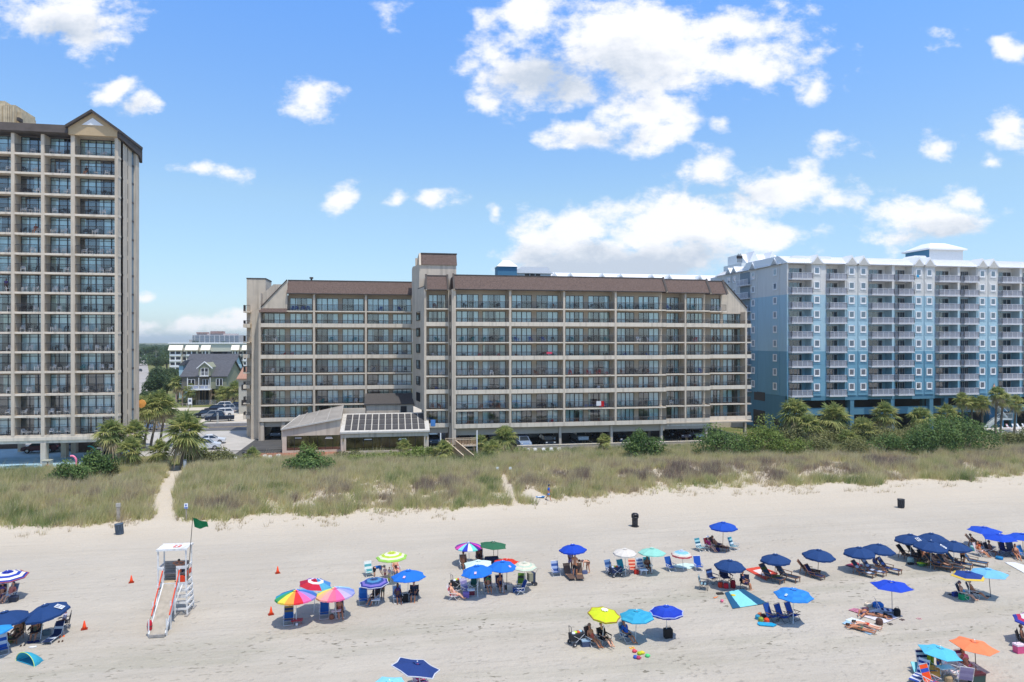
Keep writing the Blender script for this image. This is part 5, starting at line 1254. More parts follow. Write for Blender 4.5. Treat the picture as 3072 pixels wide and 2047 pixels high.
# ---------------------------------------------------------------- people
SKINS = {'fair': '#d6a183', 'tan': '#b87c5a', 'brown': '#7d5340'}
def skinm(k): return mat('skin_'+k, SKINS[k], .55, var=.06, scale=14)
HAIRM = {'dark': mat('hair_dark', (.03, .022, .018), .6, var=.2, scale=30), 'blond': mat('hair_blond', (.35, .24, .12), .6, var=.2, scale=30), 'grey': mat('hair_grey', (.32, .30, .28), .6, var=.2, scale=30)}
def skin_mesh(nodes, edges, root):
    names = list(nodes); me = bpy.data.meshes.new('tmp'); me.from_pydata([nodes[n][:3] for n in names], [(names.index(a), names.index(b)) for a, b in edges], [])
    o = bpy.data.objects.new('tmp', me); COL.objects.link(o); o.modifiers.new('s', 'SKIN'); sv = me.skin_vertices[0].data
    for i, n in enumerate(names): r = nodes[n][3]; sv[i].radius = (r, r); sv[i].use_root = (n == root)
    sb = o.modifiers.new('b', 'SUBSURF'); sb.levels = 1; sb.render_levels = 1
    dg = bpy.context.evaluated_depsgraph_get(); out = bpy.data.meshes.new_from_object(o.evaluated_get(dg))
    bpy.data.objects.remove(o); bpy.data.meshes.remove(me); return out
def pose(name):
    """joint positions; forward is -y. angles measured in the side plane, 0 = hanging down, 90 = forward"""
    P = dict(stand=dict(z=.93, t=2, th=(2, -2), sh=(0, -4), ua=(8, -4), fa=(18, 6)),
             walk=dict(z=.91, t=-5, th=(26, -16), sh=(10, -30), ua=(-18, 22), fa=(0, 45)),
             sit=dict(z=.34, t=30, th=(97, 93), sh=(50, 36), ua=(16, 12), fa=(86, 78)),
             lap=dict(z=.34, t=14, th=(100, 94), sh=(12, 34), ua=(22, 26), fa=(96, 104)),
             chair=dict(z=.50, t=12, th=(88, 86), sh=(4, 12), ua=(14, 14), fa=(84, 80)),
             lounge=dict(z=.46, t=48, th=(92, 86), sh=(84, 72), ua=(26, 30), fa=(80, 84)),
             bend=dict(z=.88, t=-82, th=(8, -2), sh=(-4, -10), ua=(8, 2), fa=(30, 14)),
             lie=dict(z=.13, t=90, th=(89, 90), sh=(88, 90), ua=(110, 150), fa=(60, 80)),
             lieup=dict(z=.13, t=84, th=(130, 92), sh=(30, 88), ua=(80, 88), fa=(90, 95)),
             guard=dict(z=.50, t=4, th=(86, 84), sh=(4, 8), ua=(175, 175), fa=(0, 0)))[name]
    def d(a): a = R(a); return Vector((0, -math.sin(a), -math.cos(a)))
    N = {}; pel = Vector((0, 0, P['z'])); ta = R(P['t']); up = Vector((0, math.sin(ta), math.cos(ta)))
    sp = pel+up*.2; ch = pel+up*.40; nk = pel+up*.57; hd = nk+(up*.6+Vector((0, -.15, .55)) if name not in ('lie', 'bend', 'lieup') else up).normalized()*.11
    N['pelvis'] = (*pel, .125); N['spine'] = (*sp, .115); N['chest'] = (*ch, .135); N['neck'] = (*nk, .055); N['head'] = (*hd, .06)
    E = [('pelvis', 'spine'), ('spine', 'chest'), ('chest', 'neck'), ('neck', 'head')]; H = {}
    for i, s in ((0, -1), (1, 1)):
        hip = pel+Vector((s*.09, 0, -.03)); kn = hip+d(P['th'][i])*.42+Vector((s*.03, 0, 0)); an = kn+d(P['sh'][i])*.41; to = an+(d(P['sh'][i]+78))*.17
        if an.z < .06: an.z = .06
        if to.z < .035: to.z = .035
        shd = ch+up*.09+Vector((s*.175, 0, 0)); el = shd+d(P['ua'][i])*.28+Vector((s*.05, 0, 0)); wr = el+d(P['fa'][i])*.25+Vector((-s*.03, 0, 0))
        if name == 'guard': el = shd+Vector((s*.24, -.02, .13)); wr = hd+Vector((s*.07, .12, .06))
        if name == 'lie': el = shd+Vector((s*.14, .12, -.02)); wr = shd+Vector((s*.0, .30, -.02)); el.z = .07; wr.z = .07
        hn = wr+(wr-el).normalized()*.06
        N['hip%d' % i] = (*hip, .098); N['knee%d' % i] = (*kn, .06); N['calf%d' % i] = (*(kn+(an-kn)*.3), .062); N['ankle%d' % i] = (*an, .036); N['toe%d' % i] = (*to, .032)
        N['shoulder%d' % i] = (*shd, .056); N['elbow%d' % i] = (*el, .04); N['wrist%d' % i] = (*wr, .026); N['palm%d' % i] = (*hn, .03)
        E += [('pelvis', 'hip%d' % i), ('hip%d' % i, 'knee%d' % i), ('knee%d' % i, 'calf%d' % i), ('calf%d' % i, 'ankle%d' % i), ('ankle%d' % i, 'toe%d' % i),
              ('chest', 'shoulder%d' % i), ('shoulder%d' % i, 'elbow%d' % i), ('elbow%d' % i, 'wrist%d' % i), ('wrist%d' % i, 'palm%d' % i)]
        H[i] = (hn, (wr-el).normalized(), s)
    return N, E, hd, up, H
def body_mesh(pn, sk):
    N, E, hd, up, H = pose(pn); me = skin_mesh(N, E, 'pelvis'); mb = MB(); mb.addmesh(me, skinm(sk)); bpy.data.meshes.remove(me)
    f = Vector((0, -1, 0)) if pn not in ('lie', 'bend') else (Vector((0, .2, -1)).normalized() if pn == 'lie' else Vector((0, -.3, -1)).normalized())
    if pn == 'lieup': f = Vector((0, 0, 1))
    hu = Vector((0, 0, 1)) if pn not in ('lie', 'lieup', 'bend') else up
    hc = hd+hu*.07; mb.ball(hc, .078 if abs(hu.z) > .5 else .078, .095 if abs(hu.z) > .5 else .115, .115 if abs(hu.z) > .5 else .09, nu=12, nv=9)
    sd = Vector((1, 0, 0))
    mb.ball(hc+f*.1-hu*.012, .013, .018, .018, nu=6, nv=4)
    for s in (-1, 1): mb.ball(hc+sd*s*.078-hu*.01, .012, .02, .028, nu=6, nv=4)
    mb.use(mat('eye_dark', (.03, .02, .02), .3))
    for s in (-1, 1): mb.ball(hc+sd*s*.03+f*.088+hu*.012, .011, .01, .008, nu=6, nv=4)
    mb.use(mat('lips', (.35, .12, .10), .5)); mb.ball(hc+f*.088-hu*.05, .024, .01, .008, nu=6, nv=4); mb.use(skinm(sk))
    for i in (0, 1):
        p, a, s = H[i]; n = a.cross(Vector((s, 0, 0.01))).normalized(); w = n.cross(a).normalized()
        for j, L in enumerate((.065, .075, .07, .055)):
            b = p+w*(j-1.5)*.018+a*.02; k1 = b+a*L*.55; k2 = k1+(a*.75+n*.5).normalized()*L*.5
            mb.tube([b, k1, k2], [.0095, .0085, .006], n=5)
        b = p+w*s*.0+w*(-.03)-a*.01; mb.tube([b, b+(a*.6-w*.8).normalized()*.04, b+(a*.95-w*.3).normalized()*.07], [.011, .010, .007], n=5)
    return mb.mesh('person', True), hc, hu, f
def cloth_mesh(pn, kind, m):
    N, E, hd, up, H = pose(pn); g = .018
    def lerp(a, b, t, r): A, B = Vector(N[a][:3]), Vector(N[b][:3]); return (*(A+(B-A)*t), r)
    if kind == 'shirt':
        n = {k: (*N[k][:3], N[k][3]+g) for k in ('pelvis', 'spine', 'chest')}; n['up'] = lerp('chest', 'neck', .5, .085); e = [('pelvis', 'spine'), ('spine', 'chest'), ('chest', 'up')]
        for i in '01': n['s'+i] = (*N['shoulder'+i][:3], .078); n['e'+i] = lerp('shoulder'+i, 'elbow'+i, .8, .062); e += [('chest', 's'+i), ('s'+i, 'e'+i)]
    elif kind == 'shorts':
        n = {'pelvis': (*N['pelvis'][:3], .125+g), 'w': lerp('pelvis', 'spine', .4, .13)}; e = [('pelvis', 'w')]
        for i in '01': n['h'+i] = (*N['hip'+i][:3], .118); n['k'+i] = lerp('hip'+i, 'knee'+i, .75, .095); e += [('pelvis', 'h'+i), ('h'+i, 'k'+i)]
    elif kind == 'bottom':
        n = {'pelvis': (*N['pelvis'][:3], .125+g*.6)}; e = []
        for i in '01': n['h'+i] = lerp('pelvis', 'hip'+i, .8, .112); e += [('pelvis', 'h'+i)]
    elif kind == 'top':
        n = {'chest': (*N['chest'][:3], .145)}; e = []
        for i in '01': n['s'+i] = lerp('chest', 'shoulder'+i, .35, .115); e += [('chest', 's'+i)]
    elif kind == 'suit':
        n = {k: (*N[k][:3], N[k][3]+g*.6) for k in ('pelvis', 'spine', 'chest')}; e = [('pelvis', 'spine'), ('spine', 'chest')]
        for i in '01': n['h'+i] = lerp('pelvis', 'hip'+i, .8, .112); e += [('pelvis', 'h'+i)]
    me = skin_mesh(n, e, 'pelvis' if 'pelvis' in n else 'chest'); mb = MB(); mb.addmesh(me, m); bpy.data.meshes.remove(me); return mb.mesh(kind, True)
def person(px, py, pn, label, rz=0, sk='tan', hair='dark', long=False, wear=(), hat=None, sc=1.0, loc=None, group=None, dz=0):
    p = Vector(loc) if loc is not None else GG(px, py); p.z += dz
    t = thing('person', label, 'person', p, rz+(.26 if pn == 'lounge' and rz > .1 else 0), group, None if sc == 1 else sc)
    def bm():
        return body_mesh(pn, sk)
    me, hc, hu, f = cached(('body', pn, sk), bm)
    link('body', me, t)
    def hm():
        mb = MB(); m = HAIRM[hair]; mb.ball(hc+hu*.022-f*.022, .088, .10 if abs(hu.z) > .5 else .115, .11 if abs(hu.z) > .5 else .095, m, 10, 7)
        if long: mb.ball(hc-f*.075-hu*.07, .075, .05, .14 if abs(hu.z) > .5 else .06, nu=8, nv=6)
        return mb.mesh('hair', True)
    if hat: 
        mb = MB(); mb.lathe([(.13, 0), (.125, .012), (.095, .02), (.088, .085), (.04, .115)], hc+hu*.045, mat('hat_'+hat.strip('#'), hat, .9), 12); mb.obj('hat', t, True)
    link('hair', cached(('hair', pn, hair, long), hm), t)
    for kind, col in wear:
        nm = {'shirt': 'shirt', 'shorts': 'shorts', 'bottom': 'swim_bottom', 'top': 'swim_top', 'suit': 'swimsuit'}[kind]
        link(nm, cached(('cl', pn, kind, col), lambda: cloth_mesh(pn, kind, mat('wear_'+col.strip('#'), col, .9, var=.12, scale=12))), t)
    return t

# ---------------------------------------------------------------- umbrellas
UW = '#e9e6df'
def canopy_mesh(n, r, dome, colf, vent=None, ventcol=None, val=.0, scall=.04):
    """colf(panel, ring 0..4) -> hex"""
    mb = MB(); rings = [.10, .3, .5, .68, .85, 1.0]; sub = 3
    def pt(i, f, q):
        a0, a1 = 2*math.pi*i/n, 2*math.pi*(i+1)/n
        A = Vector((math.cos(a0), math.sin(a0), 0))*r*q; B = Vector((math.cos(a1), math.sin(a1), 0))*r*q
        p = A+(B-A)*f; sg = math.sin(math.pi*f); p *= 1-scall*sg*q
        p.z = -dome*(q**1.75)+scall*.35*sg*q*r*(-1); return p
    for i in range(n):
        for k in range(5):
            mb.use(fab(colf(i, k)))
            for j in range(sub):
                f0, f1 = j/sub, (j+1)/sub
                mb.poly([pt(i, f0, rings[k]), pt(i, f0, rings[k+1]), pt(i, f1, rings[k+1]), pt(i, f1, rings[k])])
        if val:
            mb.use(fab(colf(i, 5)))
            for j in range(sub):
                a, b = pt(i, j/sub, 1), pt(i, (j+1)/sub, 1); q = Vector((0, 0, -val*(1+.15*math.sin(j*2))))
                mb.poly([a, a*1.005+q, b*1.005+q, b])
    vc = vent or (lambda i: colf(i, 0))
    for i in range(n):
        mb.use(fab(vc(i))); z = .035; R2 = r*(.19 if ventcol is None else .24)
        a0, a1 = 2*math.pi*i/n, 2*math.pi*(i+1)/n
        A = Vector((math.cos(a0)*R2, math.sin(a0)*R2, z-dome*.05)); B = Vector((math.cos(a1)*R2, math.sin(a1)*R2, z-dome*.05))
        mb.poly([(0, 0, z+dome*.05+.02), A, (A+B)*.5*.9+Vector((0, 0, .03)), B])
    return mb.mesh('canopy')
def umbrella(tx, ty, w, label, colf, n=8, base=None, h=2.25, dome=.34, tilt=(0, 0), val=.09, vent=None, logo=None, pole='#d8d8d6', scall=.04, name='beach_umbrella', rz=None, seed=0, trim=None, vring=None):
    if base: p = GG(*base)
    else:
        s = (CAMH-h)*FP/(ty-CY); tt = (tx-CX)/FP; p = Vector((s*(tt*CO+SI), s*(-tt*SI+CO), 0)); p.z = h1(p.x, p.y)
    s = p.x*SI+p.y*CO; hh = (CY-ty)/FP*s+CAMH-p.z if base else h
    topx = X(tx, p.y); r = w*s/FP/2
    t = thing(name, label, 'beach umbrella', p, 0, 'umbrellas open on the beach')
    top = Vector((topx-p.x, 0, hh))
    key = ('can', id(colf), n, round(r, 1), dome, val, scall)
    cm = cached(('canopy', label), lambda: canopy_mesh(n, r, dome*r/1.15, colf, vent, vring, val, scall))
    rz = rz if rz is not None else seed*.37+.2; jr = random.Random(label); tilt = (tilt[0]+jr.uniform(-2.5, 2.5), tilt[1]+jr.uniform(-2.5, 2.5))
    o = link('canopy', cm, t, top); o.rotation_euler = (Matrix.Rotation(R(tilt[0]), 3, 'Y') @ Matrix.Rotation(R(tilt[1]), 3, 'X') @ Matrix.Rotation(rz, 3, 'Z')).to_euler()
    mb = MB(); mb.tube([(0, 0, -.15), top*.97], .021, mat('pole_'+pole.strip('#'), pole, .4, .3), 7); mb.obj('pole', t, True)
    mb = MB(); mb.use(mat('finial_white', (.8, .8, .8), .4)); mb.ball((0, 0, .075), .035, .035, .045, nu=7, nv=5); f = mb.obj('finial', o, True)
    mb = MB(); mb.use(mat('rib_steel', (.3, .3, .3), .4, .6))
    for i in range(n):
        a = 2*math.pi*i/n; d = Vector((math.cos(a), math.sin(a), 0)); dz = dome*r/1.15
        q = [d*r*.1+Vector((0, 0, -.02)), d*r*.5+Vector((0, 0, -dz*.3-.03)), d*r*.99+Vector((0, 0, -dz*.98-.03))]; mb.tube(q, .006, n=4); mb.tube([Vector((0, 0, -dz-.1)), q[1]], .005, n=4)
    mb.obj('rib_frame', o)
    if trim:
        mb = MB(); mb.use(fab(trim)); dz = dome*r/1.15
        for i in range(n):
            a0, a1 = 2*math.pi*i/n, 2*math.pi*(i+1)/n; A = Vector((math.cos(a0)*r, math.sin(a0)*r, -dz)); B = Vector((math.cos(a1)*r, math.sin(a1)*r, -dz)); m_ = (A+B)/2*(1-scall)
            m_.z -= scall*.35*r; mb.bar(A, m_, .05, .035); mb.bar(m_, B, .05, .035)
        mb.obj('trim', o)
    if logo is not None:
        ang, col, dark = logo; mb = MB(); ls = .42 if (dark is None and col != '#dfe3e6' and col != '#d8dde4') else 1; q = .70; dz = dome*r/1.15; sl_ = math.atan2(dz*1.75*q**.75, r)
        base_m = Matrix.Rotation(ang-rz, 4, 'Z') @ Matrix.Translation((r*q*.95, 0, -dz*q**1.75+.03)) @ Matrix.Rotation(sl_, 4, 'Y')
        mb.M = base_m; mb.box(-.24*ls, .24*ls, -.19*ls, .19*ls, 0, .006, fab(col))
        if dark:
            mb.use(fab(dark)); mb.box(-.19, .02, -.14, -.02, .007, .010); mb.box(-.17, .0, .03, .13, .007, .010); mb.box(.07, .11, -.15, .15, .007, .010); mb.box(.15, .18, -.1, .1, .007, .010)
        mb.obj('logo_patch', o)
    return t
def solid(c): return lambda i, k: c
NAV, ROY, AZ, TEAL = '#1d4278', '#1648c0', '#1f74d6', '#38a9cf'
NV = dict(n=8, dome=.42, val=.13, scall=.03)
def rings(*c): return lambda i, k: c[min(k, len(c)-1)]
RB1 = ['#e8323a', '#f06aa8', '#a58ad0', '#3d6fb8', '#4a8ad0', '#6ab0d8', '#5ab0c8', '#4a58a8', '#5a3d90', '#2e6db0', '#2f9ab0', '#3fa060', '#f0d850', '#f0a048']
RB2 = ['#e868a0', '#c0b0d8', '#9aa0d8', '#7a8ed0', '#98cde0', '#b8e0e0', '#58b8b0', '#58c0c0', '#3a9ab0', '#78c8c0', '#f0de68', '#f5b88a', '#f5a0a0', '#f07090']
RB3 = ['#e04ab0', '#3038b8', '#9ad8e8', '#f0e060', '#8ed860', '#70d0d0', '#4a48b0', '#9a3a90', '#e050b0', '#80d8e8', '#3040b8', '#e8e8f0', '#70d8c8', '#50208a', '#e040a8', '#3038b8']
def wheel(L, off=0): return lambda i, k: L[(i+off) % len(L)]
U = umbrella
U(23, 1715, 106, 'blue and white ringed umbrella with orange lines at the left edge', lambda i, k: ['#2038a8', '#e8e4da', '#2a46b0', '#ece8dd', '#28409c', '#3848a8'][k], base=(21, 1802), val=.05, seed=1, trim='#c8604a')
U(13, 1836, 132, 'plain navy umbrella at the left edge, left of the tilted navy one', solid(NAV), base=(25, 1935), tilt=(-4, 0), **NV)
U(135, 1817, 124, 'navy umbrella tilted up to the right with a white patch, at the left', solid(NAV), base=(120, 1918), tilt=(-10, 8), logo=(R(-8), '#dfe3e6', '#8a93a8'), **NV)
U(-22, 1882, 100, 'light azure umbrella cut off by the left edge', solid('#2f96dc'), base=(-20, 1975), tilt=(-8, 0), val=.08)
U(888, 1772, 122, 'many coloured wheel umbrella, front left one of the rainbow three', wheel(RB1, 3), n=14, base=(889, 1873), val=.10, scall=.02, rz=-.2)
U(1005, 1764, 116, 'pastel rainbow wheel umbrella, front right one of the rainbow three', wheel(RB2, 3), n=14, base=(1009, 1856), val=.10, scall=.02, rz=-.1)
U(948, 1740, 99, 'blue, purple and red umbrella with a white ring behind the two rainbow ones', lambda i, k: '#e8e4e8' if k == 1 or k == 5 else ['#c02838', '#c82040', '#58a8c8', '#4888c8', '#2858b0', '#8860b8', '#8a60b8', '#b02040'][(i+4) % 8], base=(941, 1838), tilt=(6, 0), rz=.5)
U(1175, 1658, 94, 'lime green and white ringed umbrella', lambda i, k: ['#c8d858', '#e4e8d0', '#b8d040', '#dfe6c4', '#98c858', '#a8cc60'][k], n=9, base=(1172, 1748), val=.05, seed=2)
U(1122, 1736, 90, 'purple and blue ringed umbrella with a fine white centre', lambda i, k: ['#3a5a88', '#4c88b8', '#2c4c90', '#7a70c0', '#303888', '#383c90'][k], base=(1126, 1812), val=.06, tilt=(-3, 0), seed=3, trim='#c8ccd8')
U(1225, 1712, 105, 'bright azure umbrella beside the purple ringed one', solid(AZ), base=(1223, 1800), dome=.40, val=.05, scall=.05, logo=(R(-112), '#e8c0d8', None), seed=1)
U(1251, 1988, 150, 'navy six sided umbrella with a white edge at the bottom of the picture', solid('#24407f'), n=6, base=(1268, 2092), dome=.22, val=.02, tilt=(12, -4), scall=.07, trim='#d8dce4', rz=.15)
U(1168, 2046, 120, 'pale cyan umbrella cut by the bottom edge of the picture', solid('#8ad2e6'), n=6, h=2.2, dome=.25, val=.02, tilt=(4, 0), rz=.9)
U(1406, 1629, 82, 'pinwheel umbrella of bright pink, blue and yellow panels', wheel(RB3), n=16, base=(1408, 1693), val=.08, scall=.02)
U(1480, 1627, 89, 'dark green six sided umbrella', solid('#2f6a4c'), n=6, base=(1482, 1688), dome=.26, val=.02, scall=.05, tilt=(3, 0), pole='#4a3a2c', rz=.35)
U(1435, 1683, 95, 'pale mint white umbrella behind the two azure ones', solid('#d4e6e0'), n=6, base=(1440, 1764), dome=.28, val=.02, scall=.06, pole='#303032', rz=.5)
U(1430, 1698, 100, 'azure umbrella, left one of the overlapping azure pair', solid(AZ), base=(1434, 1793), dome=.42, val=.04, scall=.05, tilt=(-3, 0), logo=(R(-105), '#e6c8dc', None), seed=2)
U(1508, 1685, 92, 'azure umbrella, right one of the overlapping azure pair', solid(AZ), base=(1509, 1780), dome=.40, val=.05, scall=.05, logo=(R(-55), '#d8b8e0', None), seed=3)
U(1521, 1679, 86, 'red umbrella hidden mostly behind the right azure one', solid('#d83a24'), base=(1520, 1768), dome=.30, val=.02, tilt=(4, 0), pole='#26262a', seed=4)
U(1573, 1689, 78, 'cream and pale green ringed umbrella right of the azure pair', lambda i, k: ['#cfd2c0', '#e0d8c4', '#bcd0bc', '#dcd4c0', '#c4d4c0', '#cabfae'][k], h=2.1, val=.05, seed=5)
U(1718, 1635, 84, 'royal blue umbrella over the standing people', solid(ROY), base=(1722, 1723), dome=.38, val=.10, scall=.03, seed=1)
U(1875, 1648, 71, 'fringed off white umbrella', solid('#d9d4cc'), base=(1877, 1727), dome=.36, val=.12, n=10, seed=2)
U(1956, 1646, 83, 'plain mint green umbrella beside the off white one', solid('#92d2c4'), base=(1955, 1723), dome=.34, val=.06, seed=3)
U(2045, 1652, 62, 'small pastel ringed umbrella with a coral rim', lambda i, k: ['#b8cce0', '#80bcd8', '#88c4dc', '#c8d8d4', '#d8c8bc', '#d06068'][k], n=8, base=(2051, 1711), dome=.40, val=.13, seed=4)
U(1814, 1831, 98, 'yellow umbrella with a white round vent', solid('#cfdc28'), base=(1806, 1936), dome=.36, val=.07, scall=.04, tilt=(4, 6), vent=lambda i: '#efe8dc', vring=1, pole='#e4e4e0', seed=1, trim='#a88040')
U(1910, 1833, 105, 'turquoise umbrella with fine lines, between yellow and striped blue', lambda i, k: ['#3fb0d0', '#2f9cc4', '#3aa8cc', '#2f9cc4', '#3fb0d0', '#2a8ab8'][k] if i % 2 else '#38a6cc', base=(1906, 1924), dome=.36, val=.06, seed=2)
U(1999, 1819, 102, 'royal blue umbrella with thin white rings', lambda i, k: ['#2450c0', '#2048c0', '#1c40b8', '#1c40b8', '#1838b0', '#1434a8'][k], n=9, base=(2000, 1913), dome=.40, val=.09, seed=3, trim='#b8c4e8')
U(2170, 1568, 84, 'blue umbrella standing alone nearest the dune', solid('#1c50b8'), base=(2168, 1654), dome=.38, val=.11, pole='#a07850', seed=4)
U(2190, 1682, 92, 'navy umbrella with white lettering over the camp chairs', solid(NAV), base=(2191, 1766), logo=(R(25), '#dfe3e6', None), pole='#8a5a38', **NV)
U(2326, 1664, 90, 'navy umbrella over the red blanket', solid(NAV), base=(2325, 1742), pole='#6a4a38', seed=3, **NV)
U(2457, 1651, 94, 'navy umbrella over the wooden chair standing alone', solid(NAV), base=(2453, 1725), pole='#7a5238', seed=4, **NV)
U(2381, 1768, 114, 'azure umbrella with a faded top over three blue chairs', lambda i, k: '#2f8ad8' if (i+k) % 2 else '#2a80d2', base=(2379, 1871), dome=.36, val=.05, scall=.05, logo=(R(205), '#c8dcec', None), seed=2)
U(2578, 1643, 92, 'navy umbrella, left one of the pair right of the lone navy one', solid(NAV), base=(2580, 1716), seed=5, **NV)
U(2638, 1634, 89, 'navy umbrella with lettering on its rim, right one of the pair', solid(NAV), base=(2637, 1710), logo=(R(20), '#d8dde4', None), seed=6, **NV)
U(2731, 1604, 90, 'navy umbrella with a white patch, left one of the crowded four', solid(NAV), base=(2733, 1680), logo=(R(-85), '#e3e6e8', '#3a4a70'), seed=7, **NV)
U(2794, 1601, 88, 'plain navy umbrella at the back of the crowded four', solid(NAV), base=(2795, 1674), seed=8, **NV)
U(2793, 1624, 97, 'navy umbrella with a white patch, middle front of the crowded four', solid(NAV), base=(2792, 1706), logo=(R(-50), '#e3e6e8', '#8a93a8'), seed=9, tilt=(2, 0), **NV)
U(2862, 1625, 93, 'navy umbrella with a white patch, right one of the crowded four', solid(NAV), base=(2861, 1700), logo=(R(-5), '#e3e6e8', '#5a6a90'), seed=10, tilt=(2, 0), **NV)
U(2954, 1582, 94, 'royal blue six sided umbrella, highest of the trio at the right edge', solid('#1d50c4'), n=6, base=(2959, 1640), dome=.24, val=.02, scall=.05, pole='#4a4038', seed=1)
U(2999, 1604, 94, 'royal blue six sided umbrella, front one of the trio at the right edge', solid('#184cc8'), n=6, base=(3000, 1665), dome=.24, val=.02, scall=.05, pole='#4a4038', seed=2)
U(3068, 1602, 92, 'royal blue six sided umbrella cut by the right edge', solid('#1a50c6'), n=6, base=(3070, 1664), dome=.24, val=.02, scall=.05, pole='#4a4038', seed=3)
U(2905, 1716, 97, 'dark blue umbrella with a yellow rim', lambda i, k: '#22428e' if k < 4 else '#e0c050', n=6, base=(2910, 1799), dome=.28, val=.02, scall=.05, pole='#e6e6e2', seed=4)
U(2965, 1707, 107, 'light sky blue umbrella beside the yellow rimmed one', solid('#78bce4'), n=6, base=(2973, 1792), dome=.30, val=.02, scall=.05, pole='#40444a', rz=.6)
U(2675, 1746, 117, 'royal blue six sided umbrella over the sunbathers', solid('#1c48c4'), n=6, base=(2677, 1846), dome=.24, val=.02, scall=.05, pole='#7a8088', rz=.25)
U(2923, 1924, 128, 'orange six sided umbrella', solid('#f58a5c'), n=6, base=(2929, 2012), dome=.24, val=.02, scall=.05, pole='#4a2c22', rz=.4, tilt=(3, 0))
U(2821, 1943, 118, 'light cyan six sided umbrella left of the orange one', solid('#5cc0e0'), n=6, base=(2825, 2030), dome=.28, val=.02, scall=.05, pole='#4a2c22', rz=.1, tilt=(4, 0))
U(3108, 1846, 118, 'blue, red and white ringed umbrella cut by the right edge', lambda i, k: ['#3058c8', '#d83850', '#e8e8f0', '#c83860', '#3a48a8', '#3a48a0'][k], base=(3112, 1935), val=.06, tilt=(-4, 0), seed=5)
# ---------------------------------------------------------------- chairs and beach gear
ALU = mat('white_tube_frame', (.72, .72, .72), .35, .3); WOODC = mat('varnished_wood', (.22, .10, .05), .5, var=.3, scale=10)
DKT = mat('dark_tube_frame', (.05, .05, .06), .4, .3)
def strip(mb, pts, w, cols, thick=.015):
    """fabric strip through (y,z) points, split into coloured cross bands"""
    tot = [0]
    for a, b in zip(pts[:-1], pts[1:]): tot.append(tot[-1]+math.hypot(b[0]-a[0], b[1]-a[1]))
    n = max(len(cols), 4); 
    def at(s):
        for i in range(len(pts)-1):
            if s <= tot[i+1]+1e-9: k = (s-tot[i])/(tot[i+1]-tot[i]); return (pts[i][0]+(pts[i+1][0]-pts[i][0])*k, pts[i][1]+(pts[i+1][1]-pts[i][1])*k)
        return pts[-1]
    for j in range(n):
        a, b = at(tot[-1]*j/n), at(tot[-1]*(j+1)/n); mb.use(fab(cols[j % len(cols)]))
        mb.bar((0, a[0], a[1]), (0, b[0], b[1]), w, thick, up=(0, 0, 1))
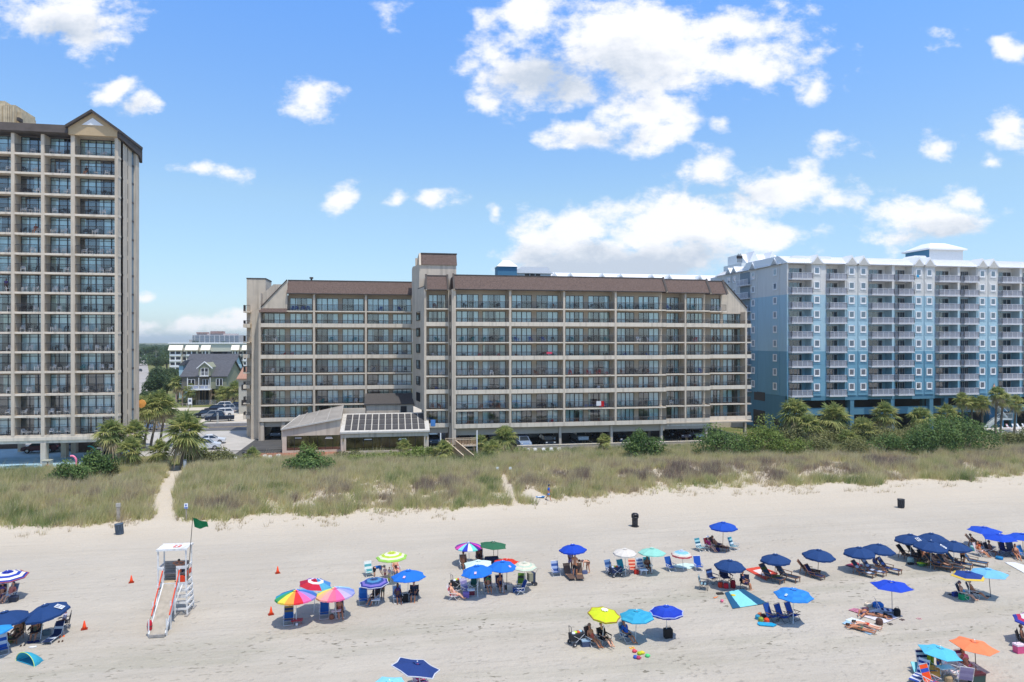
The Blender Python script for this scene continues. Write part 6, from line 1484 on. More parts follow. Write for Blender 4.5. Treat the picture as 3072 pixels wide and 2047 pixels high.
def chair(px, py, label, cols=('#1f5fb0',), kind='beach', rz=0, fr=None, loc=None, group='chairs on the sand', sc=1.0, name=None, dz=0):
    p = Vector(loc) if loc is not None else GG(px, py); p.z += dz
    t = thing(name or {'beach': 'beach_chair', 'wood': 'wooden_lounger', 'camp': 'camp_chair', 'lounge': 'folding_lounger', 'adir': 'adirondack_chair'}[kind], label, 'chair', p, rz, group, None if sc == 1 else sc)
    if kind == 'wood' and rz > .1: t.rotation_euler.z += .26
    fr = fr or (WOODC if kind == 'wood' else (DKT if kind == 'camp' else ALU)); cols = list(cols); K = (kind, tuple(cols), fr.name)
    def part(n, f):
        def mk(): mb = MB(); f(mb); return mb.mesh(n)
        link(n, cached(K+(n,), mk), t)
    if kind == 'beach':
        part('seat', lambda m: strip(m, [(-.28, .33), (-.02, .26), (.2, .25)], .54, cols[:1] if len(cols) < 3 else cols))
        part('backrest', lambda m: strip(m, [(.22, .27), (.36, .62), (.50, .96)], .54, cols))
        def frame(m):
            m.use(fr)
            for s in (-.29, .29):
                m.tube([(s, -.3, .34), (s, .22, .25), (s, .52, .99)], .015, n=5); m.tube([(s, -.3, .02), (s, .16, .5), ], .014, n=5); m.tube([(s, .34, .02), (s, -.22, .48)], .014, n=5)
            m.tube([(-.29, .52, .99), (.29, .52, .99)], .014, n=5); m.tube([(-.29, -.3, .02), (.29, -.3, .02)], .014, n=5); m.tube([(-.29, .34, .02), (.29, .34, .02)], .014, n=5)
        part('frame', frame)
        for s in (-.31, .31):
            mb = MB(); mb.box(s-.025, s+.025, -.3, .26, .49, .515, WOODC if fr is DKT else fr); mb.obj('armrest', t)
    elif kind == 'wood':
        part('seat', lambda m: strip(m, [(-1.0, .36), (-.4, .34), (.2, .33)], .54, cols)); part('backrest', lambda m: strip(m, [(.22, .34), (.5, .7), (.78, 1.02)], .54, cols))
        def frame(m):
            m.use(fr)
            for s in (-.31, .31):
                m.bar((s, -1.02, .37), (s, .3, .33), .045, .05); m.bar((s, .18, .3), (s, .82, 1.06), .045, .05); m.bar((s, .5, .7), (s, .62, .02), .035, .035)
            for y in (-1.0, .25): m.bar((-.31, y, .35), (.31, y, .35), .04, .04)
            m.bar((-.31, .81, 1.04), (.31, .81, 1.04), .05, .05)
        part('frame', frame)
        for s in (-.31, .31):
            for y in (-.95, .12): mb = MB(); mb.box(s-.022, s+.022, y-.025, y+.025, 0, .36, fr); mb.obj('leg', t)
            mb = MB(); mb.bar((s*1.08, -.35, .56), (s*1.08, .45, .58), .07, .03, fr); mb.bar((s, -.3, .35), (s, -.3, .56), .035, .035); mb.obj('armrest', t)
    elif kind == 'camp':
        part('seat', lambda m: strip(m, [(-.26, .43), (0, .40), (.22, .42)], .56, cols)); part('backrest', lambda m: strip(m, [(.24, .42), (.31, .68), (.38, .95)], .58, cols))
        def frame(m):
            m.use(fr)
            for s in (-.3, .3): m.tube([(s, -.28, .02), (s*.9, .26, .42)], .013, n=5); m.tube([(s, .34, .02), (s*.9, -.26, .42)], .013, n=5); m.tube([(s, .24, .1), (s, .40, .98)], .013, n=5); m.tube([(s, -.28, .42), (s, -.28, .62)], .012, n=5)
            m.tube([(-.3, -.28, .02), (.3, -.28, .42)], .012, n=5); m.tube([(.3, -.28, .02), (-.3, -.28, .42)], .012, n=5)
        part('frame', frame)
        for s in (-.31, .31): mb = MB(); mb.box(s-.05, s+.05, -.3, .3, .61, .63, fab(cols[0])); mb.obj('armrest', t)
    elif kind == 'lounge':
        part('seat', lambda m: strip(m, [(-1.1, .22), (-.4, .24), (.2, .24)], .56, cols)); part('backrest', lambda m: strip(m, [(.22, .24), (.42, .6), (.62, .98)], .56, cols))
        def frame(m):
            m.use(fr)
            for s in (-.29, .29): m.tube([(s, -1.12, .22), (s, .22, .24), (s, .64, 1.0)], .018, n=5); m.tube([(s, -1.0, .22), (s, -.95, .01)], .016, n=5); m.tube([(s, .1, .24), (s, .25, .01)], .016, n=5); m.tube([(s, .45, .66), (s, .55, .01)], .014, n=5)
        part('frame', frame)
    elif kind == 'adir':
        part('seat', lambda m: [m.use(WHT), m.bar((0, -.3, .38), (0, .2, .28), .5, .03)]); part('backrest', lambda m: [m.use(WHT)]+[m.bar((x, .2, .28), (x*1.15, .5, .98-abs(x)*.3), .085, .02) for x in (-.21, -.105, 0, .105, .21)])
        for s in (-.29, .29):
            mb = MB(); mb.bar((s, -.34, .56), (s, .38, .54), .12, .025, WHT); mb.obj('armrest', t)
            mb = MB(); mb.bar((s*.95, -.3, 0), (s*.95, -.3, .55), .08, .03, WHT); mb.obj('leg', t); mb = MB(); mb.bar((s*.9, -.1, .33), (s*.9, .48, .0), .03, .1, WHT); mb.obj('leg', t)
    return t
def box_thing(px, py, name, cat, label, w, d, h, body, lid=None, rz=0, handle=None, loc=None, round_=False):
    p = Vector(loc) if loc is not None else GG(px, py); t = thing(name, label, cat, p, rz)
    mb = MB(); mb.use(body)
    if round_: mb.lathe([(w*.42, 0), (w*.5, h*.12), (w*.5, h*.8), (w*.4, h)], n=10)
    else:
        q = .93; pts = [(-w/2*q, 0), (w/2*q, 0), (w/2, h*.85), (w/2*.96, h), (-w/2*.96, h), (-w/2, h*.85)]; mb.prismY(pts, -d/2, d/2)
    mb.obj('body', t)
    if lid: mb = MB(); mb.box(-w/2-.01, w/2+.01, -d/2-.01, d/2+.01, h*.84, h*1.04, lid); mb.obj('lid', t)
    mb = MB(); mb.tube([(-w*.35, 0, h*.95), (-w*.25, 0, h*1.25), (w*.25, 0, h*1.25), (w*.35, 0, h*.95)], .014, handle or DKT, 5); mb.obj('handle', t)
    return t
def mcol(h, r=.7): return mat('colour_'+h.strip('#'), h, r, var=.08, scale=8)
def bag(px, py, label, col, w=.45, h=.35, name='bag', cat='bag', **k): return box_thing(px, py, name, cat, label, w, w*.5, h, mcol(col, .9), **k)
def cooler(px, py, label, col, lid='#e8e8e6', w=.5, h=.36, **k): return box_thing(px, py, 'cooler', 'cooler', label, w, .34, h, mcol(col, .5), mcol(lid, .5), **k)
def blanket(pix, label, col, inner=None, name='blanket', cat='blanket', seed=0, lift=.03, pat=None):
    P = [GG(*q) for q in pix]; c = sum(P, Vector())/4; t = thing(name, label, cat, c) ; n = 14; r = random.Random(seed); V = {}
    mb = MB()
    for i in range(n+1):
        for j in range(n+1):
            u, v = i/n, j/n; p = P[0]*(1-u)*(1-v)+P[1]*u*(1-v)+P[2]*u*v+P[3]*(1-u)*v
            p.z = h1(p.x, p.y)+lift+.028*vnoise(u*9+seed, v*9)+.012*r.random(); e = .03*(r.random()-.5); V[i, j] = (p.x-c.x+(e if j in (0, n) else 0), p.y-c.y+(e if i in (0, n) else 0), p.z-c.z)
    for i in range(n):
        for j in range(n):
            cc = col
            if inner and inner[0] <= (i+.5)/n <= inner[1]: cc = inner[2]
            if pat: cc = pat(i, j, cc)
            mb.use(fab(cc)); mb.poly([V[i, j], V[i+1, j], V[i+1, j+1], V[i, j+1]])
    mb.obj('cloth', t, True); return t
def small(px, py, name, cat, label, f, rz=0, parts='body', loc=None):
    p = Vector(loc) if loc is not None else GG(px, py); t = thing(name, label, cat, p, rz); mb = MB(); f(mb); mb.obj(parts, t, True); return t
def sandals(px, py, label, col):
    p = GG(px, py); t = thing('sandals', label, 'sandals', p, .3)
    for s in (-.09, .09):
        mb = MB(); mb.use(mcol(col)); mb.prismZ([(s-.045, -.13), (s+.045, -.13), (s+.05, 0), (s+.035, .13), (s-.035, .13), (s-.04, 0)], 0, .025); mb.tube([(s-.045, -.02, .02), (s, -.06, .06), (s+.045, -.02, .02)], .01, n=4); mb.obj('sandal', t)
CA, PE = chair, person
FL = ('#2a7f96', '#d8e8ea', '#1f5f7a', '#9fd0d8', '#2f8f9f')
STR = ('#28366e', '#dfe0e8', '#28366e', '#dfe0e8', '#28366e', '#dfe0e8', '#28366e')
# --- left edge groups
CA(6, 1800, 'dark chair at the left edge under the ringed umbrella', ('#3a4258',), rz=.3); PE(6, 1800, 'sit', 'person sitting at the left edge under the ringed umbrella', .3, 'tan', wear=(('top', '#5a4a80'), ('bottom', '#5a4a80')), long=True)
CA(30, 1799, 'patterned chair right of the ringed umbrella pole', ('#7a8aa0', '#c8b8c0', '#6a8aa8'), rz=-.25); PE(30, 1799, 'sit', 'person in a coral top lying back in the patterned chair', -.25, 'fair', wear=(('shirt', '#c8786a'), ('shorts', '#c8c8cc')))
cooler(41, 1805, 'dark navy cooler beside the ringed umbrella pole', '#1a2438', '#26324c')
CA(52, 1918, 'wooden chair under the plain navy umbrella at the left', ('#5a4a38',), 'wood', rz=.1, sc=.85); PE(53, 1916, 'lap', 'person in a dark camouflage swimsuit under the plain navy umbrella', 0, 'tan', wear=(('suit', '#4a4638'),))
bag(27, 1928, 'olive bag on the sand at the left edge', '#8a8a4c', .4, .34, round_=True); bag(16, 1920, 'red cloth bag behind the olive bag', '#a84a3c', .35, .4)
CA(106, 1914, 'dark folding chair under the tilted navy umbrella', ('#2a2c38',), 'camp', rz=.2); PE(106, 1912, 'lap', 'person in patterned swimwear leaning forward under the tilted navy umbrella', .2, 'tan', wear=(('suit', '#6a6a50'),))
CA(166, 1916, 'empty navy recliner right of the tilted navy umbrella pole', ('#1a2c54', '#1a2c54', '#c8d0d8', '#1a2c54', '#1a2c54'), 'lounge', rz=-.1, fr=ALU, sc=.85)
CA(192, 1886, 'dark chair behind the navy recliner', ('#2f3444',), 'camp', rz=-1.2); PE(191, 1884, 'chair', 'person in purple and white behind the navy recliner', -1.2, 'brown', wear=(('shirt', '#c4c0da'), ('shorts', '#5a4a7a')), dz=-.1)
bag(140, 1905, 'grey bag between the two chairs under the tilted navy umbrella', '#6a7a80', .4, .3)
sandals(186, 1910, 'orange sandals in the sun near the navy recliner', '#f0702c'); sandals(182, 1925, 'brown sandals below the orange ones', '#4a3428'); sandals(68, 1937, 'black sandals near the teal pop-up tent', '#22242c')
blanket([(80, 1927), (116, 1922), (120, 1928), (84, 1934)], 'navy towel lying at the feet under the tilted navy umbrella', '#24366a', name='towel', cat='towel', seed=3)
small(96, 1943, 'crumpled_towel', 'towel', 'small crumpled white towel above the teal tent', lambda m: [m.use(fab('#e6e6e6')), m.ball((0, 0, .03), .2, .1, .05), m.ball((.15, .03, .03), .1, .08, .04)])
CA(6, 1962, 'blue chair with a white towel at the left edge, lowest on the left', ('#2a62b8', '#dde2ea'), rz=.6)
def tent():
    p = GG(92, 1985); t = thing('beach_tent', 'small turquoise half dome tent lying on the sand', 'tent', p, R(-35)); mb = MB(); mb.use(fab('#36a8c4')); n = 12; rr = .62
    for i in range(n):
        a0, a1 = math.pi*i/n, math.pi*(i+1)/n
        for k in range(4):
            q0, q1 = k/4, (k+1)/4; f = lambda a, q: (-(.85)*math.cos(a)*(1-.5*q*q), .7*q-.3, rr*math.sin(a)*math.cos(q*1.35))
            mb.poly([f(a0, q0), f(a1, q0), f(a1, q1), f(a0, q1)])
    mb.obj('shell', t, True); mb = MB(); mb.tube([(-.85*math.cos(math.pi*i/16), -.3, rr*math.sin(math.pi*i/16)) for i in range(17)], .018, mcol('#b8d878'), 5); mb.obj('rim', t, True)
    mb = MB(); mb.prismZ([(-.8, -.3), (.8, -.3), (.55, .4), (-.55, .4)], .0, .02, fab('#2c8fb0')); mb.obj('floor', t)
tent()
# --- rainbow trio
CA(866, 1872, 'blue chair with striped top and white frame, left of the red table', ('#1f5fa8', '#1f5fa8', '#1f5fa8', '#8a7a58', '#2a3c70', '#b09050'), rz=.1)
CA(973, 1853, 'plain blue chair under the pastel rainbow umbrella', ('#1c62b4',), rz=.05); CA(1020, 1850, 'dark chair under the pastel rainbow umbrella, right of the pole', ('#4a4050',), rz=.2)
PE(1019, 1849, 'sit', 'sunburnt person sitting under the pastel rainbow umbrella', .2, 'tan', wear=(('suit', '#a05048'),))
def tray(px, py, label, col, z=.42, w=.6, d=.35):
    p = GG(px, py); t = thing('beach_table', label, 'table', p); mb = MB(); mb.box(-w/2, w/2, -d/2, d/2, z, z+.05, mcol(col, .5)); mb.obj('table_top', t)
    for s in (-1, 1): mb = MB(); mb.bar((s*w*.35, 0, 0), (s*w*.35, 0, z), .04, .04, mcol(col, .5)); mb.obj('leg', t)
tray(891, 1873, 'small red table at the foot of the rainbow wheel umbrella', '#a82830', .25, .7, .4); tray(1009, 1853, 'small pale pink table on the pastel umbrella pole', '#d8c0c4', .42)
bag(995, 1857, 'brown straw bag beside the plain blue chair', '#9a6048', .3, .26, round_=True)
small(890, 1878, 'plastic_cup', 'cup', 'white cup on the sand in front of the red table', lambda m: m.lathe([(.06, 0), (.08, .16)], m=WHT, n=8))
# --- purple ringed / azure
CA(1090, 1812, 'bright blue chair left of the purple ringed umbrella', ('#2a74c4', '#2a74c4', '#3a84d0'), rz=.1); bag(1105, 1813, 'heap of grey and navy cloth bags beside the bright blue chair', '#68788c', .5, .24)
CA(1122, 1808, 'dark chair under the purple ringed umbrella', ('#30343c',), rz=-.5); PE(1122, 1807, 'sit', 'person with a black top and bare legs under the purple ringed umbrella', -.5, 'tan', wear=(('shirt', '#2a2a2e'), ('shorts', '#4a3c38')))
PE(1148, 1797, 'stand', 'person in patterned grey shorts behind the purple ringed umbrella', .4, 'brown', wear=(('shirt', '#3a3a44'), ('shorts', '#5a6258')), sc=.75)
tray(1127, 1813, 'small white table on the purple umbrella pole', '#e0e0e4', .3)
CA(1193, 1806, 'pale blue chair under the azure umbrella, left side', ('#a8c0dc', '#3a78b8', '#a8c0dc'), rz=.15); PE(1194, 1804, 'lap', 'woman in purple swimwear under the azure umbrella, hand raised', .15, 'brown', wear=(('top', '#4a3070'), ('bottom', '#5a3c80')), long=True)
CA(1241, 1802, 'dark chair under the azure umbrella, right side', ('#2c3240',), 'camp', rz=-.15); PE(1241, 1800, 'chair', 'man in a navy shirt under the azure umbrella', -.15, 'tan', wear=(('shirt', '#202a3c'), ('shorts', '#30384a')), dz=-.06)
bag(1213, 1806, 'large black bag between the pair under the azure umbrella', '#141418', .55, .5)
PE(1123, 1738, 'bend', 'man in a blue shirt bending over beside the lime umbrella', R(75), 'fair', 'grey', wear=(('shirt', '#1f5fa8'), ('shorts', '#16181e')))
CA(1108, 1728, 'teal and white striped chair behind the bending man', ('#58a8b0', '#e0e8e4', '#58a8b0', '#e0e8e4'), rz=.3)
PE(1155, 1740, 'stand', 'small child standing left of the lime umbrella pole', .2, 'fair', 'dark', wear=(('shirt', '#c8a0a8'), ('shorts', '#b04a60')), sc=.56); PE(1168, 1742, 'stand', 'small child standing right at the lime umbrella pole', -.3, 'fair', 'dark', wear=(('shirt', '#b8a0b8'), ('shorts', '#d8d0a0')), sc=.56)
CA(1189, 1722, 'pink and white striped chair behind the lime umbrella', ('#e07088', '#f0e4e4')*3, rz=.2); PE(1187, 1721, 'lap', 'woman sitting in the pink and white striped chair', .2, 'fair', wear=(('suit', '#3a2028'),))
small(1164, 1745, 'beach_ball', 'ball', 'yellow ball in the shade of the lime umbrella', lambda m: m.ball((0, 0, .14), .14, m=mcol('#c8c030'), nu=12, nv=8))
# --- cluster of pinwheel, green, mint, azure
CA(1392, 1706, 'tan chair under the pinwheel umbrella', ('#8a7058',), rz=.1); PE(1391, 1704, 'lap', 'large man sitting under the pinwheel umbrella', .1, 'brown', wear=(('shorts', '#5a4a3c'),), sc=1.08)
CA(1438, 1688, 'chair behind the mint umbrella', ('#5a4650',), rz=-.1); PE(1438, 1687, 'lap', 'woman in a wide dark hat behind the mint umbrella', -.1, 'brown', wear=(('suit', '#201c24'),), hat='#3a1c24', dz=.03)
small(1474, 1692, 'windbreak', 'screen', 'dark navy cloth box under the green umbrella', lambda m: [m.use(fab('#1c2648')), m.prismX([(-.3, 0), (.3, 0), (.25, .55), (-.25, .6)], -.5, .55)]); small(1493, 1694, 'fishing_rod', 'rod', 'thin dark pole right of the green umbrella', lambda m: m.tube([(0, 0, 0), (.02, 0, 1.3)], .02, DKT, 5))
def wagon(px, py, label, rz=0, col='#26262c', upright=True):
    p = GG(px, py); t = thing('beach_wagon', label, 'wagon', p, rz); mb = MB(); mb.use(mcol(col, .9)); mb.prismY([(-.42, .32), (.42, .32), (.46, .68), (-.46, .68)], -.26, .26); mb.obj('body', t)
    for x in (-.34, .34):
        for y in (-.3, .3): mb = MB(); mb.M = Matrix.Translation((x, y, .13)) @ Matrix.Rotation(R(90), 4, 'X'); mb.lathe([(.13, -.04), (.13, .04)], m=DKT, n=14); mb.lathe([(.05, -.045), (.05, .045)], m=ALU, n=8); mb.obj('wheel', t)
    mb = MB(); mb.use(ALU)
    for y in (-.27, .27): mb.tube([(-.38, y, .15), (.36, y, .64)], .012, n=5); mb.tube([(.38, y, .15), (-.36, y, .64)], .012, n=5)
    mb.obj('frame', t); mb = MB(); mb.tube([(-.42, -.14, .4), (-.5, -.14, 1.15), (-.48, .14, 1.15), (-.42, .14, .4)], .018, DKT, 6); mb.obj('handle', t)
    mb = MB()
    for i, c in enumerate(('#dfe4ea', '#b8d040', '#c85a30', '#8fb8d0')): mb.use(mcol(c)); mb.ball((-.25+.17*i, .05*(i % 2), .7), .13, .12, .08, nu=7, nv=5)
    mb.obj('cargo', t); return t
wagon(1372, 1768, 'black wagon loaded with bags under the left azure umbrella', .5)
CA(1363, 1798, 'pink and white chair facing right beside the black wagon', ('#c05868', '#e8e0e0')*2, rz=R(70)); PE(1363, 1797, 'sit', 'pale person seen from the side, lowest left of the azure pair', R(70), 'fair', wear=(('suit', '#d8a8a0'),))
CA(1400, 1781, 'lilac patterned chair under the left azure umbrella', ('#8c84b4', '#c4bcd8'), rz=.5); cooler(1398, 1792, 'lilac cooler bag in front of the lilac chair', '#7d64ac', '#8a70b8', .42, .34); cooler(1413, 1784, 'dark red cooler with a white lid under the left azure umbrella', '#7a2836')
CA(1420, 1770, 'dark green chair with white arms under the left azure umbrella', ('#1c5a50',), rz=-.4)
CA(1465, 1774, 'navy topped chair with white frame between the azure umbrellas', ('#2c3458',), rz=0); PE(1465, 1772, 'sit', 'woman in a green top and white shorts between the azure umbrellas', 0, 'tan', wear=(('top', '#1f7a50'), ('bottom', '#c8ccc8')))
CA(1501, 1772, 'navy chair with white frame at the right azure umbrella', ('#22305c',), rz=.05); PE(1501, 1770, 'lap', 'person in a navy suit sitting at the right azure umbrella', .05, 'tan', wear=(('suit', '#1f2450'),))
bag(1529, 1770, 'white and grey striped tote bag on the sand', '#b8b4ac', .42, .42); bag(1517, 1768, 'small black bag left of the striped tote bag', '#18161c', .3, .26)
CA(1563, 1766, 'lime green chair left of the hand cart', ('#5c8a34', '#5c8a34', '#3a4a3c', '#5c8a34'), rz=-.3); CA(1558, 1782, 'blue chair with white frame seen from the side', ('#1c4c9c',), rz=R(-80)); bag(1546, 1776, 'blue bag beside the side-on blue chair', '#1d4a90', .35, .3)
t = thing('hand_cart', 'folding hand cart with a net basket right of the lime chair', 'cart', GG(1592, 1757), .3); mb = MB(); mb.box(-.22, .1, -.2, .2, .35, .95, mcol('#8c8a74', .9)); mb.obj('basket', t); mb = MB(); mb.box(.1, .3, -.2, .2, .2, .95, mcol('#26324c', .9)); mb.obj('bag', t)
mb = MB(); mb.tube([(.25, -.2, .1), (.3, -.2, .95), (.55, -.15, 1.2)], .015, DKT, 5); mb.obj('handle', t)
for s in (-.22, .22): mb = MB(); mb.M = Matrix.Translation((.3, s, .14)) @ Matrix.Rotation(R(90), 4, 'X'); mb.lathe([(.14, -.03), (.14, .03)], m=DKT, n=12); mb.obj('wheel', t)
# --- royal blue umbrella group
CA(1668, 1727, 'blue and white striped chair left of the brown loungers', ('#3a5a9c', '#a8b8d8')*2, rz=.05); CA(1706, 1731, 'brown lounger left of the standing people', ('#6a5448', '#6a5448', '#6a5448', '#a88468'), 'lounge', rz=.1, fr=DKT, sc=.9); CA(1737, 1731, 'brown lounger behind the shirtless man', ('#6a5448', '#6a5448', '#6a5448', '#b08860'), 'lounge', rz=-.15, fr=DKT, sc=.9)
PE(1725, 1732, 'stand', 'shirtless man in black shorts standing under the royal blue umbrella', 2.6, 'tan', wear=(('shorts', '#22242a'),), sc=1.04); PE(1711, 1712, 'stand', 'person in a lilac shirt standing behind the shirtless man', .3, 'brown', wear=(('shirt', '#8a80a8'), ('shorts', '#9a90b4')))
PE(1764, 1718, 'bend', 'person in black bending down right of the royal blue umbrella', R(-80), 'fair', wear=(('suit', '#16161a'),)); bag(1754, 1722, 'striped blue and white bag below the bending person in black', '#5a6488', .42, .24)
# --- white, mint, pastel
CA(1832, 1722, 'navy blue chair, leftmost under the off white umbrella', ('#28508c', '#6a8ab8'), rz=.3); wagon(1847, 1728, 'low navy wagon in front of the leftmost navy blue chair', .2, '#1c2c50'); CA(1869, 1721, 'teal chair under the off white umbrella', ('#2c94a8',), rz=.3)
CA(1899, 1719, 'coral and white striped chair between the two pale umbrellas', ('#d84a30', '#f0c0a8')*3, rz=-.1); bag(1909, 1722, 'red bag right of the coral striped chair', '#b83024', .36, .28)
CA(1926, 1716, 'chair covered with a blue and white striped towel', ('#5a7ab0', '#c8d0e0')*3, rz=.15); CA(1944, 1714, 'teal chair with a brown towel beside the mint umbrella pole', ('#2a8c9c', '#4a3428', '#2a8c9c'), rz=-.1); PE(1943, 1714, 'lap', 'person reading in the shade of the mint umbrella', -.1, 'brown', wear=(('suit', '#5a2c2c'),)); tray(1931, 1725, 'small white folding table below the striped towel chair', '#d8dce8', .35)
CA(2013, 1712, 'plain blue chair left of the mint blanket', ('#1c56ac',), rz=.25); CA(2096, 1711, 'plain blue chair right of the mint blanket', ('#1c56b8',), rz=-.1)
blanket([(1998, 1701), (2055, 1691), (2098, 1697), (2070, 1709)], 'pale mint blanket spread between two blue chairs', '#cfe6e0', seed=5)
# --- yellow / turquoise / striped group at the bottom
wagon(1731, 1933, 'dark wagon with tall handle left of the yellow umbrella', .3, '#22242c'); cooler(1757, 1938, 'grey blue cooler beside the dark wagon', '#3a4868', '#8fa8c0', .5, .36); bag(1752, 1922, 'orange and white bag behind the grey blue cooler', '#e06030', .4, .5)
CA(1777, 1935, 'chair of the woman left of the yellow umbrella pole', ('#4a3c3c',), rz=.45); PE(1778, 1934, 'sit', 'woman in a coral swimsuit and hat left of the yellow umbrella pole', .45, 'tan', wear=(('suit', '#c05a48'),), hat='#8a6a5c')
CA(1813, 1936, 'chair under the yellow umbrella holding the man in black', ('#1c1e26',), 'camp', rz=.4); PE(1813, 1934, 'sit', 'man in black clothes sitting under the yellow umbrella', .4, 'fair', wear=(('shirt', '#101114'), ('shorts', '#121316')), dz=.08)
CA(1880, 1922, 'blue chair under the turquoise umbrella', ('#3c6aa0', '#8aa8c8'), rz=.4); PE(1881, 1920, 'sit', 'man in a bright blue shirt under the turquoise umbrella', .4, 'tan', wear=(('shirt', '#1c58b8'), ('shorts', '#1f3c54')), hat='#8a2c34')
sandals(1896, 1945, 'bright yellow sandals at the feet of the man in blue', '#f0b020')
box_thing(2004, 1913, 'suitcase', 'bag', 'black wheeled cool bag under the white ringed royal blue umbrella', .5, .34, .55, mcol('#0c0d12'))
TOY = [(1903, 1957, '#d84a58', 'red'), (1918, 1964, '#a8c020', 'lime'), (1926, 1962, '#d8c838', 'yellow'), (1942, 1971, '#58c878', 'green'), (1906, 1975, '#3458b0', 'blue'), (1915, 1977, '#b03858', 'crimson')]
for px, py, c, nmx in TOY: small(px, py, 'sand_toy', 'toy', '%s plastic sand toy below the man in blue' % nmx, lambda m: [m.use(mcol(c)), m.lathe([(.08, 0), (.13, .02), (.11, .14), (.03, .16)], n=9), m.ball((.14, .05, .04), .07, .05, .04)])
# --- lone blue umbrella and floral chairs
CA(2102, 1653, 'teal floral chair left of the lone blue umbrella', FL, rz=.3); CA(2203, 1649, 'teal floral chair right of the lone blue umbrella', FL, rz=.5)
CA(2129, 1652, 'maroon chair under the lone blue umbrella', ('#7a2838',), rz=.3); PE(2130, 1651, 'sit', 'woman in a pink top and white cap under the lone blue umbrella', .3, 'fair', wear=(('shirt', '#b02868'),), hat='#d8dce4'); CA(2153, 1650, 'brown wooden chair beside the maroon one', ('#5a4038',), 'wood', rz=.5, sc=.9); PE(2153, 1649, 'lounge', 'shirtless person reclining in the brown wooden chair', .5, 'tan', wear=(('shorts', '#3a2c4c'),)); bag(2152, 1655, 'navy bag under the reclining person by the lone blue umbrella', '#1f2258', .4, .3, round_=True)
# --- navy lettering umbrella and camp chairs
CA(2112, 1768, 'dark pushchair with a towel, leftmost of the camp chairs', ('#2c3c50', '#8ab0c0'), 'camp', rz=R(60)); CA(2138, 1750, 'navy camp chair behind the dark pushchair', ('#1c2c5c', '#1c2c5c', '#4a70b0'), 'camp', rz=.4); CA(2178, 1752, 'wide navy camp chair under the navy lettering umbrella', ('#16244c',), 'camp', rz=.0, sc=1.15)
CA(2234, 1767, 'navy camp chair right of the navy lettering umbrella', ('#1c2444',), 'camp', rz=-.5); PE(2232, 1766, 'chair', 'person in a navy shirt leaning in the right camp chair', .9, 'tan', wear=(('shirt', '#222c50'), ('shorts', '#3a2c54')), hat='#c8a040', dz=-.06)
for px, py, c, n in ((2161, 1762, '#c83820', 'red and orange'), (2178, 1765, '#c82030', 'bright red'), (2199, 1764, '#8c1420', 'dark red')): bag(px, py, n+' bag under the navy lettering umbrella', c, .36, .36 if n[0] != 'd' else .55, round_=True)
blanket([(2174, 1780), (2230, 1768), (2302, 1812), (2198, 1828)], 'large teal blanket with a pale aqua centre strip', '#1f5c84', (.22, .72, '#8fe0ea'), seed=7)
small(2200, 1789, 'beach_disc', 'toy', 'yellow disc lying on the teal blanket', lambda m: m.lathe([(.16, .06), (.17, .09), (.1, .10)], m=mcol('#d8c030'), n=12)); small(2146, 1795, 'sand_toy', 'toy', 'orange toy spade left of the teal blanket', lambda m: [m.use(mcol('#f08a50')), m.bar((-.1, 0, .03), (.12, .1, .03), .12, .03), m.bar((.1, .1, .03), (.3, .2, .03), .03, .03)])
small(2166, 1807, 'sand_toy', 'toy', 'pink toy bucket left of the teal blanket', lambda m: m.lathe([(.08, 0), (.12, .16)], m=mcol('#e07090'), n=9)); bag(2160, 1783, 'row of dark shoes and cloths at the teal blanket top', '#3a3430', .5, .1)
# --- red blanket
blanket([(2235, 1709), (2284, 1701), (2335, 1722), (2296, 1742)], 'red and white blanket beside the green towel lounger', '#d8503c', seed=8, pat=lambda i, j, c: '#e8dcd8' if 3 <= i <= 10 and 3 <= j <= 10 else c)
CA(2312, 1742, 'wooden lounger covered with an olive towel', ('#3c5068', '#3c5068', '#5a6a30'), 'wood', rz=R(12)); CA(2357, 1738, 'wooden lounger with navy sling right of the olive towel one', ('#28384c',), 'wood', rz=R(14))
small(2334, 1737, 'bucket', 'bucket', 'lime green bucket between the two loungers on the red blanket', lambda m: m.lathe([(.12, 0), (.17, .26), (.15, .26)], m=mcol('#90a828'), n=10))
CA(2423, 1722, 'reclined wooden chair with brown sling, left of the lone wooden pair', ('#4a2c24',), 'wood', rz=R(35), sc=.9); CA(2440, 1733, 'upright wooden chair with navy seat under the lone navy umbrella', ('#1c2c58',), 'wood', rz=R(10), sc=.8)
# --- three blue chairs
for px, py, q in ((2317, 1862, 'left'), (2350, 1864, 'middle'), (2381, 1858, 'right')): CA(px, py, q+' one of three blue folding chairs in a row', ('#1c4c9c',), rz=R(24), fr=DKT, group='row of three blue chairs')
t = thing('bodyboard', 'turquoise bodyboard with toys left of the three blue chairs', 'bodyboard', GG(2300, 1876), R(-20)); mb = MB(); mb.prismZ([(-.55, -.12), (-.45, -.24), (.35, -.25), (.6, 0), (.35, .25), (-.45, .24), (-.55, .12)], .03, .09, mcol('#1f9cc8', .4)); mb.obj('board', t)
for k, (px, py, c, n) in enumerate(((2300, 1868, '#f04a20', 'orange'), (2283, 1865, '#90a040', 'olive'), (2273, 1858, '#3090b0', 'teal'), (2291, 1856, '#3a1c2c', 'dark'), (2280, 1852, '#e08050', 'coral'))): bag(px, py, n+' toy bag on the bodyboard heap', c, .32, .26, name='toy_bag', round_=True)
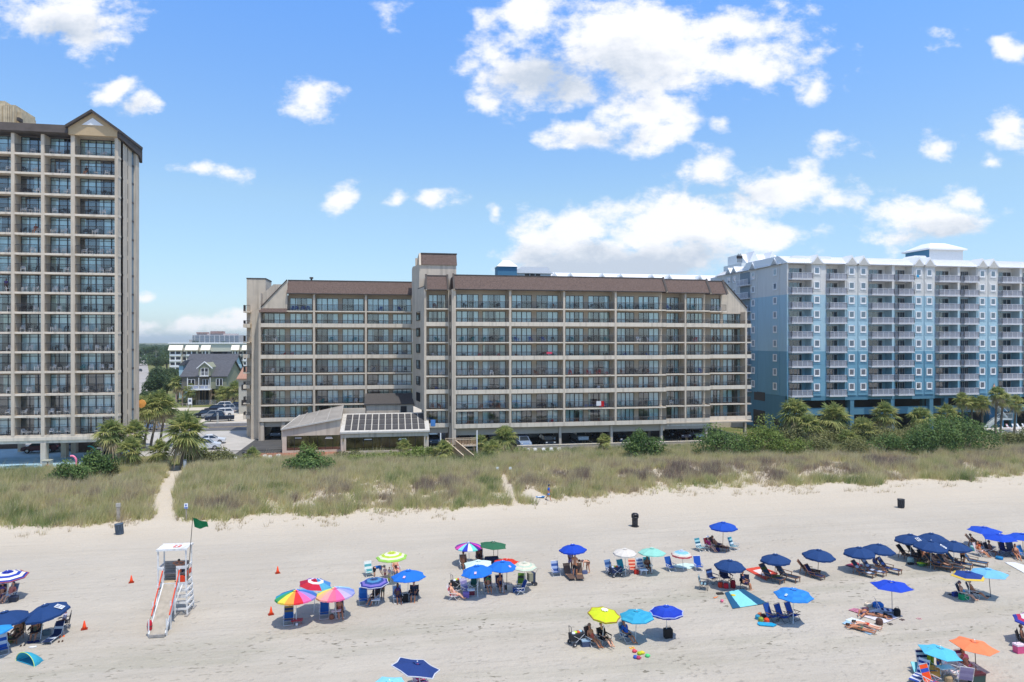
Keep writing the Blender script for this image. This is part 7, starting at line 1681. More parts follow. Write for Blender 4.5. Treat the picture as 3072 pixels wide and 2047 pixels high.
# --- navy pair
blanket([(2535, 1697), (2570, 1688), (2590, 1700), (2560, 1705)], 'pink and purple striped towel left of the navy umbrella pair', '#7a3050', (.4, .9, '#e05060'), seed=9, name='towel', cat='towel')
for px, py, c, q in ((2587, 1726, ('#2c4c68', '#c8d0e0', '#2c4c68'), 'left'), (2618, 1722, ('#3a5078', '#b8c4dc'), 'middle'), (2664, 1716, ('#2c3c5c', '#5a78b8'), 'right')): CA(px, py, q+' wooden lounger under the navy umbrella pair', c, 'wood', rz=R(15), sc=.92)
PE(2632, 1712, 'sit', 'person with bent knees between the loungers of the navy pair', .3, 'tan', wear=(('shirt', '#4a5888'),), dz=.05)
# --- crowded four
for px, py, q in ((2722, 1677, 'leftmost'), (2750, 1675, 'second from the left')): CA(px, py, 'dark wooden lounger under the crowded four, '+q, ('#1c2430',), 'wood', rz=R(12), sc=.95)
for px, py, q in ((2812, 1708, 'left sunlit'), (2847, 1709, 'right sunlit')): CA(px, py, 'wooden lounger carrying a sunbather, %s one' % q, ('#2c4458',), 'wood', rz=R(22))
PE(2812, 1703, 'lounge', 'woman in denim shorts lying on the left sunlit lounger', R(22), 'fair', 'blond', True, wear=(('top', '#c8b0b8'), ('shorts', '#5a80c0'))); PE(2847, 1704, 'lounge', 'shirtless man lying on the right sunlit lounger', R(22), 'fair', wear=(('shorts', '#b0a898'),))
for px, py, q in ((2872, 1700, 'left'), (2918, 1695, 'right')): CA(px, py, 'empty wooden lounger with blue sling, %s one below the right navy umbrella' % q, ('#30587c',), 'wood', rz=R(20))
PE(2770, 1685, 'lap', 'person bending forward under the crowded navy umbrellas', .5, 'tan', wear=(('shorts', '#2c3440'),), dz=.1); CA(2770, 1686, 'chair of the forward bending person under the crowded umbrellas', ('#3a3c44',), 'camp', rz=.5)
for px, py, q, c in ((2800, 1682, 'left', '#4a5a60'), (2835, 1684, 'right', '#2c4858')): CA(px, py, 'shaded chair deep under the crowded umbrellas, %s one' % q, (c,), 'wood', rz=R(15), sc=.85); PE(px, py-1, 'lounge', 'shaded person deep under the crowded umbrellas, %s one' % q, R(15), 'brown', wear=(('suit', c),), sc=.9, dz=-.03)
PE(2888, 1695, 'stand', 'person in a black top standing under the right navy umbrella', 2.8, 'tan', wear=(('shirt', '#14141a'), ('shorts', '#14141a')), sc=.92)
bag(2732, 1688, 'pale mint beach bag left of the crowded umbrellas', '#98b4b0', .5, .42, round_=True); bag(2732, 1694, 'black and white cloth bag below the pale mint bag', '#22242a', .45, .14); small(2763, 1698, 'bucket', 'bucket', 'yellow and green tub in front of the crowded umbrellas', lambda m: [m.prismY([(-.2, 0), (.2, 0), (.26, .2), (-.26, .2)], -.16, .16, mcol('#4a8a5c')), m.box(-.27, .27, -.17, .17, .2, .26, mcol('#c8e030'))])
small(2777, 1695, 'towel_heap', 'towel', 'olive and magenta towel heap beside the yellow tub', lambda m: [m.use(fab('#6a7a30')), m.ball((.1, 0, .06), .5, .25, .1), m.use(fab('#8a2860')), m.ball((-.45, .2, .06), .3, .2, .09)])
# --- trio at the right edge
CA(2930, 1645, 'dark lounger with a person, leftmost of the right trio', ('#4a4444',), 'wood', rz=R(25)); PE(2930, 1643, 'lounge', 'person in purple lying on the dark lounger of the right trio', R(25), 'brown', wear=(('suit', '#4a3448'),)); cooler(2923, 1652, 'turquoise cooler below the dark lounger', '#48a8b0', '#a8d8d8'); cooler(2938, 1652, 'teal bag with a white strap beside the turquoise cooler', '#1f8c88', '#d8ece8', .4, .3)
CA(2942, 1668, 'white chair of the woman in the trio shade', ('#d8c8cc',), rz=.2); PE(2942, 1667, 'sit', 'woman in a bikini lying back left of the cross-legged man', .2, 'tan', wear=(('top', '#b8502c'), ('bottom', '#d8ccd0')), long=True)
CA(2972, 1666, 'low chair of the cross-legged man', ('#3c3840',), rz=.3); PE(2972, 1665, 'lap', 'cross-legged shirtless man under the front royal blue umbrella', .3, 'brown', wear=(('shorts', '#3a3438'),))
CA(3017, 1668, 'dark blue high chair right of the front royal blue pole', ('#283468',), 'camp', rz=.1, sc=1.1); CA(3040, 1668, 'grey high chair beside the dark blue one', ('#5c6678',), 'camp', rz=0, sc=1.15); PE(3049, 1676, 'sit', 'person with long hair crouching before the grey high chair', -.5, 'tan', 'dark', True, wear=(('suit', '#6a4438'),))
bag(2998, 1678, 'half round blue bag below the front royal blue umbrella', '#1c74a8', .55, .22, round_=True); bag(3068, 1668, 'lime and blue bag at the right edge under the trio', '#b0cc20', .4, .4, round_=True); CA(3074, 1676, 'blue chair cut by the right edge under the trio', ('#2078b8',), rz=.2)
blanket([(3013, 1688), (3045, 1689), (3095, 1705), (3085, 1728)], 'white towel in the sun at the right edge', '#e4e6e8', seed=11, name='towel', cat='towel')
# --- yellow rim pair
CA(2893, 1797, 'chair of the woman in cyan under the yellow rimmed umbrella', ('#4a5068',), rz=.6); PE(2893, 1796, 'sit', 'woman in a cyan swimsuit under the yellow rimmed umbrella', .6, 'fair', wear=(('suit', '#2f9cc8'),), hat='#6a5c70'); CA(2923, 1792, 'chair of the man right of the yellow rimmed umbrella pole', ('#3c4458',), rz=.7); PE(2923, 1791, 'sit', 'shirtless man in black shorts right of the woman in cyan', .7, 'tan', wear=(('shorts', '#16181e'),), hat='#4a8cc8')
bag(2891, 1799, 'emerald green beach bag below the woman in cyan', '#159060', .6, .38); bag(2866, 1789, 'dark blue and white bag left of the emerald one', '#28408c', .42, .3); sandals(2962, 1790, 'dark sandals by the light sky blue umbrella pole', '#20222a'); sandals(2850, 1784, 'black sandals left of the dark blue bag', '#16161c')
# --- sunbathers
blanket([(2571, 1846), (2638, 1826), (2708, 1850), (2655, 1872)], 'white sheet under the two sunbathers by the black bag', '#e2e0e6', seed=12); blanket([(2536, 1862), (2556, 1855), (2650, 1886), (2630, 1896)], 'white towel under the upper face-down sunbather', '#dfe8ec', seed=13, name='towel', cat='towel'); blanket([(2526, 1872), (2542, 1863), (2626, 1897), (2612, 1907)], 'pale blue towel under the lower face-down sunbather', '#a8cce8', seed=14, name='towel', cat='towel'); blanket([(2545, 1832), (2562, 1826), (2625, 1838), (2600, 1850)], 'pink patterned towel behind the white sheet', '#d090a8', seed=15, name='towel', cat='towel', pat=lambda i, j, c: c if (i+j) % 3 else '#8a3050')
def lying(px, py, pn, label, ang, sk, hair, wear, long=True):
    return PE(px, py, pn, label, ang, sk, hair, long, wear, dz=.05)
lying(2600, 1883, 'lie', 'sunbather face down in a red bikini, upper one of two', R(40), 'fair', 'dark', (('bottom', '#b83c20'),)); lying(2582, 1893, 'lie', 'sunbather face down in a dark bikini, lowest of all', R(40), 'tan', 'dark', (('bottom', '#5a6a58'),))
lying(2590, 1846, 'lieup', 'sunbather on the back with one knee up, left of the white sheet', R(-55), 'tan', 'dark', (('top', '#5a4458'), ('bottom', '#4a4a70'))); lying(2632, 1852, 'lie', 'sunbather face down in a black bikini on the white sheet', R(-130), 'tan', 'dark', (('top', '#14141a'), ('bottom', '#14141a')))
CA(2652, 1838, 'low blue and white striped chair behind the sunbathers', STR, 'lounge', rz=R(60), sc=.85); bag(2634, 1822, 'bright blue towel heap behind the sunbathers', '#1c6cb8', .7, .3, round_=True, name='towel_heap', cat='towel'); bag(2606, 1818, 'cream sun hat behind the sunbathers', '#e0d0b8', .5, .2, round_=True, name='sun_hat', cat='hat')
bag(2691, 1850, 'black round bag beside the sunbathers umbrella', '#0e1018', .42, .5, round_=True); bag(2638, 1874, 'brown patterned bag between the towels', '#5a4038', .42, .36, round_=True); sandals(2670, 1873, 'black sandals in a row below the white sheet', '#1c1c22'); sandals(2706, 1860, 'brown sandals right of the white sheet', '#4a3034'); sandals(2757, 1857, 'pale pink sandals far right of the white sheet', '#c89898')
# --- bottom right
CA(2762, 2036, 'blue and white striped recliner, leftmost at the bottom right', ('#2c4a9c', '#e4e6f0')*3, 'lounge', rz=R(-60), sc=.9); CA(2782, 2026, 'navy striped high back chair under the cyan umbrella', STR, rz=R(-10), sc=1.15)
t = thing('bodyboard', 'patterned teal and orange bodyboards leaning behind the navy striped chair', 'bodyboard', GG(2768, 2016), R(-20)); mb = MB(); mb.M = Matrix.Rotation(R(35), 4, 'X'); mb.prismZ([(-.6, -.3), (.4, -.3), (.62, 0), (.4, .3), (-.6, .3)], .35, .42, mcol('#38a8b8', .4)); mb.obj('board', t); mb = MB(); mb.M = Matrix.Translation((.3, -.2, 0)) @ Matrix.Rotation(R(40), 4, 'X'); mb.prismZ([(-.4, -.3), (.3, -.3), (.5, 0), (.3, .3), (-.4, .3)], .35, .42, mcol('#f0a850', .4)); mb.obj('board', t)
p = GG(2795, 2024); t = thing('hanging_towel', 'green and yellow striped towel hanging from the cyan umbrella', 'towel', p, R(15)); mb = MB()
for i in range(10):
    for j in range(8):
        f = lambda a, b: (-.35+.09*a+.12*(b/8)**2, .05*math.sin(a*1.7)+.1*b/8, 1.5-1.35*b/8)
        mb.use(fab('#8a9a20' if i % 3 else '#d0c838')) if i % 4 else mb.use(fab('#4a6a28')); mb.poly([f(i, j), f(i+1, j), f(i+1, j+1), f(i, j+1)]) if i < 6 else None
mb.obj('cloth', t)
CA(2795, 2062, 'blue chair with an orange towel at the bottom edge', ('#e8531c', '#e8531c', '#2c50b0'), rz=R(10)); tray(2836, 2034, 'small white tray table on the cyan umbrella pole', '#c8d8dc', .55, .8, .45); PE(2815, 2020, 'stand', 'child in blue trousers half hidden behind the cyan umbrella', .5, 'tan', wear=(('shirt', '#c8d0e4'), ('shorts', '#3458a8')), sc=.8)
CA(2856, 2030, 'pink and white striped chair behind the tray table', ('#e8c8cc', '#f2f0f0')*3, rz=R(30)); CA(2893, 2050, 'lilac sling chair with white frame seen from behind', ('#9a90b8', '#aaa0c4'), rz=R(150), sc=1.1); bag(2845, 2046, 'tan straw bag in the shade at the bottom right', '#a08868', .4, .3, round_=True)
CA(2902, 2022, 'white, purple and pink striped chair of the woman at the bottom right', ('#e8e4ec', '#6a2c60', '#e8a8b8', '#e8e4ec', '#6a2c60'), rz=0, sc=1.1); PE(2902, 2018, 'sit', 'woman in a pink bikini sitting beside the green cooler', 0, 'tan', 'dark', True, wear=(('top', '#e88098'), ('bottom', '#e88098')), sc=1.05)
cooler(2930, 2048, 'big dark green cooler with a maroon cover at the bottom right', '#2c4440', '#4a2028', .8, .5)
CA(3072, 1944, 'dark chair of the person at the right edge', ('#26262c',), 'camp', rz=.6); PE(3070, 1942, 'chair', 'person in black sitting at the right edge beside the pink cooler', .6, 'brown', wear=(('suit', '#14141a'),), dz=-.06); cooler(3056, 1958, 'pink and white patterned cool bag at the right edge', '#d05080', '#e8d0dc', .5, .5)
CA(1262, 2062, 'pink and blue striped chair under the navy umbrella at the bottom', ('#e05888', '#b8c8e8', '#2c3c48'), rz=R(20), sc=1.1)
# ---------------------------------------------------------------- cones, bins, signs, lifeguard
def cone(px, py, label):
    t = thing('traffic_cone', label, 'traffic cone', GG(px, py), .3, 'orange cones near the lifeguard stand'); O = mcol('#f04a18', .5)
    mb = MB(); mb.lathe([(.14, .03), (.095, .2), (.03, .52), (.02, .53)], m=O, n=14); mb.obj('cone', t, True); mb = MB(); mb.box(-.18, .18, -.18, .18, 0, .035, mcol('#8a2c14')); mb.obj('base', t)
cone(394, 1748, 'orange cone directly left of the lifeguard stand'); cone(253, 1888, 'orange cone nearest the tilted navy umbrella'); cone(833, 1720, 'orange cone farthest right, alone above the rainbow umbrellas'); cone(813, 1844, 'orange cone just left of the rainbow wheel umbrella')
def barrel(px, py, label, col, dome=False, tilt=0, h=.95, r=.33):
    t = thing('trash_can', label, 'trash can', GG(px, py), 0); t.rotation_euler = (0, R(tilt), 0); mb = MB(); mb.use(mcol(col, .6))
    mb.lathe([(r*.86, 0), (r*.9, .05), (r*.97, h*.9), (r*1.06, h*.91), (r*1.06, h), (r*.95, h), (r*.9, h*.6)], n=18); 
    for k in range(9): a = k*.698; mb.bar((math.cos(a)*r*.93, math.sin(a)*r*.93, .1), (math.cos(a)*r*.98, math.sin(a)*r*.98, h*.85), .03, .03)
    mb.obj('barrel', t, True)
    if dome:
        mb = MB(); mb.use(mcol('#2c2a2e', .4)); mb.lathe([(r*1.25, h*1.02), (r*1.25, h*1.14)], n=18)
        mb.lathe([(r*1.25, h*1.33), (r*1.2, h*1.42), (r*.8, h*1.52), (.02, h*1.56)], n=18)
        for k in range(4): a = k*1.571+.78; mb.box(math.cos(a)*r*1.1-.06, math.cos(a)*r*1.1+.06, math.sin(a)*r*1.1-.06, math.sin(a)*r*1.1+.06, h*1.1, h*1.36)
        mb.obj('lid', t, True); mb = MB(); mb.lathe([(r*1.35, 0), (r*1.35, .06)], m=mcol('#2c2a2e'), n=18); mb.obj('base', t)
barrel(360, 1603, 'blue grey open barrel leaning beside the left dune', '#4a5a6c', tilt=-6, h=1.0, r=.36); barrel(1905, 1580, 'dark bin with a domed lid on the open sand', '#3c3a3e', True, h=.85, r=.28); barrel(2703, 1524, 'dark open barrel on the sand, far right', '#30343c', h=.95, r=.35)
def sign(px, py, name, label, ph, pw, ps, col, z=None, mark=None, postm=None):
    p = GG(px, py); t = thing(name, label, 'sign', p, -.1); mb = MB(); mb.box(-ps/2, ps/2, -ps/2, ps/2, -.2, ph, postm or mat('weathered_wood')); mb.obj('post', t)
    mb = MB(); mb.box(-pw[0]/2, pw[0]/2, -ps/2-.03, -ps/2, ph-pw[1], ph, mcol(col, .5)); o = mb.obj('panel', t)
    if mark: mb = MB(); mb.box(-pw[0]/2+.02, pw[0]/2-.02, -ps/2-.036, -ps/2-.031, ph-pw[1]+.02, ph-pw[1]*.72, mcol(mark)); mb.box(-.08, .06, -ps/2-.036, -ps/2-.031, ph-pw[1]*.55, ph-pw[1]*.2); mb.obj('marking', o)
sign(559, 1560, 'beach_sign', 'small white and blue sign on a post at the path mouth', 1.75, (.36, .52), .1, '#dfe4ea', mark='#3a5fb0'); sign(1492, 1424, 'dune_sign', 'small white sign in the dune grass, left of a pair', 1.0, (.3, .3), .06, '#e4ecec'); sign(1531, 1424, 'dune_sign', 'small white sign in the dune grass, right of a pair', 1.0, (.3, .3), .06, '#e4ecec')
p = GG(355, 1552); t = thing('wooden_post', 'weathered grey wooden post in the left dune grass', 'post', p); mb = MB(); mb.box(-.15, .15, -.06, .06, 0, 1.75, mat('weathered_wood')); mb.obj('post', t); mb = MB(); mb.box(-.2, .2, -.09, .09, 1.45, 1.8, mcol('#a8a49c')); mb.obj('cap', t)
p = G(555, 1422, 1.0); t = thing('grey_post', 'tall pale grey box post beside the sandy path', 'post', p); mb = MB(); mb.box(-.16, .16, -.12, .12, 0, 1.75, mcol('#aab2b8')); mb.obj('post', t); mb = MB(); mb.box(-.24, .24, -.18, .16, 0, .0+1.8, mcol('#5c6670')) if False else mb.box(-.2, .2, -.15, .15, 1.72, 1.8, mcol('#5c6670')); mb.obj('cap', t)

def lifeguard():
    f1, f2 = G(467, 1853), G(553, 1845); c = Vector(((f1.x+f2.x)/2+.12, (f1.y+f2.y)/2+.62, 0)); t = thing('lifeguard_stand', 'white wooden lifeguard stand with a ramp, red handrails and flat roof', 'lifeguard stand', c, R(-2))
    W_ = mat('white_board', (.70, .70, .69), .7, var=.12, scale=5, streak=.3); RD = mcol('#c8401f', .5); DK = mat('shaded_board', (.30, .28, .26), .8, var=.2, scale=6)
    def P(name, f): mb = MB(); f(mb); return mb.obj(name, t)
    w, d, zp, zr = .86, .55, 2.15, 4.35
    P('platform', lambda m: [m.box(-w, w, -d, d, zp-.08, zp, mat('tan_board', (.45, .36, .24), .8, var=.15, scale=5)), m.box(-w-.04, w+.04, -d-.04, -d, zp-.2, zp+.01, W_), m.box(-w-.04, w+.04, d, d+.04, zp-.2, zp+.01), m.box(w, w+.04, -d, d, zp-.2, zp+.01)])
    for sx in (-1, 1):
        for sy in (-1, 1): P('post', lambda m: [m.bar((sx*(w+.12), sy*(d+.1), 0), (sx*w, sy*d, zp), .08, .08, W_), m.bar((sx*w, sy*d, zp), (sx*w, sy*d, zr), .075, .075, W_), m.box(sx*(w+.12)-.1, sx*(w+.12)+.1, sy*(d+.1)-.3, sy*(d+.1)+.3, 0, .08, DK)])
    for z in (.45, .85, 1.25, 1.65):
        k = 1-z/zp; e = .12*k
        for sy in (-1, 1): P('rung', lambda m: m.bar((-w-e, sy*(d+.05+.1*k), z), (w+e, sy*(d+.05+.1*k), z), .05, .13, W_)) if sy > 0 or True else 0
        for sx in (-1, 1): P('rung', lambda m: m.bar((sx*(w+e+.04), -d-.1, z), (sx*(w+e+.04), d+.1, z), .05, .13, W_))
    P('roof', lambda m: [m.box(-w-.08, w+.08, -d-.08, d+.08, zr, zr+.04, W_), m.box(-w-.1, w+.1, -d-.11, -d-.08, zr-.08, zr+.05), m.box(-w-.1, w+.1, d+.08, d+.11, zr-.08, zr+.05)])
    P('roof_marking', lambda m: [m.box(-.05, .40, -.3, .2, zr+.052, zr+.058, mcol('#c84a3c')), m.box(.12, .24, -.26, .16, zr+.06, zr+.064, WHT), m.box(-.02, .37, -.1, .0, zr+.06, zr+.064)])
    P('back_panel', lambda m: [m.box(-w+.1, w-.1, d-.16, d-.12, zp+.05, zp+1.15, DK)]+[m.box(-w+.1, w-.1, d-.175, d-.16, zp+.1+k*.18, zp+.115+k*.18, mat('board_gap', (.08, .07, .06))) for k in range(6)])
    P('bench', lambda m: [m.box(-w+.1, w-.1, -.08, .42, zp+.42, zp+.47, DK)])
    P('side_rail', lambda m: [m.bar((w, -d, zp+.95), (w, d, zp+.95), .05, .14, W_), m.bar((w, -d, zp+.5), (w, d, zp+.5), .04, .3, RD)]); P('side_rail', lambda m: [m.bar((-w, -d, zp+.95), (-w, d, zp+.95), .05, .14, W_)])
    P('front_rail', lambda m: [m.box(.25, w, -d-.03, -d+.03, zp+.9, zp+1.08, W_), m.box(.25, .35, -d-.03, -d+.03, zp, zp+.95)]); P('front_rail', lambda m: [m.box(-w-.05, -.5, -d-.03, -d+.03, zp+.88, zp+1.05, W_), m.box(-.58, -.5, -d-.03, -d+.03, zp, zp+.95)])
    P('red_box', lambda m: m.box(.38, .78, -.5, -.2, zp+.02, zp+.35, mcol('#d8401c')))
    rx, ry = .28, -3.95; x0 = -.06    # ramp foot relative to platform
    A_, B_ = Vector((x0, -d, zp-.06)), Vector((rx, ry, .18)); hw = .44
    def ramp(m):
        m.use(mat('ramp_board', (.36, .32, .26), .85, var=.15, scale=3)); m.bar(A_, B_, hw*2, .06)
        m.use(W_)
        for s in (-1, 1): o = Vector((s*(hw+.03), 0, 0)); m.bar(A_+o, B_+o, .06, .2)
        m.use(DK); m.bar(B_+Vector((-hw, -.05, -.05)), B_+Vector((hw, -.05, -.05)), .12, .16)
    P('ramp', ramp)
    for s in (-1, 1):
        o = Vector((s*(hw+.08), 0, 0)); P('handrail', lambda m: m.bar(A_+o+Vector((0, .1, 1.0)), B_+o+Vector((0, .55, .95)), .07, .07, RD))
        for k in (.02, .35, .68, .96): q = A_+(B_-A_)*k+o; P('rail_post', lambda m: m.bar((q.x, q.y, max(0, q.z-.9 if k > .3 else q.z-.3)), (q.x, q.y, q.z+(1.0 if k < .9 else .8)), .08, .05, W_))
    P('cross_brace', lambda m: [m.bar((-w, -d, zp-.1), (x0-.5, -d-1.4, .1), .06, .06, W_), m.bar((w-.2, -d, zp-.1), (.3, -d-2.0, .05), .06, .06, W_)])
    # flag on a pole, rescue can
    fp = t.matrix_world; pw = Vector((c.x+.88, c.y-.35, 0)); fl = thing('warning_flag', 'green flag flying from a thin pole on the lifeguard stand', 'flag', pw)
    mb = MB(); mb.tube([(0, 0, zp-.1), (.32, 0, 6.35)], [.028, .02], mcol('#6a6660'), 6); mb.obj('pole', fl, True)
    mb = MB(); mb.use(fab('#12794a')); V = lambda i, j: Vector((.34+.095*i, .10*math.sin(i*.9)+.04*j, 6.3-.085*j-.035*i*(1-j/16)-.012*j*math.sin(i*.6)))
    for i in range(9):
        for j in range(8): mb.poly([V(i, j), V(i+1, j), V(i+1, j+1), V(i, j+1)])
    mb.obj('cloth', fl, True)
    q = t.location+Vector((rx-.66, ry+.3, .62)); rc = thing('rescue_can', 'red rescue can hanging at the foot of the ramp', 'rescue float', q); mb = MB(); mb.use(mcol('#b8182c', .3)); mb.lathe([(.03, -.38), (.12, -.3), (.155, -.1), (.155, .12), (.12, .3), (.03, .38)], n=12); mb.obj('float', rc, True); mb = MB(); mb.use(DKT); mb.lathe([(.16, -.02), (.16, .03)], n=12); mb.tube([(0, 0, .36), (.1, .05, .6)], .012, n=4); mb.obj('strap', rc)
    PE(0, 0, 'guard', 'shirtless lifeguard in dark shorts seated with hands behind the head', math.pi+R(-2), 'tan', wear=(('shorts', '#1c2450'),), loc=(c.x+.24, c.y+.08, zp-.0), sc=1.0)
lifeguard()
# walker with a board
PE(1645, 1500, 'walk', 'man in a bright blue shirt and shorts walking right below the dune', R(72), 'tan', wear=(('shirt', '#1558b8'), ('shorts', '#5a84c8')), hat='#3a4450')
t = thing('bodyboard', 'blue and white board dragged behind the walking man', 'bodyboard', GG(1620, 1490), .1); mb = MB(); mb.prismZ([(-.5, -.15), (-.4, -.25), (.4, -.25), (.6, 0), (.4, .25), (-.4, .25), (-.5, .15)], .04, .1, mcol('#2878b8', .4)); mb.box(-.3, .2, -.15, .15, .1, .105, WHT); mb.obj('board', t)
# dune boardwalk steps
bd0 = G(1404, 1390, 1.35); t = thing('boardwalk', 'wooden boardwalk ramp with brown railings crossing the dune top', 'boardwalk', (bd0.x, bd0.y, 0)); WB = mat('fresh_timber', (.42, .27, .15), .85, var=.2, scale=6); GB = mat('grey_timber', (.45, .43, .40), .9, var=.12, scale=5)
def ramp(m):
    for k in range(22): q = k/21; m.obox((-1.9*q+.1, 5.2*q, 1.35+1.35*q), 1.35, .2, .05, 0, GB)
mb = MB(); ramp(mb); mb.box(-2.5, -.6, 5.3, 7.4, 2.66, 2.72); mb.box(-1.9, 2.0, 6.0, 7.4, 2.66, 2.72, GB); mb.obj('deck', t)
def brail(a, b, z0, z1):
    mb = MB(); mb.use(WB); a = Vector(a); b = Vector(b); n = int((b-a).length/.22)
    for k in range(n+1): q = a+(b-a)*k/n; mb.box(q.x-.045, q.x+.045, q.y-.02, q.y+.02, q.z+.05, q.z+1.0) if k % 6 else mb.box(q.x-.05, q.x+.05, q.y-.05, q.y+.05, q.z-1.2, q.z+1.08)
    mb.bar(a+Vector((0, 0, 1.05)), b+Vector((0, 0, 1.05)), .14, .05, mat('pale_rail', (.62, .50, .36), .8)); mb.bar(a+Vector((0, 0, .1)), b+Vector((0, 0, .1)), .05, .1); mb.obj('railing', t)
brail((.8, 0, 1.35), (-1.2, 5.2, 2.68), 0, 1); brail((-.6, 0, 1.35), (-2.5, 5.2, 2.68), 0, 1); brail((-1.1, 6.0, 2.68), (2.0, 6.0, 2.68), 0, 1); brail((-2.5, 7.4, 2.68), (2.0, 7.4, 2.68), 0, 1)
mb = MB(); mb.box(1.9, 2.05, 5.9, 6.05, .8, 5.0, WHT); mb.box(-3.3, -3.15, 6.9, 7.05, .8, 4.6); mb.obj('post', t)
# white chairs on the lawn and by the wall
for i, (px, py, rz, k) in enumerate(((712, 1392, .9, 'left one of two at the dune edge'), (728, 1394, -.9, 'right one of two at the dune edge'), (794, 1386, .1, 'leftmost of three on the lawn strip'), (809, 1388, .1, 'middle of three on the lawn strip'), (833, 1384, -.1, 'right of three on the lawn strip'))): CA(px, py, 'white plastic garden chair, '+k, kind='adir', rz=rz, group='white lawn chairs')
for i, px in enumerate((1584, 1607, 1634, 1654, 1680)): CA(0, 0, 'white plastic chair before the long low wall, %s of five from the left' % ORD[i], kind='adir', rz=.2*(i % 3)-.2, group='white chairs before the low wall', loc=(X(px, 99.8), 99.8, 1.05), sc=.95)
# patio fence, grill
ft = thing('patio_fence', 'thin dark metal fence along the brick patio', 'fence', (0, 0, 0)); yF = 103.3; railing_part([(X(655, yF), yF), (X(846, yF), yF)], GZ, GZ+1.25, ft, RAILM, RAILM, .14); 
t = thing('barbecue_grill', 'dark round lidded grill on the patio edge', 'grill', (X(735, 102.6), 102.6, GZ)); mb = MB(); mb.M = Matrix.Translation((0, 0, .95)); mb.ball((0, 0, 0), .42, .3, .28, mcol('#2a2c34', .4)); mb.obj('lid', t, True); mb = MB(); [mb.bar((x*.3, y*.2, 0), (x*.2, y*.15, .8), .04, .04, DKT) for x in (-1, 1) for y in (-1, 1)]; mb.obj('leg', t)
# ---------------------------------------------------------------- balcony furniture (single meshes, few pixels each)
def patio_chair(col, high=False):
    mb = MB(); mb.use(mcol(col, .5)); h = 1.05 if high else .82
    mb.box(-.25, .25, -.22, .22, .40, .44)
    for x in (-.24, .24): mb.bar((x, -.22, 0), (x, -.22, .62), .04, .04); mb.bar((x, .24, 0), (x, .2, .5), .04, .04); mb.bar((x, -.24, .62), (x, .26, .64), .05, .03); mb.bar((x, .2, .42), (x*.85, .34, h), .04, .03)
    for x in (-.14, -.05, .05, .14): mb.bar((x, .21, .44), (x, .34, h-.02), .05, .015)
    mb.bar((-.22, .34, h), (.22, .34, h), .04, .06); return mb.mesh('patio_chair')
def patio_table(col):
    mb = MB(); mb.use(mcol(col, .5)); mb.lathe([(.28, .42), (.28, .46)], n=12)
    for a in range(4): q = a*1.571+.78; mb.bar((math.cos(q)*.22, math.sin(q)*.22, 0), (math.cos(q)*.18, math.sin(q)*.18, .43), .035, .035)
    return mb.mesh('side_table')
CN = {'#e6e8ea': 'white', '#1f7f86': 'teal', '#1f48a0': 'blue', '#2a2a30': 'dark', '#8a5638': 'brown', '#b02028': 'red', '#9aa0a6': 'grey'}
def furn(x, y, z, col, rz, lab, grp, table=False):
    me = cached(('furn', col, table), lambda: patio_table(col) if table else patio_chair(col))
    o = link('side_table' if table else 'patio_chair', me, None, (x, y, z), rz); tag(o, lab, 'table' if table else 'chair', grp)
fr_ = random.Random(5)
def place_row(x0, x1, y, z, n, where, grp, pal):
    w = (x1-x0)/max(1, n); 
    for i in range(n):
        x = x0+w*(i+.5)+fr_.uniform(-.15, .15)*w; tb = (i % 3 == 1 and n > 2 and fr_.random() < .5); c = fr_.choice(pal)
        furn(x, y+fr_.uniform(-.1, .15), z, c, fr_.uniform(-.9, .9), '%s %s, %s from left on %s' % (CN[c], 'side table' if tb else 'chair', ORD[i], where), grp, tb)
BAYN = ['cut-off left', 'second', 'third', 'right']
for k, z in enumerate(TL):
    for b, (a, c) in enumerate(bays):
        n = fr_.choice([1, 2, 2, 3] if b < 3 else [2, 3, 3, 4]); a2 = X(2, YT) if b == 0 else a
        place_row(a2+.3, c-.3, YT+.6, z, n if b else 1, '%s floor, %s bay, left tower' % (ORD[k], BAYN[b]), 'chairs on the tower balconies', ['#e6e8ea']*9+['#2a2a30']*(3 if b == 3 else 2)+(['#1f7f86'] if k == 3 else []))
def condo_row(px0, px1, y, k, n, where, pal): place_row(X(px0, y), X(px1, y), y+.85, LV[k], n, where, 'furniture on the middle balconies', pal)
PALS = [['#2a2a30', '#9aa0a6', '#8a5638'], ['#2a2a30', '#1f7f86'], ['#e6e8ea', '#9aa0a6'], ['#8a5638', '#2a2a30'], ['#1f7f86', '#1f7f86', '#2a2a30'], ['#e6e8ea', '#2a2a30', '#b02028'], ['#1f48a0', '#2a2a30']]
for k in (1, 3, 5, 7, 0, 2, 4):
    for j, (a, b, y, nm) in enumerate(((1372, 1524, 107.3, 'first bay'), (1538, 1686, 107.3, 'second bay'), (1699, 1840, 107.3, 'third bay'), (1853, 1975, 107.3, 'fourth bay'), (2005, 2050, 108.9, 'fifth bay'), (2062, 2125, 108.9, 'sixth bay'), (2135, 2175, 110.7, 'end bay'), (1286, 1335, 109.1, 'narrow bay'))):
        if k == 0 and j > 3: continue
        n = fr_.choice([3, 4, 5]) if b-a > 100 else fr_.choice([1, 2]); n = n if k % 2 else max(1, n-1)
        condo_row(a, b, y, k, n, '%s floor, %s, right wing' % (ORD[k], nm), PALS[(k*3+j*5) % 7] if not (j in (0, 1) and k == 7) else PALS[0])
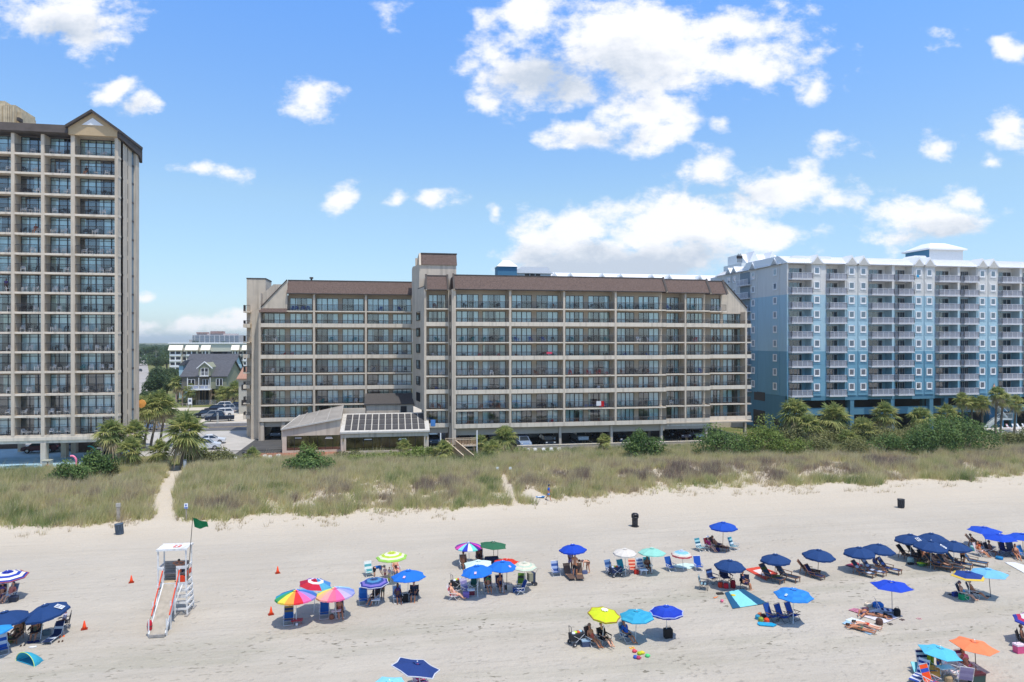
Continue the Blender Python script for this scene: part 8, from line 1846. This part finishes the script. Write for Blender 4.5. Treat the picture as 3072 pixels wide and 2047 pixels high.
for k in (7, 5, 3, 1, 4, 2):
    for j, (a, b, nm) in enumerate(((790, 932, 'left bay'), (950, 1088, 'middle bay'), (1108, 1230, 'right bay'))):
        if k == 7 and j == 0: a = 866
        if k == 1 and j == 2: continue
        pal = {(7, 0): ['#1f48a0'], (7, 2): ['#1f48a0'], (5, 1): ['#2a2a30', '#1f7f86', '#1f7f86'], (3, 0): ['#e6e8ea', '#2a2a30'], (1, 1): ['#1f7f86', '#e6e8ea'], (4, 0): ['#b02028', '#2a2a30']}.get((k, j), ['#2a2a30', '#9aa0a6', '#e6e8ea'])
        n = 0 if (k, j) == (7, 1) else fr_.choice([2, 3, 4]); place_row(X(a, 121.8), X(b, 121.8), 122.7, LV[k], n, '%s floor, %s, left wing' % (ORD[k], nm), 'furniture on the middle balconies', pal)
def hung(px, y, z, w, h, col, label):
    t = thing('hung_towel', label, 'towel', (X(px, y), y, z)); mb = MB(); mb.use(fab(col)); n = 6
    for i in range(n): a, b = w*i/n, w*(i+1)/n; q = .02*(i % 2); mb.poly([(a, -q, 0), (b, -.02+q, 0), (b, -.05, -h), (a, -.05+q, -h)])
    mb.obj('cloth', t)
hung(1789, 107.3, LV[1]+1.1, .8, .75, '#e6e6ea', 'white towel over the balcony rail, third floor from the garage'); hung(1798, 107.32, LV[1]+1.1, .8, .9, '#c01420', 'bright red towel beside the white towel on the rail'); hung(1292, 109.1, LV[0]+1.1, .75, 1.0, '#5a94d8', 'light blue towel hanging over the lowest balcony of the narrow bay'); hung(1640, 107.3, LV[4]+1.1, .9, .35, '#d85068', 'pink and white towel on the rail in the second bay')
hung(2750, YB-.7, BZ[8]+1.1, .5, .5, '#2c9ccc', 'turquoise towel on the top balcony of the blue hotel') 
for px, k, sk, c, lab, y in ((252, 13, 'tan', '#22242c', 'person in black sitting on the second highest balcony, right bay, left tower', YT), (98, 10, 'tan', '#a05848', 'person in a red top on a balcony of the second bay, left tower', YT), (10, 7, 'brown', '#5a4a80', 'person in purple standing on a balcony at the left edge', YT)):
    PE(0, 0, 'chair' if px != 10 else 'stand', lab, 0, sk, wear=(('shirt', c), ('shorts', '#30303a')), loc=(X(px, y), y+.7, TL[k]))
PE(0, 0, 'stand', 'bather with dark hair in the tower pool terrace behind the kerb', math.pi, 'tan', wear=(('bottom', '#c05040'),), loc=(X(143, 98.7), 98.7, .35))
PE(0, 0, 'stand', 'shirtless man standing on the stair landing of the blue hotel', 0, 'fair', wear=(('shorts', '#16181e'),), loc=(X(2983, 114.2), 114.2, 7.95))
# ---------------------------------------------------------------- vehicles
TYRE = mat('tyre_rubber', (.02, .02, .02), .85); RIM = mat('wheel_alloy', (.45, .46, .48), .3, .7); CGL = mat('car_glass', (.02, .03, .04), .08, .2, var=.02, spec=.8)
def car(x, y, z, col, kind, rz, label, group=None):
    t = thing({'suv': 'parked_car', 'sedan': 'parked_car', 'pickup': 'pickup_truck'}[kind], label, 'car' if kind != 'pickup' else 'pickup truck', (x, y, z), rz, group)
    PT = mat('paint_'+col.strip('#'), col, .25, .15, var=.02, spec=.6)
    L = {'suv': 4.8, 'sedan': 4.7, 'pickup': 5.8}[kind]; w = .93; zb = .34
    low = {'suv': [(-L/2, .45), (-L/2+.1, .9), (-L/2+1.1, 1.08), (L/2-.15, 1.12), (L/2, .9), (L/2, .42)], 'sedan': [(-L/2, .4), (-L/2+.15, .75), (-L/2+1.2, .92), (L/2-.9, .98), (L/2-.05, .88), (L/2, .4)], 'pickup': [(-L/2, .5), (-L/2+.1, 1.02), (-L/2+1.3, 1.15), (L/2-1.9, 1.18), (L/2-1.9, 1.12), (L/2, 1.12), (L/2, .5)]}[kind]
    top = {'suv': [(-L/2+1.1, 1.08), (-L/2+1.75, 1.66), (L/2-.75, 1.68), (L/2-.2, 1.12)], 'sedan': [(-L/2+1.25, .92), (-L/2+2.0, 1.42), (L/2-1.6, 1.43), (L/2-.75, .98)], 'pickup': [(-L/2+1.35, 1.15), (-L/2+2.0, 1.78), (L/2-2.3, 1.8), (L/2-1.95, 1.16)]}[kind]
    def mk():
        mb = MB(); mb.use(PT); n = len(low); P = [(lx, lz) for lx, lz in low]+[(L/2-.2, zb), (-L/2+.2, zb)]
        rowsy = [(-w, .93), (-w+.08, 1.0), (w-.08, 1.0), (w, .93)]; k0 = len(mb.v); N = len(P)
        cz = .7
        for yy, q in rowsy:
            for lx, lz in P: mb._v((lx*(.985 if q < 1 else 1), yy, cz+(lz-cz)*q))
        for i in range(3):
            for j in range(N): j2 = (j+1) % N; mb.f.append([k0+i*N+j, k0+i*N+j2, k0+(i+1)*N+j2, k0+(i+1)*N+j]); mb.mi.append(mb.cur)
        mb.f.append([k0+j for j in range(N)]); mb.mi.append(mb.cur); mb.f.append([k0+3*N+j for j in range(N)][::-1]); mb.mi.append(mb.cur)
        tw = .66; (x0, z0), (x1, z1), (x2, z2), (x3, z3) = top
        mb.poly([(x1, -tw, z1), (x2, -tw, z2), (x2, tw, z2), (x1, tw, z1)])
        for s in (-1, 1):
            for a, b in (((x0, z0), (x1, z1)), ((x2, z2), (x3, z3)), ((x1, z1), (x2, z2))):
                mb.bar((a[0], s*(w-.1 if a[1] < 1.3 else tw), a[1]), (b[0], s*(w-.1 if b[1] < 1.3 else tw), b[1]), .07, .07)
            xm = (x1+x2)/2; mb.bar((xm, s*(w-.1), (z0+z3)/2), (xm, s*tw, z1), .08, .06)
        return mb.mesh('body')
    link('body', cached(('car', kind, col), mk), t)
    def gl():
        mb = MB(); mb.use(CGL); tw = .65; a = w-.12; (x0, z0), (x1, z1), (x2, z2), (x3, z3) = top; e = .02
        mb.poly([(x0+e, -a, z0), (x1+e, -tw, z1-e), (x1+e, tw, z1-e), (x0+e, a, z0)]); mb.poly([(x3-e, -a, z3), (x2-e, -tw, z2-e), (x2-e, tw, z2-e), (x3-e, a, z3)])
        for s in (-1, 1): mb.poly([(x0+e, s*a, z0), (x1+e, s*tw, z1-e), (x2-e, s*tw, z2-e), (x3-e, s*a, z3)])
        return mb.mesh('window')
    link('window', cached(('cargl', kind), gl), t)
    for sx in (-L/2+.9, L/2-.95):
        for s in (-1, 1):
            def ty(): mb = MB(); mb.M = Matrix.Rotation(R(90), 4, 'X'); mb.lathe([(.2, -.11), (.34, -.11), (.35, 0), (.34, .11), (.2, .11)], m=TYRE, n=18, caps=False); return mb.mesh('tyre', True)
            def ri(): mb = MB(); mb.M = Matrix.Rotation(R(90), 4, 'X'); mb.lathe([(.05, -.1), (.22, -.09), (.22, .09), (.05, .1)], m=RIM, n=12); return mb.mesh('rim')
            o = link('wheel', cached('tyre', ty), t, (sx, s*(w-.08), .35)); link('rim', cached('rim', ri), o)
    for s in (-1, 1):
        def hl(): mb = MB(); mb.box(-.03, .05, -.14, .14, -.07, .07, mat('lamp_lens', (.75, .75, .72), .15)); return mb.mesh('headlight')
        def tl(): mb = MB(); mb.box(-.05, .03, -.1, .1, -.12, .12, mat('tail_lens', (.4, .02, .02), .2)); return mb.mesh('tail_light')
        link('headlight', cached('hl', hl), t, (-L/2+.05, s*.66, .8)); link('tail_light', cached('tl', tl), t, (L/2-.02, s*.72, .9))
    return t
CG = 'cars parked on the sandy lot'
def carpx(px, py, col, kind, rz, label, group=None, z=GZ): p = G(px, py, z); return car(p.x, p.y, z+.02, col, kind, rz, label, group)
carpx(659, 1264, '#1c2638', 'pickup', R(12), 'black pickup with a covered bed, nearest on the sandy lot', CG); carpx(640, 1255, '#8a9098', 'suv', R(12), 'silver car right behind the black pickup', CG); carpx(668, 1248, '#e4e6e8', 'suv', R(12), 'white car third from the front on the sandy lot', CG)
carpx(615, 1253, '#1c2230', 'suv', R(12), 'dark car whose nose shows left of the silver one', CG); carpx(645, 1237, '#20263a', 'suv', R(12), 'dark blue van like car in the middle of the sandy lot', CG); carpx(692, 1236, '#9aa2b0', 'pickup', R(12), 'silver pickup at the right side of the sandy lot', CG); carpx(668, 1226, '#d8dade', 'suv', R(12), 'white topped car at the back of the sandy lot', CG); carpx(707, 1224, '#1c2850', 'sedan', R(12), 'dark blue car farthest back on the sandy lot', CG)
carpx(700, 1231, '#23283a', 'sedan', R(12), 'small dark car behind the silver pickup', CG)
carpx(614, 1349, '#ccd0d8', 'suv', R(190), 'white sporty car on the concrete drive, nearer the dune', 'two white cars on the drive'); carpx(632, 1331, '#d8dade', 'sedan', R(188), 'white sedan on the concrete drive behind the nearer white car', 'two white cars on the drive')
carpx(415, 1116, '#2c3048', 'suv', R(80), 'dark car driving away up the side street', z=GZ+.02); carpx(436, 1290, '#6a8ab0', 'suv', R(0), 'blue car on the boulevard seen between the leaning palms')
GC = 'cars in the garage'; gcar = [(1395, 109.5, '#181a20', 'suv', 'black car at the left end of the garage'), (1450, 111, '#26324a', 'suv', 'dark blue car in the garage behind the palms'), (1568, 108.2, '#8a9cb4', 'suv', 'blue grey car nosing out right of the large palm'), (1590, 118, '#c8ccd0', 'pickup', 'white pickup deep in the garage'), (1640, 114, '#9aa0a8', 'suv', 'silver van like car in the middle of the garage'), (1640, 108.6, '#0f1014', 'suv', 'black car just behind the low wall'), (1735, 113, '#aeb4ba', 'pickup', 'silver pickup right of the garage column'), (1860, 110, '#16181e', 'sedan', 'black car behind the round shrub in the garage'), (1800, 116, '#202228', 'suv', 'dark car deep in the garage, right part'), (2040, 112.5, '#3a1418', 'suv', 'dark red car at the right end of the garage'), (2012, 114.5, '#14161c', 'suv', 'black car left of the dark red one'), (2085, 113, '#d8dade', 'sedan', 'white sedan at the right end of the garage'), (1300, 113, '#14161a', 'suv', 'black car under the narrow bay'), (830, 127, '#4a4c50', 'suv', 'grey car under the left wing')]
for px, y, c, k, l in gcar: car(X(px, y), y, GZ+.02, c, k, R(90)+.05, l, GC)
TGR = 'cars under the left tower'
for px, y, c, k, l in ((92, 110, '#4a1420', 'suv', 'maroon car under the left tower'), (163, 113, '#9aa8b8', 'pickup', 'pale blue pickup under the left tower'), (205, 111, '#8a9098', 'sedan', 'grey car beside the tower column')): car(X(px, y), y+3, GZ+.35, c, k, R(5), l, TGR)
car(X(320, 108), 106.5, GZ+.02, '#3a4048', 'sedan', R(20), 'dark car at the right corner under the left tower', TGR)
# ---------------------------------------------------------------- street furniture inland
def pole(px, py, top, label, r=.12, name='utility_pole', arms=True):
    p = G(px, py, GZ); h = Z(px, top, p.y)-GZ; t = thing(name, label, 'pole', p, .3); mb = MB(); mb.tube([(0, 0, 0), (0, 0, h)], [r, r*.7], mcol('#b8b4a8', .8), 8); mb.obj('pole', t, True)
    if arms: mb = MB(); mb.box(-1.1, 1.1, -.06, .06, h-.9, h-.75, mcol('#8a8478', .8)); mb.obj('cross_arm', t)
pole(483, 1186, 1125, 'pale utility pole rising from the tree in front of the house'); pole(467, 1120, 1049, 'utility pole, left one of two beside the street', .14); pole(470, 1112, 1052, 'utility pole, right one of two beside the street', .14); pole(413, 1090, 1062, 'street lamp pole on the left of the side street', .1)
p = G(527, 1210, GZ); t = thing('flagpole', 'flagpole with a limp red and white striped flag before the stilt house', 'flagpole', p); h = Z(527, 1158, p.y)-GZ; mb = MB(); mb.tube([(0, 0, 0), (0, 0, h)], .05, mcol('#c8c8c8', .4), 6); mb.obj('pole', t)
mb = MB()
for i in range(6): mb.use(fab('#b84858' if i % 2 else '#e4dcdc')); mb.prismX([(-.06-.01*i, h-2.2), (.06, h-2.2), (.05, h-4.4), (-.1, h-4.4)], .02+i*.1, .11+i*.1)
mb.use(fab('#384878')); mb.box(-.02, .3, -.1, .1, h-2.2, h-1.7); mb.obj('flag', t)
def ysign(px, py, label, w, h, zt, col):
    p = G(px, py, GZ); t = thing('roadside_sign', label, 'sign', p); mb = MB(); mb.box(-w/2, w/2, -.05, .05, zt-h, zt, mcol(col)); mb.obj('panel', t); mb = MB(); mb.box(-w*.3, w*.3, -.06, -.051, zt-h*.6, zt-h*.25, mcol('#5a6478')); mb.obj('lettering', t); mb = MB(); mb.box(-w/2, -w/2+.1, -.04, .04, 0, zt); mb.box(w/2-.1, w/2, -.04, .04, 0, zt, mcol('#c8ccc8')); mb.obj('post', t)
ysign(570, 1224, 'white upright sign with grey lettering before the stilt house', 1.0, 1.6, 2.5, '#dfe2e4'); ysign(653, 1272, 'thin pale sign post beside the black pickup', .3, .4, 2.3, '#c8ccd0')
ft = thing('low_wooden_fence', 'low wooden rail fence at the edge of the small front lawn', 'fence'); mb = MB(); mb.use(mat('weathered_wood')); yq = G(540, 1222, GZ).y; [mb.box(X(px, yq)-.08, X(px, yq)+.08, yq-.08, yq+.08, GZ, GZ+1.0) for px in (523, 535, 548, 560, 568)]; mb.box(X(523, yq), X(568, yq), yq-.04, yq+.04, GZ+.75, GZ+.9); mb.obj('rail', ft)
def white_loungers():
    for i, px in enumerate((3012, 3030, 3048, 3062, 3078)): CA(0, 0, 'white deck lounger before the blue hotel, %s from the left' % ORD[i], ('#dfe2e6', '#c89098') if i == 1 else ('#e2e4e8',), 'lounge', rz=R(20), group='white deck loungers', loc=(X(px, 108.5), 108.5, 1.6))
    mb = MB(); mb.box(X(2990, 107), X(3250, 107), 106.5, 111.8, .6, 1.6, mat('pool_terrace', (.55, .52, .48), .9, var=.08)); tag(mb.obj('terrace'), 'pale pool terrace with white loungers before the blue hotel', 'terrace')
white_loungers()
# ---------------------------------------------------------------- air
hm = bpy.data.materials.new('haze_air'); hm.use_nodes = True; nt = hm.node_tree; nt.nodes.clear(); o_ = nt.nodes.new('ShaderNodeOutputMaterial'); v_ = nt.nodes.new('ShaderNodeVolumePrincipled')
v_.inputs['Color'].default_value = (.80, .90, 1, 1); v_.inputs['Density'].default_value = HAZE; v_.inputs['Anisotropy'].default_value = .2; nt.links.new(v_.outputs[0], o_.inputs['Volume'])
if HAZE > 0:
    mb = MB(); mb.box(-5200, 5200, -400, 7000, -4, 60); hz = mb.obj('haze'); hz.data.materials.append(hm); hz['kind'] = 'stuff'; hz['label'] = 'thin pale haze in the air over the whole place'; hz['category'] = 'haze'
